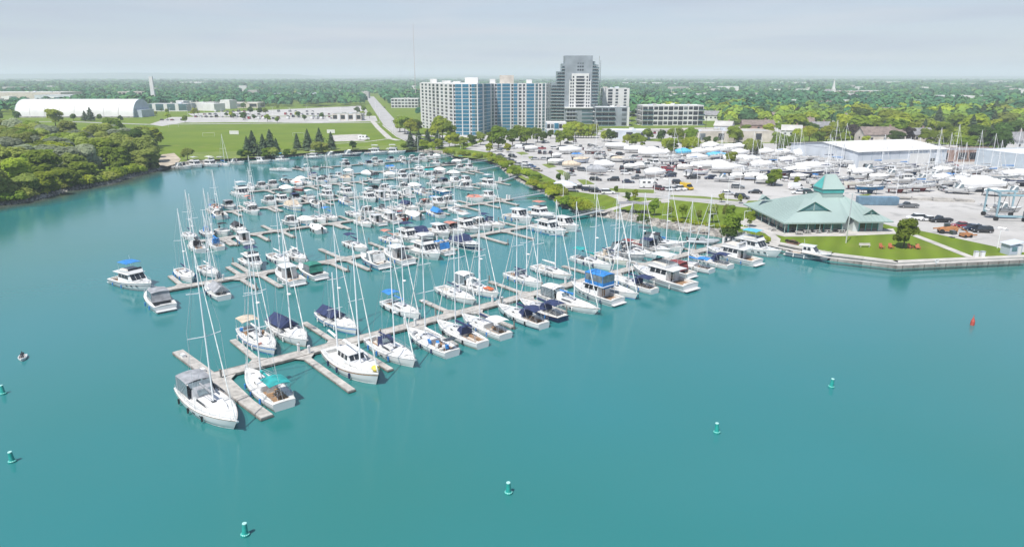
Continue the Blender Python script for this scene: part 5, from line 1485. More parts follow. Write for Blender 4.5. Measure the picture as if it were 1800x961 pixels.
# ---- clubhouse with seafoam hip roof and lantern
def clubhouse():
    b = Bld('clubhouse', Vector((69.5, 172, LZ)))
    W1, W2, Dp, eh = 17.0, 29.0, 29.0, 2.9
    ang = math.radians(3)
    b.root.rotation_euler = (0, 0, ang)
    # floor plan: main hall, and a lower wing to the right
    b.part('wall', footprint([(1.4, 1.6), (15.2, 1.6), (16.0, 4.2), (18.6, 4.2), (18.6, 26), (1.4, 26)], -.3, eh+.6), mat('club_wall', (.50, .55, .54), .7, .06, .4))
    b.part('wall', footprint([(18.61, 2.0), (26.6, 2.0), (26.6, 24), (18.61, 24)], -.3, eh+.2), mat('club_wall', (.50, .55, .54), .7, .06, .4))
    roofs = Bld  # noqa
    def facet(pts, th=.16):
        m = MB(); n = len(pts); m.add(list(pts)+[(x, y, z-th) for x, y, z in pts], [tuple(range(n)), tuple(range(2*n-1, n-1, -1))]+[(i, n+i, n+(i+1) % n, (i+1) % n) for i in range(n)]); return m
    rz = 8.6
    rA, rB = (14.6, 13.0, rz), (18.8, 13.0, rz)        # short ridge under the lantern
    FL, FM, RF, RB, BL = (-.6, 0, eh), (15.4, 0, eh), (28.2, .4, eh), (28.2, 26, eh), (-.6, 27.6, eh)
    FN = (17.6, 3.0, eh+1.0)
    FN2 = (19.0, .4, eh)
    for k, pts in enumerate([[FL, FM, FN, rB, rA], [BL, FL, rA], [RB, BL, rA, rB], [FN2, RF, rB, FN], [RF, RB, rB]]):
        o = b.part('roof_panel', facet(pts), ROOFT)
        # standing seams as thin ribs
        P = [Vector(p) for p in pts]; e0, e1 = P[0], P[1]; apex = P[-1]
        nrm = (P[1]-P[0]).cross(P[2]-P[0]).normalized()
        if nrm.z < 0: nrm = -nrm
        ed = (e1-e0); up = nrm.cross(ed).normalized()
        if up.z < 0: up = -up
        m = MB(); cnt = int(ed.length/1.1)
        for i in range(1, cnt):
            s0 = e0+ed*i/cnt
            # length of the rib inside the panel by walking up
            L = 0
            while L < 30:
                q = s0+up*(L+.3); u2 = [(p-s0) for p in P]
                inside = True; sgn = 0
                for a_, c_ in zip(P, P[1:]+P[:1]):
                    cr = (c_-a_).cross(q-a_).dot(nrm)
                    if abs(cr) < 1e-6: continue
                    if sgn == 0: sgn = 1 if cr > 0 else -1
                    elif (cr > 0) != (sgn > 0): inside = False; break
                if not inside: break
                L += .3
            if L > .5: m.tube(s0+nrm*.02, s0+up*(L-.15)+nrm*.02, .035, n=4)
        if m.f: link('seam', m.mesh('seam', mat('seam_seafoam', (.21, .31, .285), .5, .03, .1)), o)['kind'] = 'stuff'
    for a_, c_ in ((FL, FM), (FN2, RF), (BL, FL), (RF, RB)):
        A_, C_ = Vector(a_), Vector(c_); d = C_-A_; m = MB(); m.obox((A_+C_)/2-Vector((0, 0, .34)), d.length, .14, .3, math.atan2(d.y, d.x)); b.part('fascia', m, ROOFT)
    # glazing with mullions: front and left
    def glazed(p0, p1, n, z0, z1):
        P0, P1_ = Vector((*p0, 0)), Vector((*p1, 0)); d = (P1_-P0); L = d.length; d.normalize(); nn = Vector((d.y, -d.x, 0)); rz_ = math.atan2(d.y, d.x)
        for i in range(n):
            c = P0+d*L*(i+.5)/n+nn*.05
            b.piece('window_pane', c+Vector((0, 0, z0+(z1-z0)*.62)), (L/n-.16, .12, (z1-z0)*.72), rz_, GTEAL if i % 3 else GDARK)
            b.piece('window_pane', c+Vector((0, 0, z0+(z1-z0)*.13)), (L/n-.16, .12, (z1-z0)*.22), rz_, GDARK)
        for i in range(n+1):
            b.piece('mullion', P0+d*L*i/n+nn*.08+Vector((0, 0, (z0+z1)/2)), (.14, .2, z1-z0), rz_, TEALM)
    glazed((1.4, 1.6), (15.2, 1.6), 6, .1, eh+.1); glazed((1.4, 26), (1.4, 1.6), 9, .1, eh+.1); glazed((15.2, 1.6), (16, 4.2), 1, .1, eh); glazed((20.2, 2.0), (25.2, 2.0), 3, .1, eh-.2)
    for x in (-.1, 3, 6, 9, 12, 15):
        m = MB(); m.tube((x, .35, 0), (x, .35, eh-.1), .1, n=6); b.part('veranda_post', m, ROOFT)
    for y in (5, 10, 15, 20, 25):
        m = MB(); m.tube((-.1, y, 0), (-.1, y, eh-.1), .1, n=6); b.part('veranda_post', m, ROOFT)
    # dormers
    def dormer(x, y, z, w, h, dep):
        m = MB(); m.add([(x-w/2, y, z), (x+w/2, y, z), (x, y, z+h), (x, y+dep, z+h)], [(0, 1, 2)]); f0 = b.part('dormer', m, TEALM)
        for s_ in (-1, 1):
            k = b.part('dormer_roof', facet([(x+s_*(w/2+.45), y-.4, z-.25), (x, y-.4, z+h+.12), (x, y+dep, z+h+.12)], .12), ROOFT, f0)
        m = MB(); m.box(x-.12, x+.12, y-.12, y+.02, z-.1, z+h*.92); b.part('dormer_post', m, ROOFT, f0)
        m = MB(); m.add([(x-w*.36, y-.05, z+.12), (x+w*.36, y-.05, z+.12), (x, y-.05, z+h*.8)], [(0, 1, 2)]); b.part('dormer_glass', m, GTEAL, f0)
    dormer(9.0, 4.6, 5.1, 8.6, 2.3, 5.5)
    dormer(23.6, 3.2, 4.4, 3.6, 1.1, 2.4)
    dormer(2.6, 20.5, 5.2, 3.4, 1.1, 2.2)
    # lantern: drum, slatted band, tall tapered cap
    cx, cy = 16.7, 13.0
    m = MB(); m.obox((cx, cy, rz-2.2), 5.4, 5.4, 2.3); L0 = b.part('lantern', m, ROOFT)
    m = MB(); m.obox((cx, cy, rz+.1), 5.7, 5.7, 1.0); b.part('lantern_louvre', m, TEALM, L0)
    m = MB(); z = rz+1.1
    m.add([(cx-3.1, cy-3.1, z), (cx+3.1, cy-3.1, z), (cx+3.1, cy+3.1, z), (cx-3.1, cy+3.1, z), (cx-1.3, cy-.35, z+3.6), (cx+1.3, cy-.35, z+3.6), (cx+1.3, cy+.35, z+3.6), (cx-1.3, cy+.35, z+3.6)], [(0,3,2,1),(4,5,6,7),(0,1,5,4),(1,2,6,5),(2,3,7,6),(3,0,4,7)])
    b.part('lantern_roof', m, ROOFT, L0)
    for s_ in (-1, 1):
        m = MB(); m.add([(cx+s_*3.12, cy-2.5, z+.15), (cx+s_*3.12, cy+2.5, z+.15), (cx+s_*1.5, cy, z+3.3)], [(0, 1, 2)]); b.part('lantern_gable', m, TEALM, L0)
    b.finish()
    reg(b.root, 'seafoam-roofed clubhouse with roof lantern', 'on the lawn by the quay', 'clubhouse')
clubhouse()
# ---- white boat storage shed
def shed():
    c = G(1505, 296); a = (G(1661, 289)-c); a.z = 0; La = a.length; ang = math.atan2(a.y, a.x)
    b = Bld('boat_shed', c, ang); D = 44.0; eh = 7.0; rh = 9.4
    b.part('wall', footprint([(0, 0), (La, 0), (La, D), (0, D)], -.2, eh), SIDEW)
    for s_, x in ((1, 0), (1, La)):
        m = MB(); m.add([(x-.1, 0, eh), (x+.1, 0, eh), (x+.1, D, eh), (x-.1, D, eh), (x-.1, D/2, rh-.1), (x+.1, D/2, rh-.1)], [(0, 1, 5, 4), (1, 2, 5), (2, 3, 4, 5), (3, 0, 4), (0, 3, 2, 1)]); b.part('gable', m, SIDEW)
    n = 9
    for i in range(n):
        x0, x1 = -.6+(La+1.2)*i/n+.02, -.6+(La+1.2)*(i+1)/n-.02
        for y0, z0, y1, z1 in ((-.6, eh-.05, D/2, rh), (D+.6, eh-.05, D/2, rh)):
            m = MB(); m.add([(x0, y0, z0), (x1, y0, z0), (x1, y1, z1), (x0, y1, z1), (x0, y0, z0+.15), (x1, y0, z0+.15), (x1, y1, z1+.15), (x0, y1, z1+.15)], [(0,3,2,1),(4,5,6,7),(0,1,5,4),(1,2,6,5),(2,3,7,6),(3,0,4,7)]); b.part('roof_panel', m, ROOFW)
    m = MB(); m.box(La*.58, La*.80, -.18, .02, 0, 5.4); b.part('sliding_door', m, WALLW)
    m = MB(); m.box(La*.82, La*.87, -.12, .02, 0, 3.0); b.part('door', m, GDARK)
    m = MB(); m.box(La*.02, La*.56, -.1, .02, .1, 3.2); b.part('lower_cladding', m, WALLW)
    for x in np.arange(2.5, La*.98, 5.0):
        b.piece('wall_rib', (x, -.04, eh*.72), (.18, .14, eh*.5), 0, WALLB)
    b.finish()
    reg(b.root, 'large white-roofed boat storage shed', 'at the back of the boatyard', 'shed')
shed()
g = G(1790, 296); flat_building('commercial_building', (g.x+12, g.y+8), 40, 22, 6.5, math.radians(12), mat('siding_blue', (.44, .50, .55), .6, .06, .3), ROOFW, 'blue-walled building with white roof', 'at the right edge behind the boatyard', 'building', seed=31)
g = G(1685, 285); flat_building('commercial_building', (g.x+4, g.y+8), 38, 14, 5.0, math.radians(5), WALLR, SHING2, 'low brown brick building', 'right of the boat storage shed', 'building', 1, 'NwNwwNwN', seed=32)

# ---- houses of the neighbourhood
def house(c, sx, sy, h, rise, rz, wall, roof, label, where):
    b = Bld('house', Vector((c.x, c.y, LZ)), rz)
    b.part('wall', MB().obox((0, 0, -.2), sx, sy, h+.2), wall)
    m = MB(); m.add([(-sx/2, -sy/2, h), (sx/2, -sy/2, h), (sx/2, sy/2, h), (-sx/2, sy/2, h), (-sx/2, 0, h+rise-.15), (sx/2, 0, h+rise-.15)], [(0, 3, 4), (1, 5, 2), (0, 1, 2, 3), (0, 4, 5, 1), (3, 2, 5, 4)]); b.part('gable', m, wall)
    rf = None
    for s_ in (-1, 1):
        m = MB(); o_ = .5
        m.add([(-sx/2-o_, s_*(sy/2+o_), h-.25), (sx/2+o_, s_*(sy/2+o_), h-.25), (sx/2+o_, 0, h+rise), (-sx/2-o_, 0, h+rise), (-sx/2-o_, s_*(sy/2+o_), h-.07), (sx/2+o_, s_*(sy/2+o_), h-.07), (sx/2+o_, 0, h+rise+.18), (-sx/2-o_, 0, h+rise+.18)], [(0,3,2,1),(4,5,6,7),(0,1,5,4),(1,2,6,5),(2,3,7,6),(3,0,4,7)])
        rf = b.part('roof', m, roof)
    m = MB(); m.obox((sx*.25, sy*.12, h+rise*.4), .9, .9, rise*.6+1.2); b.part('chimney', m, WALLR, rf)
    for k in range(3): b.piece('window', (-sx*.32+k*sx*.32, -sy/2-.02, h*.58), (1.5, .12, 1.3), 0, GDARK)
    b.piece('window', (-sx/2-.02, 0, h*.6), (.12, 1.4, 1.3), 0, GDARK)
    m = MB(); m.box(-.5+sx*.16, .5+sx*.16, -sy/2-.06, -sy/2+.02, 0, 2.1); b.part('door', m, WALLW)
    b.finish()
    reg(b.root, label, where, 'house', 'houses beyond the boatyard')
rh = random.Random(12)
for x, y, sx, sy, h, rise, wl, rf, lb in [(1545, 252, 24, 13, 5.6, 4, WALLC, SHING, 'wide beige house with brown roof'), (1612, 250, 14, 10, 5, 3.4, WALLC, SHING2, 'beige house with grey roof'), (1440, 236, 13, 10, 5.4, 3, SIDEW, SHING2, 'pale blue house with grey roof'),
        (1390, 242, 12, 9, 5, 3, WALLW, ROOFG, 'white house with grey roof'), (1272, 232, 12, 10, 4.6, 3, WALLW, ROOFG, 'white house with grey roof'), (1330, 231, 22, 10, 5, 3, WALLR, SHING, 'brick house with brown roof'), (1415, 226, 11, 9, 5, 3, WALLR, SHING, 'brick house with brown roof'),
        (1784, 264, 15, 11, 5.6, 4, WALLW, SHING2, 'white gabled house'), (1790, 210, 20, 12, 6, 4, WALLR, SHING, 'brick house with brown roof'), (1715, 243, 13, 10, 5, 3.2, WALLW, SHING2, 'white house with grey roof'), (1480, 219, 12, 10, 5, 3.5, WALLW, SHING2, 'white house with grey roof'),
        (1360, 215, 12, 10, 5, 3.5, WALLC, SHING, 'beige house with brown roof'), (1250, 212, 12, 10, 5, 3.5, WALLW, SHING2, 'white house with grey roof'), (1560, 205, 13, 10, 5, 3.5, WALLC, SHING, 'beige house with brown roof'), (1640, 196, 13, 10, 5, 3.5, WALLW, SHING2, 'white house with grey roof'),
        (1450, 195, 16, 11, 7, 4, WALLR, SHING, 'brick house with brown roof'), (1720, 188, 13, 10, 5, 3.5, WALLW, SHING, 'white house with brown roof'), (1320, 192, 13, 10, 5, 3.5, WALLW, SHING2, 'white house with grey roof'), (1180, 196, 16, 11, 6, 4, WALLC, SHING, 'beige house with brown roof'), (1530, 184, 16, 11, 6, 4, WALLW, SHING2, 'white house with grey roof')]:
    house(G(x, y), sx, sy, h, rise, rh.uniform(-.5, .5), wl, rf, lb, 'in the leafy streets beyond the boatyard')
# church spire among the trees
o = G(1462, 172); b = Bld('church', o); b.part('nave', MB().obox((0, 14, 0), 14, 28, 9), WALLC); m = MB(); m.prism([(-8, 9, 14.5), (0, 15, 14.5), (8, 9, 14.5)]); m.v = [(x, y+14, z) for x, y, z in m.v]; b.part('roof', m, SHING2)
b.part('steeple', MB().obox((0, -3, 0), 6, 6, 16), WALLW); m = MB(); m.tube((0, -3, 16), (0, -3, 34), 3.2, .1, n=4); b.part('spire', m, WALLW)
reg(b.root, 'small church with sharp white spire', 'among distant trees on the right', 'church')
# ================================================================ TREES
def quads_mesh(name, cen, nrm, size, mats, mi=None, rs=None):
    """leaf clumps: one bent quad (two triangles) per point"""
    n = len(cen); rs = rs or np.random.RandomState(1)
    nrm = nrm/np.maximum(1e-6, np.linalg.norm(nrm, axis=1))[:, None]
    ref = rs.normal(size=(n, 3)); a = np.cross(nrm, ref); a /= np.maximum(1e-6, np.linalg.norm(a, axis=1))[:, None]; b = np.cross(nrm, a)
    s = size[:, None]
    k = rs.uniform(.6, 1.0, (n, 1))
    p = np.stack([cen-a*s-b*s*k*.5, cen+a*s*.4-b*s*k, cen+a*s+b*s*k*.5, cen-a*s*.4+b*s*k], 1)
    p += rs.normal(size=p.shape)*s[:, None]*.12
    me = bpy.data.meshes.new(name)
    me.vertices.add(4*n); me.vertices.foreach_set('co', p.reshape(-1).astype(np.float32))
    me.loops.add(4*n); me.loops.foreach_set('vertex_index', np.arange(4*n, dtype=np.int32))
    me.polygons.add(n); me.polygons.foreach_set('loop_start', np.arange(0, 4*n, 4, dtype=np.int32)); me.polygons.foreach_set('loop_total', np.full(n, 4, dtype=np.int32))
    for m in mats: me.materials.append(m)
    if mi is not None: me.polygons.foreach_set('material_index', mi.astype(np.int32))
    me.update(); me.validate()
    return me
def crown_points(lobes, n, rs, shell=.72):
    w = np.array([r[0]*r[1]+r[1]*r[2] for c, r in lobes]); w /= w.sum()
    li = rs.choice(len(lobes), n, p=w)
    d = rs.normal(size=(n, 3)); d /= np.linalg.norm(d, axis=1)[:, None]
    low = d[:, 2] < -.35; d[low, 2] *= -.6
    c = np.array([l[0] for l in lobes])[li]; r = np.array([l[1] for l in lobes])[li]
    q = rs.uniform(.82, 1.0, (n, 1))
    return c+d*r*q, d*(r.mean()/r)+rs.normal(size=(n, 3))*.22+np.array([0, 0, .45])
def trunk_mb(h, r, limbs, rr):
    m = MB(); m.tube((0, 0, -.3), (0, 0, h*.5), r, r*.75, n=7); m.tube((0, 0, h*.5), (rr.uniform(-.3, .3), rr.uniform(-.3, .3), h), r*.75, r*.3, n=6)
    for k in range(limbs):
        a = 2*math.pi*k/limbs+rr.uniform(-.3, .3); z = h*rr.uniform(.35, .6); L = h*rr.uniform(.28, .42)
        m.tube((0, 0, z), (math.cos(a)*L, math.sin(a)*L, z+L*.9), r*.42, r*.12, n=5)
    return m
LEAF = {k: mat('leaf_' + k, c, .6, 0, .5, col2=c2, trans=.56, rnd=.8, spec=.08) for k, c, c2 in [
    ('green', (.255, .345, .045), (.190, .275, .034)), ('lime', (.400, .460, .052), (.315, .390, .044)), ('dark', (.125, .205, .042), (.09, .155, .034)),
    ('silver', (.40, .45, .30), (.31, .36, .235)), ('olive', (.385, .435, .105), (.30, .355, .082)), ('copper', (.11, .09, .07), (.075, .065, .05))]}
CONIF = mat('needles', (.085, .125, .06), .7, .0, .8, col2=(.05, .082, .045), trans=.1, rnd=.3, spec=.2)
TREEP = {}
def tree_proto(seed, H=10.0, R=4.2, n=1500, leaf=.42, kind='round'):
    rr = random.Random(seed); rs = np.random.RandomState(seed)
    P = Proto()
    if kind == 'round':
        lobes = [((0, 0, H*.56), (R*.74, R*.74, H*.38))]
        for k in range(9):
            a = rr.uniform(0, 6.28); q = rr.uniform(.35, .62)*R; z = H*rr.uniform(.27, .84); s = rr.uniform(.34, .52)*R
            lobes.append(((math.cos(a)*q, math.sin(a)*q, z), (s, s, s*.8)))
    elif kind == 'bushy':
        lobes = [((0, 0, H*.48), (R*.76, R*.76, H*.44))]
        for k in range(13):
            a = rr.uniform(0, 6.28); q = rr.uniform(.35, .68)*R; z = H*rr.uniform(.14, .82); s = rr.uniform(.30, .46)*R
            lobes.append(((math.cos(a)*q, math.sin(a)*q, z), (s, s, s*.85)))
    elif kind == 'tall':
        lobes = [((0, 0, H*.58), (R*.6, R*.6, H*.40))]
        for k in range(8):
            a = rr.uniform(0, 6.28); q = rr.uniform(.2, .5)*R; z = H*rr.uniform(.25, .9); s = rr.uniform(.3, .45)*R
            lobes.append(((math.cos(a)*q, math.sin(a)*q, z), (s, s, s)))
    elif kind == 'shrub':
        lobes = []
        for k in range(7):
            a = rr.uniform(0, 6.28); q = rr.uniform(.1, .62)*R; s = rr.uniform(.35, .55)*R
            lobes.append(((math.cos(a)*q, math.sin(a)*q, H*rr.uniform(.3, .55)), (s, s, H*.42)))
    cen, nr = crown_points(lobes, n, rs)
    cen[:, 2] = np.maximum(cen[:, 2], .15)
    sz = rs.uniform(.6, 1.25, n)*leaf
    P.add('trunk', trunk_mb(H*.72, H*.022+.03, 5, rr), [BARK], smooth=60)
    P.add('crown', quads_mesh('crown', cen, nr, sz, [LEAF['green']], rs=rs), None, key='leaf')
    return P
def conifer_proto(seed, H=10.0, R=2.9, n=1500):
    rs = np.random.RandomState(seed); P = Proto()
    t = rs.uniform(0, 1, n)**1.25; tier = np.floor(t*9)/9; within = (t-tier)*9
    a = rs.uniform(0, 6.28, n)
    tf = rs.uniform(.72, 1.15, 10)[np.minimum(9, (t*9).astype(int))]
    rad = R*(1-t)**.85*(.72+.4*(1-within))*tf*(1+.22*np.sin(a*3+tier*20)+.12*np.sin(a*7+tier*43))*rs.uniform(.5, 1.05, n)+.08
    cen = np.stack([np.cos(a)*rad, np.sin(a)*rad, H*(.10+.9*t)], 1); nr = np.stack([np.cos(a)*.55, np.sin(a)*.55, np.full(n, .75)], 1)+rs.normal(size=(n, 3))*.25
    m = MB(); m.tube((0, 0, -.3), (0, 0, H*.97), H*.02+.03, .03, n=6); P.add('trunk', m, [BARK], smooth=60)
    P.add('crown', quads_mesh('crown', cen, nr, rs.uniform(.25, .5, n)*(1.1-.6*t), [CONIF], rs=rs), None, key='leaf')
    return P
TR = [tree_proto(s, 10, 4.4, 2300, .40, 'round') for s in (1, 2, 3, 4, 5)]
TB = [tree_proto(s, 10, 4.6, 3400, .42, 'bushy') for s in (31, 32, 33, 34)]
TT = [tree_proto(s, 12, 3.6, 2300, .40, 'tall') for s in (6, 7, 8)]
TS = [tree_proto(s, 2.6, 2.4, 700, .26, 'shrub') for s in (9, 10, 11)]
TM = [tree_proto(s, 10, 4.4, 700, .72, 'round') for s in (12, 13, 14, 15)]    # for trees half a kilometre off
TC = [conifer_proto(s) for s in (21, 22)]
rt = random.Random(99)
LN = dict(green='mid-green', lime='bright lime-green', dark='dark green', silver='silvery grey-green', olive='olive-green', copper='copper-leaved')
def tree(p, loc, h, col, where, group, name='deciduous_tree', kind='tree', base=10.0, wide=1.0):
    s = h/base
    r = rt.choice(p).spawn(name, loc, rt.uniform(0, 6.28), (s*wide*rt.uniform(.9, 1.1), s*wide*rt.uniform(.9, 1.1), s), {'leaf': LEAF[col] if col in LEAF else CONIF})
    reg(r, ('%s leafy %s' % (LN[col], kind)) if col in LN else 'dark spruce', where, 'shrub' if kind == 'shrub' else 'tree', group)
    return r
def conifer(loc, h, where, group, wide=1.0):
    r = rt.choice(TC).spawn('conifer_tree', loc, rt.uniform(0, 6.28), (h/10*wide, h/10*wide, h/10))
    reg(r, 'dark pointed conifer', where, 'tree', group); return r
# wood on the left bank: picked from the photograph, row by row
def in_poly(x, y, pg):
    c = False
    for (x0, y0), (x1, y1) in zip(pg, pg[1:]+pg[:1]):
        if (y0 > y) != (y1 > y) and x < (x1-x0)*(y-y0)/(y1-y0)+x0: c = not c
    return c
def land_side(p, m=0.0):
    for a, b in zip(ALLS[:12], ALLS[1:13]):
        d = (b-a).normalized(); t = (p-a).dot(d)
        if 0 <= t <= (b-a).length: return (p-a).dot(Vector((-d.y, d.x, 0))) > m
    return True
wood = []
wpoly = [(-130, 385), (0, 352), (80, 340), (160, 322), (222, 308), (268, 296), (272, 262), (262, 246), (205, 240), (150, 246), (95, 246), (40, 236), (-130, 240)]
tries = 0
wr = random.Random(41)
while tries < 6000 and len(wood) < 140:
    tries += 1
    x, y = wr.uniform(-130, 275), 236+(385-236)*wr.random()**1.0
    if not in_poly(x, y, wpoly): continue
    p = G(x, y)
    if not land_side(p, 1.2): continue
    if any((p-q).length < 4.6 for q in wood): continue
    wood.append(p)
for p in wood:
    sx = screen_x(p); edge = not land_side(p, 6.0)
    h = wr.uniform(10.5, 14.0) if not edge else wr.uniform(7.0, 9.5)
    col = wr.choices(['green', 'olive', 'lime', 'silver', 'dark'], [3, 6, 2.5, 4, .8] if not edge else [2, 4, 4, 1.5, 0])[0]
    tree(TB, p, h, col, 'in the wood on the left bank', 'trees of the left-bank wood', wide=1.15 if not edge else 1.45)
for k in range(70):
    i = wr.randrange(3, 11); a, b = SH[i], SH[i+1]; d = (b-a).normalized(); n_ = Vector((-d.y, d.x, 0))
    p = a+(b-a)*wr.random()+n_*wr.uniform(.6, 4); p.z = LZ*.5
    tree(TS, p, wr.uniform(2.4, 4.6), wr.choice(['green', 'olive', 'lime', 'lime']), "at the water's edge on the left bank", 'shrubs of the left bank', 'shrub', 'shrub', 2.6)
tree(TR, G(98, 222), 14.5, 'lime', 'standing alone on grass before the dome', None, wide=1.25)
conifer(G(160, 213), 12, 'before the white dome', 'conifers before the dome', 1.3); conifer(G(150, 213), 9, 'before the white dome', 'conifers before the dome', 1.3)
for x, y, h in ((130, 213, 7), (176, 212, 6), (30, 212, 9), (0, 214, 9), (212, 214, 6)): tree(TM, G(x, y), h, 'dark', 'before the white dome', 'trees before the dome')
# spruces and shrubs on the north bank
for x, y, h, w_ in ((436, 275, 10, 1), (446, 274, 12.5, 1.1), (464, 275, 11, 1), (477, 274, 13, 1.15), (487, 275, 9, 1), (523, 264, 9, 1), (542, 265, 11.5, 1), (563, 265, 12, 1.1), (583, 263, 9.5, 1.1)): conifer(G(x, y), h, 'on the north bank', 'conifers of the north bank', w_)
for x, y, h in ((722, 262, 9.5), (737, 262, 10), (752, 260, 10), (770, 260, 10)): conifer(G(x, y), h, 'by the foot of the street', 'conifers by the street', 1.15)
for x, y, h, c in ((330, 282, 6.5, 'olive'), (424, 280, 5, 'dark'), (434, 280, 4.5, 'green'), (470, 279, 5.5, 'green'), (482, 279, 6, 'olive'), (505, 277, 4.5, 'green'), (517, 276, 4, 'olive'), (556, 272, 7, 'olive'), (570, 271, 6, 'olive'), (620, 263, 5, 'dark'), (710, 264, 4, 'green'), (745, 266, 6.5, 'lime'), (760, 268, 6, 'lime')):
    tree(TR, G(x, y), h, c, 'on the north bank', 'small trees of the north bank', 'shrub_tree', wide=1.15)
# shrub band on the east bank
eb = [(783, 271), (800, 272), (820, 274), (840, 277), (855, 279), (868, 285), (882, 289), (892, 297), (903, 307), (918, 314), (930, 321), (944, 329), (958, 335), (968, 341), (978, 349), (988, 357), (1002, 364), (1016, 368), (1030, 371)]
eg = [G(*p) for p in eb]; er = random.Random(17)
for k in range(84):
    i = er.randrange(len(eg)-1); d = (eg[i+1]-eg[i]); n_ = Vector((-d.y, d.x, 0)).normalized(); p = eg[i]+d*er.random()+n_*er.uniform(-1.2, 4.5)
    tree(TS, p, er.uniform(1.4, 3.1), er.choices(['lime', 'green', 'olive'], [5, 2, 1])[0], 'on the east bank of the marina', 'shrubs of the east bank', 'shrub', 'shrub', 2.6)
for k in range(26):
    a, b = SH[37], SH[39]; q = er.random(); d = (b-a).normalized(); n_ = Vector((-d.y, d.x, 0)); p = a+(b-a)*q+n_*er.uniform(3.2, 5.5); p.z = LZ
    tree(TS, p, er.uniform(.7, 1.3), 'lime', 'low along the park shore', 'shrubs of the park shore', 'shrub', 'shrub', 2.6)
# trees by the apartments, street and avenue
for x, y, h, c in ((712, 236, 13, 'green'), (703, 232, 12, 'green'), (722, 238, 12, 'lime'), (733, 236, 11, 'green'), (752, 241, 6, 'lime'), (778, 245, 15, 'lime'), (768, 246, 10, 'lime'), (790, 246, 11, 'green'), (800, 258, 8, 'lime'), (815, 262, 7, 'olive'), (830, 258, 7, 'dark'), (845, 255, 8, 'olive'), (790, 258, 7, 'lime'), (772, 262, 6, 'lime'),
        (876, 262, 13, 'green'), (866, 258, 9, 'green'), (901, 257, 10.5, 'green'), (916, 254, 11.5, 'green'), (925, 255, 10, 'green'), (905, 248, 9, 'green'), (945, 251, 9, 'green'), (955, 252, 7.5, 'dark'), (985, 257, 9.5, 'green'), (998, 253, 9, 'lime'), (940, 244, 8, 'green'), (968, 244, 6, 'dark'), (860, 268, 5, 'lime'), (893, 268, 5, 'lime'),
        (1062, 249, 7, 'lime'), (1074, 250, 8, 'dark'), (1102, 256, 7, 'lime'), (1116, 258, 8, 'green'), (1128, 259, 7, 'lime'), (1138, 247, 8, 'green'), (1162, 249, 8, 'dark'), (1172, 272, 9, 'lime'), (1182, 249, 9, 'green'), (1192, 252, 10, 'green'), (1206, 270, 9, 'lime'), (1214, 256, 11, 'green'), (1218, 272, 10, 'lime'), (1180, 274, 8, 'green'),
        (1243, 254, 5, 'dark'), (1258, 254, 5, 'dark'), (1290, 253, 11, 'green'), (1298, 252, 8, 'green'), (1284, 290, 6.5, 'lime'), (1318, 274, 9, 'olive'), (1330, 273, 8, 'olive'), (1362, 327, 6.5, 'green'), (1356, 327, 5, 'green'), (1400, 324, 3, 'lime'), (1366, 268, 11, 'green'), (1378, 270, 10, 'green'), (1394, 262, 9, 'green')):
    tree(TR if y > 250 else TM+TR[:2], G(x, y), h, c, 'around the car park and avenue', 'trees around the car park')
# rounded hedge of lime trees before the tower
for k in range(11):
    for j in range(2): tree(TR, G(998+k*4.6, 243-j*4), rt.uniform(8.0, 9.8)*(1.08 if k < 5 else .9), 'lime', 'in the hedge-like row before the tower', 'lime row before the tower', wide=.95)
# park and clubhouse lawn
for x, y, h, c in ((1150, 379, 5.2, 'green'), (1177, 382, 3.6, 'olive'), (1200, 385, 4.6, 'green'), (1227, 389, 3.4, 'olive'), (1252, 392, 5.4, 'olive'), (1282, 388, 4.8, 'green'), (1116, 351, 3.5, 'lime'), (1082, 341, 3, 'green'), (1268, 356, 3.2, 'olive'), (1300, 358, 3.2, 'olive'), (1318, 399, 4.6, 'green'), (1276, 384, 4.5, 'olive'), (981, 322, 4, 'dark'), (997, 324, 4.5, 'silver'), (1103, 354, 3.2, 'dark')):
    tree(TR, G(x, y), h, c, 'young on the park lawn', 'young trees on the park lawn', 'young_tree', wide=.72)
tree(TR, G(1285, 414), 6.2, 'green', 'dense, on the bank at the end of the park', None, wide=1.1); tree(TS, G(1281, 416), 2.6, 'dark', 'beneath the dense bank tree', None, 'shrub', 'shrub', 2.6); tree(TS, G(1129, 392), 2.6, 'dark', 'lone on the park shore', None, 'shrub', 'shrub', 2.6)
tree(TR, G(1588, 436), 7.4, 'green', 'alone on the clubhouse lawn', None, wide=.86)
for x, y in ((1322, 421), (1330, 420), (1338, 419), (1346, 421), (1350, 424), (1325, 417)): tree(TS, G(x, y), 1.0, 'lime', 'in the planting bed by the gangway', 'shrubs of the planting bed', 'shrub', 'shrub', 2.6)
for x, y in ((1384, 425), (1391, 426), (1399, 428)): tree(TS, G(x, y), .7, 'copper', 'in the mulch bed on the clubhouse lawn', 'shrubs of the mulch bed', 'shrub', 'shrub', 2.6)
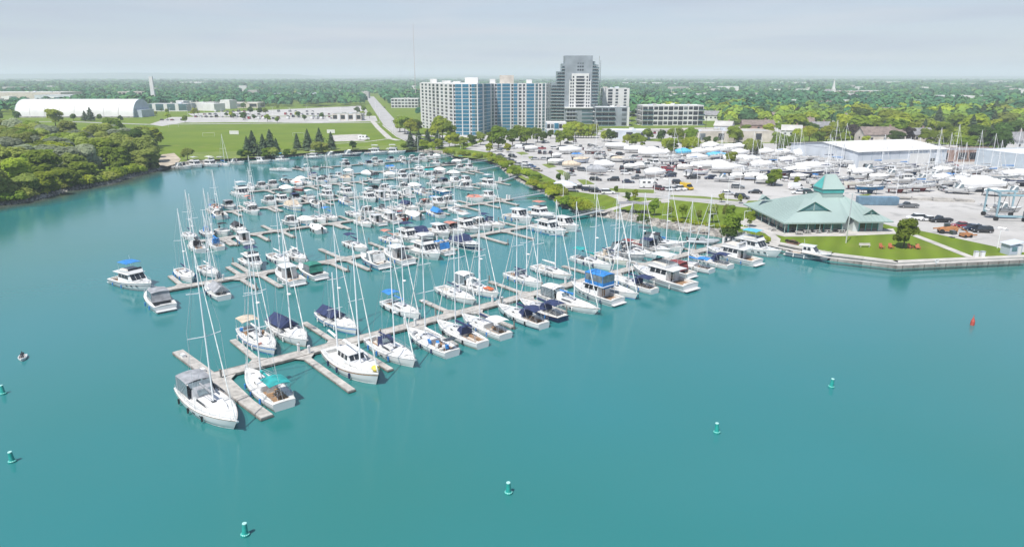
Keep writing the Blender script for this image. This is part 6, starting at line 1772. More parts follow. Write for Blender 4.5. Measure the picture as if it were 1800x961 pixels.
# leafy neighbourhood on the right: nearer rows tree by tree
nr_ = random.Random(77); placed = []
HOUSES = [o.location.copy() for o, d, w, p in REG if o.name.startswith(('house', 'commercial', 'boat_shed', 'church'))]
def free(p, r_): return all((p-q).length > r_ for q in placed) and all((Vector((p.x, p.y, 0))-Vector((q.x, q.y, 0))).length > 11 for q in HOUSES)
cnt = 0
for t in range(9000):
    if cnt >= 66: break
    x = nr_.uniform(1225, 1900); y = 205+(272-205)*nr_.random()
    if y > 262 and x < 1690: continue
    if y > 243 and 1390 < x < 1690 and not (y < 252): continue
    if y > 222 and x < 1385: continue
    if y > 262 and 1755 < x: continue
    p = G(x, y)
    if not free(p, 9.5): continue
    placed.append(p); cnt += 1
    big = 1.0
    c = nr_.choices(['lime', 'green', 'dark', 'olive', 'copper'], [8, 3, 1.2 if x < 1640 else 3, 1.2, .7])[0]
    if nr_.random() < .06: conifer(p, nr_.uniform(12, 18), 'in the streets beyond the boatyard', 'trees of the neighbourhood', 1.1)
    else: tree(TM, p, nr_.uniform(10, 15.5), c, 'in the streets beyond the boatyard', 'trees of the neighbourhood', wide=1.35)
cnt = 0
for t in range(4000):          # car-park trees and verges on the left
    if cnt >= 34: break
    x = nr_.uniform(255, 665); y = nr_.uniform(186, 217)
    p = G(x, y)
    if any((p-q).length < 9 for q in placed): continue
    if nr_.random() < .5 and y < 200: continue
    placed.append(p); cnt += 1
    tree(TM, p, nr_.uniform(4.5, 8.5), nr_.choice(['dark', 'green', 'green', 'lime', 'dark']), 'about the car parks beyond the field', 'trees of the far car parks')
# far woods and town trees: one mass
def woods(name, label, n, ymin, ymax, K, seed, gaps):
    rs = np.random.RandomState(seed)
    u = rs.uniform(0, 1, n); Y = 1/(1/ymin+(1/ymax-1/ymin)*u**.85)
    X = rs.uniform(-.82, .82, n)*Y
    keep = np.ones(n, bool)
    for x0, x1, y0, y1 in gaps:
        # gaps are given in ground metres
        keep &= ~((X > x0) & (X < x1) & (Y > y0) & (Y < y1))
    keep &= ~((np.abs(X-(-99-(Y-579)*.2198)) < 13+Y*.004) & (Y < 1450))      # the street stays clear
    X, Y = X[keep], Y[keep]; n = len(X)
    h = rs.uniform(8, 15, n)*(1+.15*np.sin(X/90.)*np.cos(Y/130.)); R = h*rs.uniform(.42, .6, n)*np.clip(Y/1500, 1, 2.2)
    d = rs.normal(size=(n, K, 3)); d /= np.linalg.norm(d, axis=2)[..., None]; d[..., 2] = np.abs(d[..., 2])*1.1-.25
    c = np.stack([X, Y, LZ+h*.55], 1)[:, None, :]+d*np.stack([R, R, h*.45], 1)[:, None, :]*rs.uniform(.7, 1, (n, K, 1))
    nr = d+np.array([0, 0, .3])+rs.normal(size=d.shape)*.25
    sz = np.repeat(R[:, None], K, 1)*rs.uniform(.35, .62, (n, K))*(.58 if K > 200 else .75 if K > 50 else 1)
    mi = np.repeat(rs.choice(4, n, p=[.4, .28, .2, .12])[:, None], K, 1)
    fm = [mat('far_leaf_'+k, c_, .8, 0, .01, col2=c2, spec=.05) for k, c_, c2 in ((('a', (.19, .28, .045), (.13, .21, .04)), ('b', (.27, .35, .035), (.19, .27, .03)), ('c', (.06, .125, .05), (.04, .095, .04)), ('d', (.13, .19, .06), (.09, .15, .05))) if ymin < 600 else (('e', (.07, .19, .085), (.045, .135, .065)), ('f', (.10, .22, .075), (.07, .165, .06)), ('g', (.04, .13, .07), (.03, .10, .055)), ('h', (.08, .17, .085), (.055, .13, .07))))]  # farther leaves tinted blue-green: distance haze mixed into their colour
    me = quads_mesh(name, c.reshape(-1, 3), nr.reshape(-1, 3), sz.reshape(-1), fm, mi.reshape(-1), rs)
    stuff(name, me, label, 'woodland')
for x, y, h, c in ((1405, 252, 9, 'lime'), (1422, 250, 10, 'lime'), (1436, 254, 8, 'green'), (1452, 250, 10, 'lime'), (1468, 252, 9, 'green'), (1484, 254, 8, 'green'), (1500, 246, 10, 'copper'), (1520, 256, 6, 'lime'), (1575, 257, 9, 'dark'), (1590, 252, 10, 'copper'), (1630, 256, 10, 'green'), (1650, 255, 9, 'lime'), (1668, 262, 10, 'green'), (1685, 266, 10, 'lime'),
        (1700, 268, 9, 'green'), (1735, 268, 11, 'dark'), (1750, 268, 12, 'dark'), (1690, 256, 12, 'green'), (1720, 258, 13, 'dark'), (1755, 255, 14, 'dark'), (1780, 250, 14, 'dark'), (1600, 243, 11, 'lime'), (1560, 240, 10, 'lime'), (1500, 238, 11, 'lime'), (1530, 240, 10, 'green'), (1580, 243, 11, 'lime'), (1640, 244, 12, 'lime'), (1660, 246, 11, 'green'), (1470, 240, 10, 'lime'), (1425, 238, 9, 'dark'), (1375, 236, 8, 'green'), (1350, 238, 8, 'lime'), (1310, 236, 7, 'green')):
    tree(TR, G(x, y), h, c, 'behind the boat storage shed', 'trees behind the storage shed', wide=1.25)
clear = [(-1000, -640, 850, 1260), (-520, -95, 400, 760), (-430, -100, 700, 900), (-95, 175, 380, 640), (60, 170, 560, 680), (20, 130, 640, 700), (-430, -95, 560, 930), (-120, 700, 300, 560), (-140, -40, 800, 960)]
HOLES = [(q.x-9, q.x+9, q.y-26, q.y+9) for q in HOUSES]
woods('far_woodland', 'leafy town gardens beyond the boatyard', 1500, 480, 800, 260, 8, clear+HOLES+[(-900, 150, 400, 900)])
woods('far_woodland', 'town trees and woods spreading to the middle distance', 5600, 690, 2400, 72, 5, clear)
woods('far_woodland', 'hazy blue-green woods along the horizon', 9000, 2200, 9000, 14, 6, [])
# scattered far rooftops between the trees
def rooftops():
    rs = random.Random(9); mb = MB()
    for k in range(170):
        Y = 1/(1/800+(1/7000-1/800)*rs.random()**.8); X = rs.uniform(-.8, .8)*Y
        if -330 < X < -60 and Y < 1300: continue
        s = rs.uniform(.7, 1.2)*(1+Y/6000); w, d, h = 12*s, 9*s, 6*s
        if rs.random() < .12: w *= 3; d *= 2
        mb.obox((X, Y, LZ), w, d, h+rs.uniform(2, 5), rs.uniform(-.5, .5), rs.choice([0, 0, 1]))
    stuff('far_rooftops', mb.mesh('far_rooftops', [WALLW, ROOFG, SHING]), 'far-off town rooftops among the trees', 'rooftops')
rooftops()
# ================================================================ BOATYARD
yr = random.Random(55)
def cradle(loc, rz, L, lift, label_of, where):
    root = bpy.data.objects.new('boat_cradle', None); COL.objects.link(root); root.location = loc; root.rotation_euler = (0, 0, rz)
    key = ('CR', round(L), round(lift, 1))
    if key not in PROTO:
        m = MB(); w = L*.12+.3
        for x in (-L*.25, L*.2): m.box(x-.12, x+.12, -w, w, 0, .2)
        m.box(-L*.3, L*.26, -.14, .14, .2, .38); base = m.mesh('base_beam', mat('cradle_steel', (.10, .10, .11), .7, .3, 1.5))
        m = MB(); m.tube((0, 0, .1), (0, 0, lift+.15), .06, n=5); m.box(-.18, .18, -.14, .14, lift+.1, lift+.2); leg = m.mesh('support_post', MATS['cradle_steel'])
        PROTO[key] = (base, leg, w)
    base, leg, w = PROTO[key]
    link('base_beam', base, root)
    for x in (-L*.25, L*.2):
        for s_ in (-1, 1): link('support_post', leg, root, (x, s_*w*.86, 0))
    reg(root, 'steel cradle under ' + label_of.split(' with ')[0].split(' without ')[0].split(' under ')[0], where, 'cradle', 'boat cradles in the yard')
def yard(rows, where):
    for e in rows.replace('\n', ';').split(';'):
        w = e.split()
        if not w: continue
        x, y, T, L, az, cv = float(w[0]), float(w[1]), w[2], float(w[3]), float(w[4]), w[5]; opt = w[6] if len(w) > 6 else ''
        lift = {'S': 1.75, 'W': 1.3, 'F': 1.2, 'X': 1.0, 'C': 1.0, 'R': .8}[T]
        p = G(x, y); rz = math.radians(az+yr.uniform(-6, 6))
        r, ds, cat = boat(T, L, cv, opt, p+Vector((0, 0, lift)), rz, yr, land=True)
        reg(r, ds, where, cat, 'boats stored ashore')
        cradle(p+Vector((0, 0, .03)), rz, L, lift, ds.replace('white ', ''), where)
yard('''1085 263 W 13 -24 w; 1119 269 W 13 -24 w; 1147 277 W 14 -20 w ^; 1178 283 S 11 -15 w x; 1201 275 W 9 5 l; 1202 290 S 12 -8 n x!; 1240 299 W 13 -14 w; 1279 304 W 13.5 -10 w; 1259 280 W 10 10 l
1248 272 W 10 5 w; 1177 274 W 8 0 w''', 'in the boatyard')
yard('''1274 320 X 7.5 -20 b a; 1150 296 F 10.5 -70 w h; 1138 298 X 8 -60 w a; 1088 285 R 7 -10 y v; 1052 280 X 8 -60 w a; 1063 298 W 9 -20 w; 1111 299 R 7 -35 w v; 1128 297 R 7 -30 w v; 1003 271 W 12 3 w; 1016 278 R 7 -40 b c
1022 287 R 8 4 y v; 1005 298 W 8 -20 y; 978 290 R 7.5 -15 w v; 1050 308 W 9 -30 g; 934 267 W 7 0 w; 979 278 R 6 30 w v; 1075 284 R 6.5 20 w b''', 'in the boatyard')
yard('''1306 286 W 10 -12 w; 1333 271 W 9 0 w; 1325 286 S 9 -10 w x; 1342 285 S 9.5 -10 w x; 1358 286 S 10 -5 w; 1373 278 S 9 10 w; 1417 279 W 15 8 w ^; 1460 289 S 13 5 w; 1337 299 W 9.5 -5 w; 1362 298 S 10 -5 w
1388 300 S 10 0 w; 1428 302 W 15 -6 w; 1375 311 S 12 12 n x!; 1420 313 S 12 -8 e x!; 1311 311 S 11 -8 w x; 1326 317 R 8 -10 w v; 1348 323 R 8 -12 w v; 1436 324 R 7 -40 b b; 1347 274 W 8 0 w''', 'in the boatyard')
yard('''1510 332 S 11 12 y x%; 1528 341 S 9 -5 w x$; 1496 304 X 8.5 60 w a; 1530 305 X 10 -12 k a; 1565 308 C 9 -8 g k; 1595 324 F 10 -14 w h; 1624 322 X 8.5 -20 w a; 1627 301 S 11 -4 w x!; 1656 306 R 8 -8 w v; 1676 303 X 8 70 r c
1702 307 W 11 4 g; 1725 337 W 15 -14 w ^; 1690 341 X 9 -20 w a; 1763 321 S 12 -6 w &x; 1790 316 W 14 0 w; 1797 328 S 11 -8 w x!; 1545 300 S 9.5 5 w; 1590 302 S 9 10 w; 1660 299 S 10 0 w''', 'in the boatyard')
yard('''1180 262 W 9 -10 w; 1205 300 R 7 -20 w v; 1225 284 W 10 -10 w; 1262 293 S 10 -8 w; 1293 297 S 10 -5 w x; 1300 276 W 9 5 w; 1318 292 S 9.5 -8 w; 1352 307 S 10 5 w x; 1398 308 W 10 0 w; 1288 286 W 9 -8 w; 1385 289 W 10 5 w
1450 302 S 10 10 w; 1345 293 R 7 20 w v; 1405 317 R 7 -20 w v; 1232 308 R 6.5 -15 w b; 1298 316 R 7 -5 w v; 1330 306 S 9.5 0 w''', 'in the boatyard')
yard('''1510 316 R 7 0 w b; 1545 318 R 7.5 -15 w v; 1570 299 S 10 -5 w x; 1605 308 S 9.5 0 w; 1645 316 X 8 -10 w a; 1690 318 R 7.5 10 w v; 1735 306 S 10.5 -5 w; 1750 345 R 7 -30 w v; 1668 316 R 7 15 b c; 1715 320 R 6.5 -20 w v; 1785 345 X 8.5 -15 w a''', 'in the boatyard')
# free-standing yacht masts: boats ashore with their rigs up
yard('''1400 292 S 11 20 w; 1476 294 S 12.5 -20 w; 1640 303 S 12 15 w; 1670 304 S 13 10 w; 1710 311 S 12 20 w; 1775 310 S 12.5 -10 w; 1180 290 S 10.5 -10 w; 1222 291 S 10 0 w; 1045 268 S 11 30 w''', 'in the boatyard')

# ================================================================ VEHICLES
TYRE = mat('tyre', (.018, .018, .018), .8, .1, 3)
RIM = mat('wheel_rim', (.5, .5, .52), .35, .05, 3, metal=.6)
HEAD = mat('lamp_lens', (.7, .72, .72), .15, .03, 3)
TAIL = mat('tail_lens', (.3, .015, .015), .2, .05, 3)
PAINT = {k: mat('car_paint_'+k, c, .25, .03, 1, coat=.6) for k, c in dict(white=(.74, .74, .74), silver=(.45, .46, .48), grey=(.13, .14, .15), black=(.018, .019, .021), blue=(.02, .09, .26), red=(.26, .02, .03), maroon=(.11, .02, .025), yellow=(.60, .40, .03), green=(.02, .07, .06), navy=(.015, .025, .06), orange=(.55, .16, .03), tan=(.34, .29, .22)).items()}
def car_proto(kind):
    P = Proto()
    L, Wd, Hh = {'sedan': (4.7, 1.82, 1.45), 'suv': (4.8, 1.92, 1.75), 'pickup': (5.7, 1.98, 1.85), 'van': (5.6, 2.0, 2.35), 'motorhome': (7.2, 2.3, 3.0)}[kind]
    a, w = L/2, Wd/2
    if kind in ('sedan', 'suv'):
        bz = .82 if kind == 'sedan' else .98
        body = [(-a, .35, w*.92), (-a+.05, bz*.95, w*.9), (-a+.5, bz+.02, w), (a*.42, bz, w), (a*.93, bz*.82, w*.92), (a, .6, w*.86), (a*.98, .3, w*.86), (a*.5, .24, w), (-a*.6, .24, w)]
        x0, x1, x2, x3 = (-a*.82, -a*.5, a*.12, a*.45) if kind == 'sedan' else (-a*.95, -a*.84, a*.14, a*.46)
        glass = [(x0, bz, w*.94), (x1, Hh-.06, w*.76), (x2, Hh-.06, w*.76), (x3, bz, w*.92)]
        roof = [(x1-.05, Hh-.08, w*.78), (x1+.1, Hh, w*.72), (x2-.05, Hh, w*.72), (x2+.08, Hh-.08, w*.78)]
    elif kind == 'pickup':
        bz = 1.0
        body = [(-a, .5, w*.95), (-a, bz+.1, w*.95), (-a*.08, bz+.1, w), (a*.5, bz+.06, w), (a*.95, bz-.02, w*.94), (a, .65, w*.9), (a*.97, .4, w*.9), (a*.5, .35, w), (-a*.6, .35, w)]
        glass = [(-a*.1, bz+.08, w*.93), (-a*.04, Hh-.06, w*.78), (a*.28, Hh-.06, w*.78), (a*.52, bz+.06, w*.92)]
        roof = [(-a*.07, Hh-.08, w*.8), (0, Hh, w*.74), (a*.25, Hh, w*.74), (a*.31, Hh-.08, w*.8)]
    else:
        bz = Hh*.52
        body = [(-a, .35, w*.97), (-a, Hh*.55, w*.98), (a*.55, bz, w*.98), (a*.94, Hh*.42, w*.9), (a, .7, w*.86), (a*.97, .3, w*.86), (-a*.7, .25, w)]
        glass = [(a*.30, bz-.02, w*.95), (a*.30, Hh-.3, w*.86), (a*.40, Hh-.25, w*.84), (a*.80, bz-.06, w*.9)]
        roof = [(-a, Hh*.54, w*.98), (-a+.04, Hh, w*.86), (a*.36, Hh, w*.84), (a*.44, Hh-.24, w*.86), (a*.31, Hh*.54, w*.97)]
    bd = P.add('body', MB().prism(body), [PAINT['white']], key='paint', smooth=30)
    g = P.add('window_glass', MB().prism(glass), [GLASSD])
    P.add('roof', MB().prism(roof), [PAINT['white']], key='paint', smooth=30)
    if kind == 'pickup':
        m = MB(); m.box(-a+.12, -a*.12, -w*.8, w*.8, bz+.1, bz+.115); P.add('bed_liner', m, [RUB], bd)
    for x in (-a*.62, a*.62):
        for s_ in (-1, 1):
            m = MB(); r = .34 if kind in ('sedan', 'suv') else .38
            m.tube((x, s_*(w-.2), r), (x, s_*(w+.02), r), r, n=12); wh = P.add('wheel', m, [TYRE])
            m = MB(); m.tube((x, s_*(w-.05), r), (x, s_*(w+.035), r), r*.6, n=8); P.add('rim', m, [RIM], wh)
    for s_ in (-1, 1):
        m = MB(); m.box(a*.93, a*.985, s_*w*.68-.18, s_*w*.68+.18, .62, .78); P.add('headlight', m, [HEAD])
        m = MB(); m.box(-a-.02, -a+.1, s_*w*.72-.14, s_*w*.72+.14, .68, .88); P.add('tail_light', m, [TAIL])
    if kind == 'motorhome':
        for s_ in (-1, 1):
            for x in (-a*.6, -a*.1):
                m = MB(); m.box(x-.5, x+.5, s_*w*.93-.06, s_*w*.93+.06, Hh*.6, Hh*.8); P.add('side_window', m, [GLASSD])
    return P
CARS = {}
def car(kind, col, x, y, az, where, z=.03, pos=None):
    if kind not in CARS: CARS[kind] = car_proto(kind)
    p = pos if pos is not None else G(x, y)
    r = CARS[kind].spawn('parked_car' if kind in ('sedan', 'suv') else {'pickup': 'pickup_truck', 'van': 'van', 'motorhome': 'motorhome'}[kind], p+Vector((0, 0, z)), math.radians(az), 1.0, {'paint': PAINT[col]})
    reg(r, '%s %s' % (col, {'sedan': 'saloon car', 'suv': 'SUV', 'pickup': 'pickup truck', 'van': 'panel van', 'motorhome': 'motorhome'}[kind]), where, {'sedan': 'car', 'suv': 'car', 'pickup': 'pickup', 'van': 'van', 'motorhome': 'motorhome'}[kind], 'vehicles ' + where)
cr = random.Random(31)
w_ = 'in the boatyard car park'
for k, c, x, y, az in [('suv', 'silver', 899, 262, 10), ('van', 'white', 914, 261, 10), ('sedan', 'silver', 877, 267, 160), ('sedan', 'grey', 880, 275, -20), ('suv', 'black', 901, 277, -40), ('sedan', 'silver', 884, 281, -30), ('sedan', 'white', 924, 289, -35), ('sedan', 'blue', 934, 294.5, -35),
     ('sedan', 'silver', 925, 295, -30), ('sedan', 'tan', 945, 301, -40), ('sedan', 'silver', 941, 281, 0), ('sedan', 'silver', 957, 281, 0), ('suv', 'grey', 969, 283, 0), ('sedan', 'grey', 988, 291, -30), ('sedan', 'silver', 1003, 309, 10), ('suv', 'black', 1005, 302, 80), ('suv', 'grey', 1024, 301, -30),
     ('suv', 'black', 1047, 317.5, -10), ('suv', 'black', 1078, 318, 170), ('suv', 'black', 1019, 332, -15), ('suv', 'navy', 1034, 335.5, -15), ('suv', 'black', 1047, 338, -20), ('sedan', 'black', 998, 253, 0), ('sedan', 'white', 959, 250, 0), ('sedan', 'black', 968, 270, 80), ('suv', 'black', 949, 270, 85),
     ('suv', 'grey', 958, 271, 80), ('sedan', 'grey', 926, 266, 85), ('pickup', 'grey', 1122, 315, 175), ('motorhome', 'white', 1141, 330, 0), ('suv', 'maroon', 1158, 334, -60), ('sedan', 'white', 1173, 335, -60), ('sedan', 'white', 1185, 334.5, -60), ('suv', 'white', 1196, 334, -60), ('van', 'yellow', 1207, 333, -60),
     ('pickup', 'black', 1218, 314.5, 5), ('suv', 'red', 1174, 301, 150), ('suv', 'black', 1104, 301, 160), ('suv', 'black', 1093, 298, 80), ('sedan', 'silver', 1279, 342, -25), ('suv', 'grey', 1297, 331, -25), ('suv', 'white', 1069, 341, 2), ('sedan', 'black', 1327, 340, 165), ('suv', 'black', 1304, 349, -40),
     ('van', 'white', 1399, 333, 20), ('sedan', 'white', 1404, 341, 170), ('suv', 'green', 1420, 341, 12), ('pickup', 'grey', 1596, 365, 175), ('suv', 'white', 1609, 386, 178), ('sedan', 'white', 1630, 388, 172), ('pickup', 'black', 1653, 390.5, 172), ('sedan', 'red', 1688, 399, 172), ('suv', 'navy', 1707, 405, 172), ('suv', 'black', 1726, 408.5, 172),
     ('sedan', 'white', 1020, 262, 10), ('suv', 'grey', 1040, 258, 20), ('sedan', 'silver', 1060, 275, 40), ('suv', 'black', 1090, 273, 30), ('sedan', 'grey', 900, 285, -40), ('suv', 'white', 893, 283, -40), ('sedan', 'silver', 912, 291, -35), ('suv', 'grey', 1012, 262, 0), ('sedan', 'black', 985, 264, 0), ('suv', 'white', 975, 262, 0), ('sedan', 'maroon', 1025, 264, 0)]:
    car(k, c, x, y, az+cr.uniform(-4, 4), w_)
for y, x0, x1, st in ((212, 285, 330, 9), (209.5, 430, 585, 8.5), (206.5, 345, 600, 9), (202, 360, 590, 9.5), (197, 380, 560, 10)):
    x = x0
    while x < x1:
        if cr.random() < .72: car(cr.choice(['sedan', 'suv', 'sedan', 'suv', 'van']), cr.choice(['white', 'silver', 'grey', 'black', 'red', 'navy', 'silver', 'white', 'tan']), x, y, 90+cr.uniform(-5, 5), 'in the car parks beyond the field')
        x += st
for x, y, c, az in ((691, 214, 'white', 120), (676, 190, 'grey', 115), (716, 234, 'silver', -55), (742, 247, 'white', -45), (760, 249, 'grey', 20), (783, 253, 'white', 20), (822, 249, 'silver', 10), (848, 249, 'grey', 5), (775, 250, 'black', 15), (640, 246, 'white', 10)): car('sedan', c, x, y, az, 'on the street by the apartments')
for k in range(16): car(cr.choice(['sedan', 'suv']), cr.choice(['white', 'grey', 'silver', 'black', 'red']), 1085+k*17+cr.uniform(-4, 4), 237.5-k*.55, 90+cr.uniform(-8, 8), 'behind the beige commercial block', .1)
# the rest of the crowded yard: cars and small covered boats wherever there is room
TAKEN = [p for o, d, w, p in REG if p.y < 480 and o.name.split('.')[0] not in ('shrub', 'channel_buoy')]
ypoly = [(905, 262), (1000, 246), (1100, 262), (1200, 262), (1330, 262), (1400, 272), (1480, 300), (1680, 302), (1790, 318), (1790, 345), (1620, 338), (1500, 345), (1380, 325), (1280, 328), (1150, 322), (1060, 326), (990, 300)]
fill = random.Random(202); made = 0
for t in range(3000):
    if made >= 105: break
    x, y = fill.uniform(905, 1790), fill.uniform(248, 345)
    if not in_poly(x, y, ypoly): continue
    p = G(x, y)
    if any((p-q).length < 5.6 for q in TAKEN): continue
    q = fill.random(); made += 1
    if q < (.92 if x < 1200 else .4): car(fill.choice(['sedan', 'suv', 'suv', 'pickup']), fill.choice(['white', 'silver', 'grey', 'black', 'black', 'navy', 'red', 'tan']), x, y, fill.choice([85, -5, 80, 175])+fill.uniform(-6, 6), w_)
    else: yard('%f %f %s %.1f %d %s' % (x, y, *fill.choice([('R', 7, -20, 'w v'), ('W', 8, -10, 'w'), ('W', 9, 5, 'w'), ('S', 9, -8, 'w x'), ('R', 7, 60, 'g v'), ('X', 8, -15, 'w a'), ('S', 9.5, 8, 'w')])), 'in the boatyard')
    TAKEN.append(p)
# boat trailers and the low stack of dock sections
def trailer(x, y, az):
    b = Bld('boat_trailer', G(x, y)+Vector((0, 0, .03)), math.radians(az)); m = MB()
    m.box(-2.8, 1.5, -.8, -.7, .45, .58); m.box(-2.8, 1.5, .7, .8, .45, .58); m.tube((1.5, -.75, .5), (3.2, 0, .5), .06, n=5); m.tube((1.5, .75, .5), (3.2, 0, .5), .06, n=5); m.box(-2.5, -2.4, -.75, .75, .45, .55); m.box(-.6, -.5, -.75, .75, .45, .55); b.part('frame', m, STEEL)
    for s_ in (-1, 1):
        m = MB(); m.tube((-1.2, s_*.82, .32), (-1.2, s_*1.02, .32), .32, n=10); b.part('wheel', m, TYRE)
    reg(b.root, 'empty galvanised boat trailer', 'in the boatyard', 'trailer', 'boat trailers')
for x, y, az in ((1147, 315, 10), (1160, 317, 0), (1745, 404, -10), (1600, 331, 20), (1575, 330, -10), (1650, 330, 5), (1668, 333, -5), (1735, 362, 10)): trailer(x, y, az)
b = Bld('dock_section_stack', G(1628, 352), math.radians(-14))
for k in range(5):
    m = MB(); m.obox((-14+k*6.2, yr.uniform(-.6, .6), .04), 6, 2.2, .55); d_ = b.part('dock_section', m, DOCKM); m = MB(); m.obox((-14+k*6.2, yr.uniform(-.4, .4), .6), 5.4, 1.8, .4, .05); b.part('dock_section', m, CONC)
reg(b.root, 'low row of spare dock sections', 'laid out in the boatyard', 'dock sections')
b = Bld('cargo_container', G(1541, 360), math.radians(-5)); m = MB(); m.obox((0, 0, .1), 12, 2.44, 2.5); w0 = b.part('body', m, mat('container_blue', (.13, .22, .30), .6, .12, .6))
for k in range(20):
    m = MB(); m.obox((-5.7+k*.6, -1.26, .25), .28, .06, 2.2); link('corrugation', m.mesh('corrugation', MATS['container_blue']), w0)
m = MB(); m.box(6, 6.06, -1.15, 1.15, .2, 2.5); b.part('door', m, MATS['siding_blue']); reg(b.root, 'blue-grey cargo container', 'behind the clubhouse', 'container')
# blue travel lift
def travel_lift():
    b = Bld('boat_hoist', G(1763, 384), math.radians(-12)); BL = mat('hoist_blue', (.24, .37, .42), .6, .1, .5); H = 7.0; X, Y = 7.0, 4.0
    for x in (-X/2, X/2):
        for y in (-Y, Y):
            m = MB(); m.obox((x, y, .6), .4, .4, H-.6); b.part('column', m, BL)
            m = MB(); m.tube((x, y-.25, .6), (x, y+.25, .6), .62, n=12); b.part('wheel', m, TYRE)
    for y in (-Y, Y):
        m = MB(); m.box(-X/2-.6, X/2+.6, y-.2, y+.2, H, H+.45); b.part('top_beam', m, BL); m = MB(); m.box(-X/2, X/2, y-.2, y+.2, 1.1, 1.6); b.part('sill_beam', m, BL)
    m = MB(); m.box(-X/2-.2, -X/2+.2, -Y, Y, H+.455, H+.9); b.part('cross_beam', m, BL)
    for x in (-1.8, 1.8):
        m = MB(); pts = [(x, -Y+.4, H), (x, -1.6, 2.6), (x, -.8, 1.5), (x, .8, 1.5), (x, 1.6, 2.6), (x, Y-.4, H)]; m.path(pts, .07, n=4); b.part('sling', m, RUB)
    m = MB(); m.obox((X/2, -Y-.6, 1.2), 1.3, 1.0, 1.8); b.part('cab', m, GPALE)
    reg(b.root, 'tall blue four-legged boat hoist', 'at the right edge of the yard', 'hoist')
    r, ds, cat = boat('X', 8.5, 'w', 'a', G(1763, 384)+Vector((0, 0, 2.1)), math.radians(-12), yr, land=True); reg(r, ds, 'hanging in the blue boat hoist', cat)
travel_lift()
# orange machines on the lot
ORG = mat('machine_orange', (.40, .18, .07), .6, .12, 1)
b = Bld('telehandler', G(1664, 410), math.radians(165)); m = MB(); m.prism([(-2.2, .7, .95), (-2.2, 1.7, .9), (-.8, 1.9, .85), (1.9, 1.3, .9), (2.0, .7, .95)]); b.part('body', m, ORG); m = MB(); m.box(-.6, .7, -.9, -.05, 1.5, 2.5); b.part('cab', m, GDARK); m = MB(); m.tube((-2, .45, 1.9), (3.4, .45, 1.2), .2, n=4); b.part('boom', m, ORG)
for x in (-1.4, 1.4):
    for s_ in (-1, 1): m = MB(); m.tube((x, s_*.8, .6), (x, s_*1.2, .6), .6, n=10); b.part('wheel', m, TYRE)
reg(b.root, 'orange wheeled loader', 'on the lot beside the clubhouse lawn', 'loader')
b = Bld('boom_lift', G(1697, 417), math.radians(10)); m = MB(); m.obox((0, 0, .4), 2.4, 1.6, .7); b.part('chassis', m, ORG); m = MB(); m.tube((.6, 0, 1.1), (-1.8, 0, 2.6), .16, n=4); m.tube((-1.8, 0, 2.6), (-3.6, 0, 1.6), .13, n=4); b.part('boom', m, ORG); m = MB(); m.obox((-3.9, 0, .9), .9, 1.2, 1.0); b.part('basket', m, GDARK); m = MB(); m.obox((2.3, 0, .35), 1.8, .3, .3); b.part('outrigger', m, ORG)
for x in (-.8, .8):
    for s_ in (-1, 1): m = MB(); m.tube((x, s_*.65, .38), (x, s_*.95, .38), .38, n=9); b.part('wheel', m, TYRE)
reg(b.root, 'orange folded boom lift', 'on the lot beside the clubhouse lawn', 'lift')
# ================================================================ SMALL THINGS
def lamp(x, y, h, arms=1, where='in the car park', tall=False):
    b = Bld('lamp_post', G(x, y)); m = MB(); m.tube((0, 0, 0), (0, 0, h), .16 if tall else .09, .1 if tall else .06, n=6); b.part('pole', m, ALU if not tall else STEEL)
    for s_ in ((-1, 1) if arms > 1 else (1,)):
        m = MB(); m.tube((0, 0, h-.1), (s_*1.2, 0, h+.1), .05, n=4); a = b.part('arm', m, ALU); m = MB(); m.obox((s_*1.4, 0, h), .7, .28, .14); b.part('lamp_head', m, GELG, a)
    reg(b.root, 'tall floodlight pole' if tall else 'slim grey lamp post', where, 'lamp post', 'lamp posts ' + where)
lamp(1487, 427, 12, 2, 'on the clubhouse lawn', True)
for x, y in ((900, 285), (918, 306), (960, 288), (1030, 330), (1045, 350), (1096, 332), (1150, 340), (1278, 360), (990, 345), (1225, 322), (1300, 335), (1575, 345), (1712, 330), (866, 262), (940, 262), (1010, 258), (1000, 290), (1180, 300)): lamp(x, y, 8.0)
for x, y in ((772, 262), (735, 268), (810, 262), (690, 236), (668, 215), (700, 222), (660, 190)): lamp(x, y, 8.5, 1, 'along the street by the field')
for x in range(300, 640, 30): lamp(x, 203+(x % 7), 10, 2, 'in the far car parks')
for x, y in ((1307, 398), (1753, 436), (1245, 404)): lamp(x, y, 4.2, 1, 'along the waterfront path')
# utility poles on the right
for x, y in ((1640, 250), (1515, 240), (1240, 232), (1725, 268), (1120, 215), (1215, 180), (1275, 178), (1625, 175)):
    b = Bld('utility_pole', G(x, y)); m = MB(); m.tube((0, 0, 0), (0, 0, 12), .18, .12, n=6); b.part('pole', m, BARK); m = MB(); m.box(-1.2, 1.2, -.06, .06, 10.8, 10.95); b.part('crossarm', m, BARK); reg(b.root, 'wooden utility pole', 'beyond the boatyard', 'pole', 'utility poles')
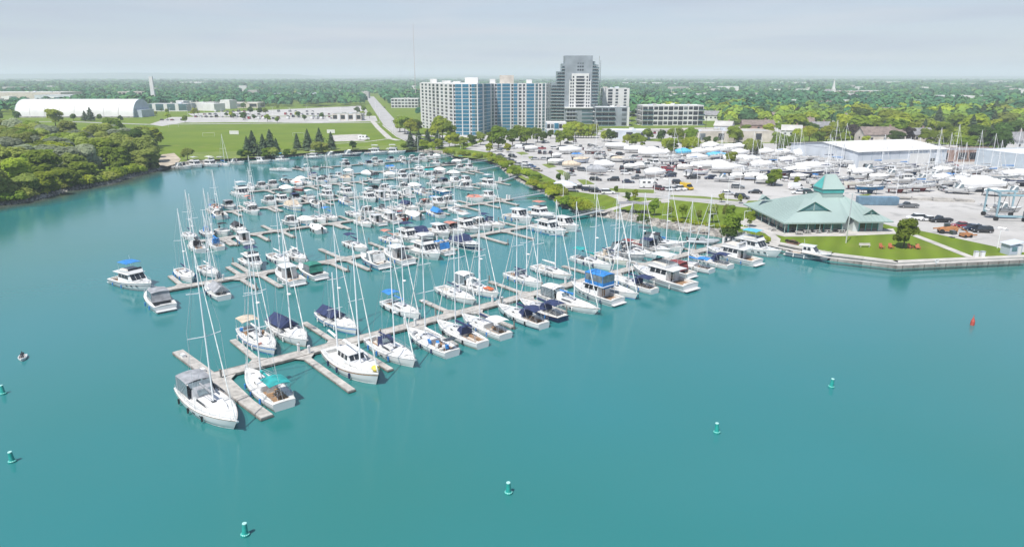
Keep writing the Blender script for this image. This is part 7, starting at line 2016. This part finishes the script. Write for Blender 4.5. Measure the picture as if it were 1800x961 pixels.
# orange lawn chairs, benches, tables
def chair(x, y, az):
    b = Bld('lawn_chair', G(x, y), math.radians(az)); O = mat('chair_orange', (.42, .13, .06), .6, .08, 1)
    m = MB(); m.add([(-.4, -.35, .38), (.4, -.35, .38), (.4, .35, .28), (-.4, .35, .28), (-.4, -.35, .43), (.4, -.35, .43), (.4, .35, .33), (-.4, .35, .33)], [(0,3,2,1),(4,5,6,7),(0,1,5,4),(1,2,6,5),(2,3,7,6),(3,0,4,7)]); b.part('seat', m, O)
    for k in range(5): m = MB(); m.add([(-.4+k*.165, .3, .3), (-.26+k*.165, .3, .3), (-.26+k*.165, .68, 1.15), (-.4+k*.165, .68, 1.15), (-.4+k*.165, .34, .3), (-.26+k*.165, .34, .3), (-.26+k*.165, .72, 1.15), (-.4+k*.165, .72, 1.15)], [(0,3,2,1),(4,5,6,7),(0,1,5,4),(1,2,6,5),(2,3,7,6),(3,0,4,7)]); b.part('back_slat', m, O)
    for s_ in (-1, 1):
        m = MB(); m.box(s_*.48-.07, s_*.48+.07, -.45, .45, .58, .62); b.part('armrest', m, O); m = MB(); m.box(s_*.46-.04, s_*.46+.04, -.4, -.28, 0, .58); b.part('leg', m, O); m = MB(); m.box(s_*.44-.04, s_*.44+.04, .3, .42, 0, .58); b.part('leg', m, O)
    reg(b.root, 'orange slatted lawn chair', 'on the clubhouse lawn', 'chair', 'orange lawn chairs')
for x, y in ((1550, 437), (1566, 437), (1600, 437), (1613, 438)): chair(x, y, rt.uniform(-20, 20))
def bench(x, y, az, where):
    b = Bld('park_bench', G(x, y), math.radians(az)); m = MB(); m.box(-1.3, 1.3, -.25, .25, .42, .48); b.part('seat', m, CONC); m = MB(); m.box(-1.3, 1.3, .24, .3, .5, .9); b.part('backrest', m, CONC)
    for s_ in (-1, 1): m = MB(); m.box(s_*1.0-.06, s_*1.0+.06, -.22, .28, 0, .42); b.part('leg', m, STEEL)
    reg(b.root, 'pale park bench', where, 'bench', 'park benches')
bench(1520, 434, 0, 'on the clubhouse lawn'); bench(1205, 404, -20, 'facing the water in the park'); bench(1235, 404, -20, 'facing the water in the park')
def table(x, y):
    b = Bld('picnic_table', G(x, y), rt.uniform(-.3, .3)); m = MB(); m.box(-.9, .9, -.4, .4, .72, .78); b.part('table_top', m, DOCKM)
    for s_ in (-1, 1): m = MB(); m.box(-.9, .9, s_*.7-.13, s_*.7+.13, .42, .47); b.part('seat', m, DOCKM); m = MB(); m.box(s_*.6-.05, s_*.6+.05, -.6, .6, 0, .7); b.part('leg', m, STEEL)
    reg(b.root, 'grey picnic table', 'on the clubhouse terrace', 'table', 'picnic tables on the terrace')
for x, y in ((1404, 412), (1418, 410), (1436, 409.5), (1455, 409), (1478, 409), (1357, 405)): table(x, y)
# picnic shelter and tent canopies in the park
b = Bld('picnic_shelter', G(1113, 374), math.radians(-12)); m = MB(); m.prism([(-4.6, 2.7, 2.0), (0, 3.1, 2.0), (4.6, 2.7, 2.0), (4.6, 2.82, 2.0), (0, 3.22, 2.0), (-4.6, 2.82, 2.0)]); b.part('roof', m, SHING2)
for x in (-4.1, 0, 4.1):
    for y in (-1.8, 1.8): m = MB(); m.tube((x, y, 0), (x, y, 2.75), .09, n=5); b.part('post', m, DOCKE)
for x in (-3, 0, 3): m = MB(); m.obox((x, 0, 0), 1.9, 1.5, .75); b.part('table', m, RUB)
reg(b.root, 'flat grey-roofed picnic shelter', 'in the park by the gangway', 'shelter')
for x, y, sx in ((990, 333, 7), (1001, 337, 5)):
    b = Bld('canopy_tent', G(x, y)); m = MB(); m.add([(-sx/2, -2, 2.4), (sx/2, -2, 2.4), (sx/2, 2, 2.4), (-sx/2, 2, 2.4), (0, 0, 3.4)], [(0, 1, 4), (1, 2, 4), (2, 3, 4), (3, 0, 4), (0, 3, 2, 1)]); b.part('canopy', m, SIDEW)
    for i in (-1, 1):
        for j in (-1, 1): m = MB(); m.tube((i*sx/2*.95, j*1.9, 0), (i*sx/2*.95, j*1.9, 2.45), .05, n=4); b.part('pole', m, STEEL)
    reg(b.root, 'pale peaked canopy tent', 'by the third gangway', 'tent', 'canopy tents')
# kiosk and bins at the quay corner
b = Bld('quay_kiosk', G(1776, 446), math.radians(6)); b.part('wall', MB().obox((0, 0, 0), 3.0, 2.6, 2.3), WALLB)
m = MB(); m.add([(-1.8, -1.6, 2.3), (1.8, -1.6, 2.9), (1.8, 1.6, 2.9), (-1.8, 1.6, 2.3), (-1.8, -1.6, 2.45), (1.8, -1.6, 3.05), (1.8, 1.6, 3.05), (-1.8, 1.6, 2.45)], [(0,3,2,1),(4,5,6,7),(0,1,5,4),(1,2,6,5),(2,3,7,6),(3,0,4,7)]); b.part('roof', m, SIDEW); m = MB(); m.box(-1.0, .2, -1.36, -1.28, .9, 1.9); b.part('window', m, GTEAL); m = MB(); m.box(.5, 1.2, -1.36, -1.28, .05, 2.0); b.part('door', m, WALLW)
reg(b.root, 'small blue-grey kiosk', 'at the quay edge on the right', 'kiosk')
for x in (1715, 1726):
    b = Bld('pump_cabinet', G(x, 452)); b.part('body', MB().obox((0, 0, 0), .8, .7, 1.3), GEL); m = MB(); m.obox((0, 0, 1.3), .9, .8, .12); b.part('lid', m, GELG); reg(b.root, 'white pump cabinet', 'on the quay left of the kiosk', 'cabinet', 'pump cabinets')
b = Bld('lifebuoy_stand', U(1645, 466, LZ+.2)); m = MB(); pts = [(.38*math.cos(a), -.1, 1.0+.38*math.sin(a)) for a in [2*math.pi*i/12 for i in range(13)]]; m.path(pts, .09, n=6); b.part('ring', m, GEL); m = MB(); m.tube((0, 0, 0), (0, 0, 1.3), .05, n=5); b.part('post', m, STEEL); reg(b.root, 'white lifebuoy on a short post', 'at the quay edge', 'lifebuoy')
# field furniture: scoreboards, goals, white van by the pad
for x, y, w2, h2 in ((412, 238, 6.2, 2.4), (582, 236, 5.5, 2.4), (446, 216.5, 9, 2.2), (587, 215.5, 9, 2.2)):
    b = Bld('field_sign', G(x, y)); m = MB(); m.box(-w2/2, w2/2, -.1, .1, .7, .7+h2); b.part('panel', m, WALLW)
    for s_ in (-1, 1): m = MB(); m.tube((s_*w2*.4, .15, 0), (s_*w2*.4, .15, h2+.6), .08, n=5); b.part('post', m, STEEL)
    reg(b.root, 'blank white field board on posts', 'on the sports field', 'sign', 'white field boards')
for x, y in ((367, 240), (525, 240), (305, 224)):
    b = Bld('goal', G(x, y), .3); m = MB(); m.path([(-3.6, 0, 0), (-3.6, 0, 2.4), (3.6, 0, 2.4), (3.6, 0, 0)], .07, n=5); b.part('frame', m, GEL); m = MB(); m.path([(-3.6, 0, 2.4), (-3.6, 1.8, 0), (3.6, 1.8, 0), (3.6, 0, 2.4)], .04, n=4); b.part('net_bar', m, GEL); reg(b.root, 'white goal frame', 'on the sports field', 'goal', 'goals on the field')
car('motorhome', 'white', 640, 246, 5, 'on the pale pad beside the field')
# benches/booth along the north bank path
for x, y in ((371, 279), (386, 278)):
    b = Bld('picnic_table', G(x, y)); m = MB(); m.box(-1.4, 1.4, -.5, .5, .72, .8); b.part('table_top', m, WALLW)
    for s_ in (-1, 1): m = MB(); m.box(-1.4, 1.4, s_*.85-.15, s_*.85+.15, .42, .48); b.part('seat', m, WALLW); m = MB(); m.box(s_*.9-.06, s_*.9+.06, -.8, .8, 0, .72); b.part('leg', m, STEEL)
    reg(b.root, 'white picnic table', 'on the north bank', 'table', 'white picnic tables')
# ---- channel buoys
def buoy(x, y, col, nm, h=1.25, r=.27):
    b = Bld('channel_buoy', U(x, y)); m = MB(); secs = []
    for z, q in ((-.5, r*.8), (0.02, r*1.55), (.16, r*1.55), (.24, r), (h*.86, r*.78), (h*.95, r*.74)): secs.append([(q*math.cos(2*math.pi*i/12), q*math.sin(2*math.pi*i/12), z) for i in range(12)])
    m.loft(secs, ring=True, cap1=True); b.part('float_body', m, col, smooth=40)
    m = MB(); m.tube((0, 0, h*.95), (0, 0, h), r*.8, r*.74, n=12); b.part('top_cap', m, mat('buoy_cap', (.35, .62, .58), .4, .03, 2)); m = MB(); m.tube((0, 0, .161), (0, 0, .2), r*1.5, r*1.3, n=12); b.part('collar', m, MATS['buoy_cap'])
    b.root.rotation_euler = (rt.uniform(-.06, .06), rt.uniform(-.06, .06), 0)
    reg(b.root, nm, 'floating in open water', 'buoy', 'channel buoys')
GB = mat('buoy_green', (.02, .30, .26), .45, .08, 2)
for x, y in ((6, 692), (22, 811), (431, 940), (894, 866), (1260, 760), (1461, 680)): buoy(x, y, GB, 'small teal-green can buoy')
b = Bld('channel_buoy', U(1709, 571)); m = MB(); m.tube((0, 0, -.4), (0, 0, .7), .36, .32, n=10); m.tube((0, 0, .7), (0, 0, 1.5), .32, .03, n=10); b.part('float_body', m, mat('buoy_red', (.42, .07, .05), .5, .1, 2), smooth=40); m = MB(); m.tube((0, 0, 1.5), (0, 0, 1.8), .04, n=5); b.part('top_mark', m, mat('buoy_red', (.42, .07, .05))); reg(b.root, 'red conical channel buoy', 'floating in open water at right', 'buoy', 'channel buoys')
# ---- small dinghy with a seated person
def dinghy():
    P = Proto(); f = hull_fn(2.9, .72, .42, .55, .85, .4, 2.2)
    hl = P.add('hull', hull_mb(f, 2.9, .2, .25, .85), [GEL], smooth=50); P.add('deck', deck_mb(f, 2.9, (-1.3, .95, .56, .3)), [GEL], hl)
    m = MB(); m.box(-.5, -.25, -.55, .55, .3, .36); P.add('thwart', m, [TEAK]); m = MB(); m.prism([(-1.85, .3, .12), (-1.8, .75, .11), (-1.5, .75, .11), (-1.45, .3, .12)]); P.add('outboard_motor', m, [OUTB])
    p = U(40, 631); hd = math.radians(-62); r = P.spawn('dinghy', p, hd, .8); reg(r, 'small white dinghy with outboard', 'alone on open water at left', 'dinghy')
    me = bpy.data.meshes.new('person')
    v = [(0, 0, .42), (0, 0, .72), (0, 0, .95), (0, 0, 1.06), (0, 0, 1.22), (.42, .13, .45), (.46, .14, .1), (.6, .14, .06), (.42, -.13, .45), (.46, -.14, .1), (.6, -.14, .06), (.05, .24, .9), (.12, .28, .62), (.36, .2, .52), (.05, -.24, .9), (.0, -.3, .62), (-.3, -.26, .55)]
    e = [(0, 1), (1, 2), (2, 3), (3, 4), (0, 5), (5, 6), (6, 7), (0, 8), (8, 9), (9, 10), (2, 11), (11, 12), (12, 13), (2, 14), (14, 15), (15, 16)]
    rad = [.17, .16, .17, .07, .11, .09, .065, .05, .09, .065, .05, .075, .055, .045, .075, .055, .045]
    me.from_pydata(v, e, []); o = link('person', me, None, p+Vector((-.1, .2, .02)), hd); o.scale = (.85,)*3
    md = o.modifiers.new('skin', 'SKIN'); 
    for i, q in enumerate(rad): me.skin_vertices[0].data[i].radius = (q, q)
    me.skin_vertices[0].data[0].use_root = True
    o.modifiers.new('sub', 'SUBSURF').levels = 1; o.modifiers['sub'].render_levels = 1
    me.materials.append(mat('dark_jacket', (.03, .035, .045), .8, .15, 3))
    m = MB(); m.ell((0, 0, 1.27), (.11, .1, .1), 8, 5); h = link('cap', m.mesh('cap', mat('cap_dark', (.05, .04, .04), .8, .1, 3)), o)
    reg(o, 'person in dark clothing seated', 'in the small dinghy at left', 'person')
dinghy()
settle_labels()
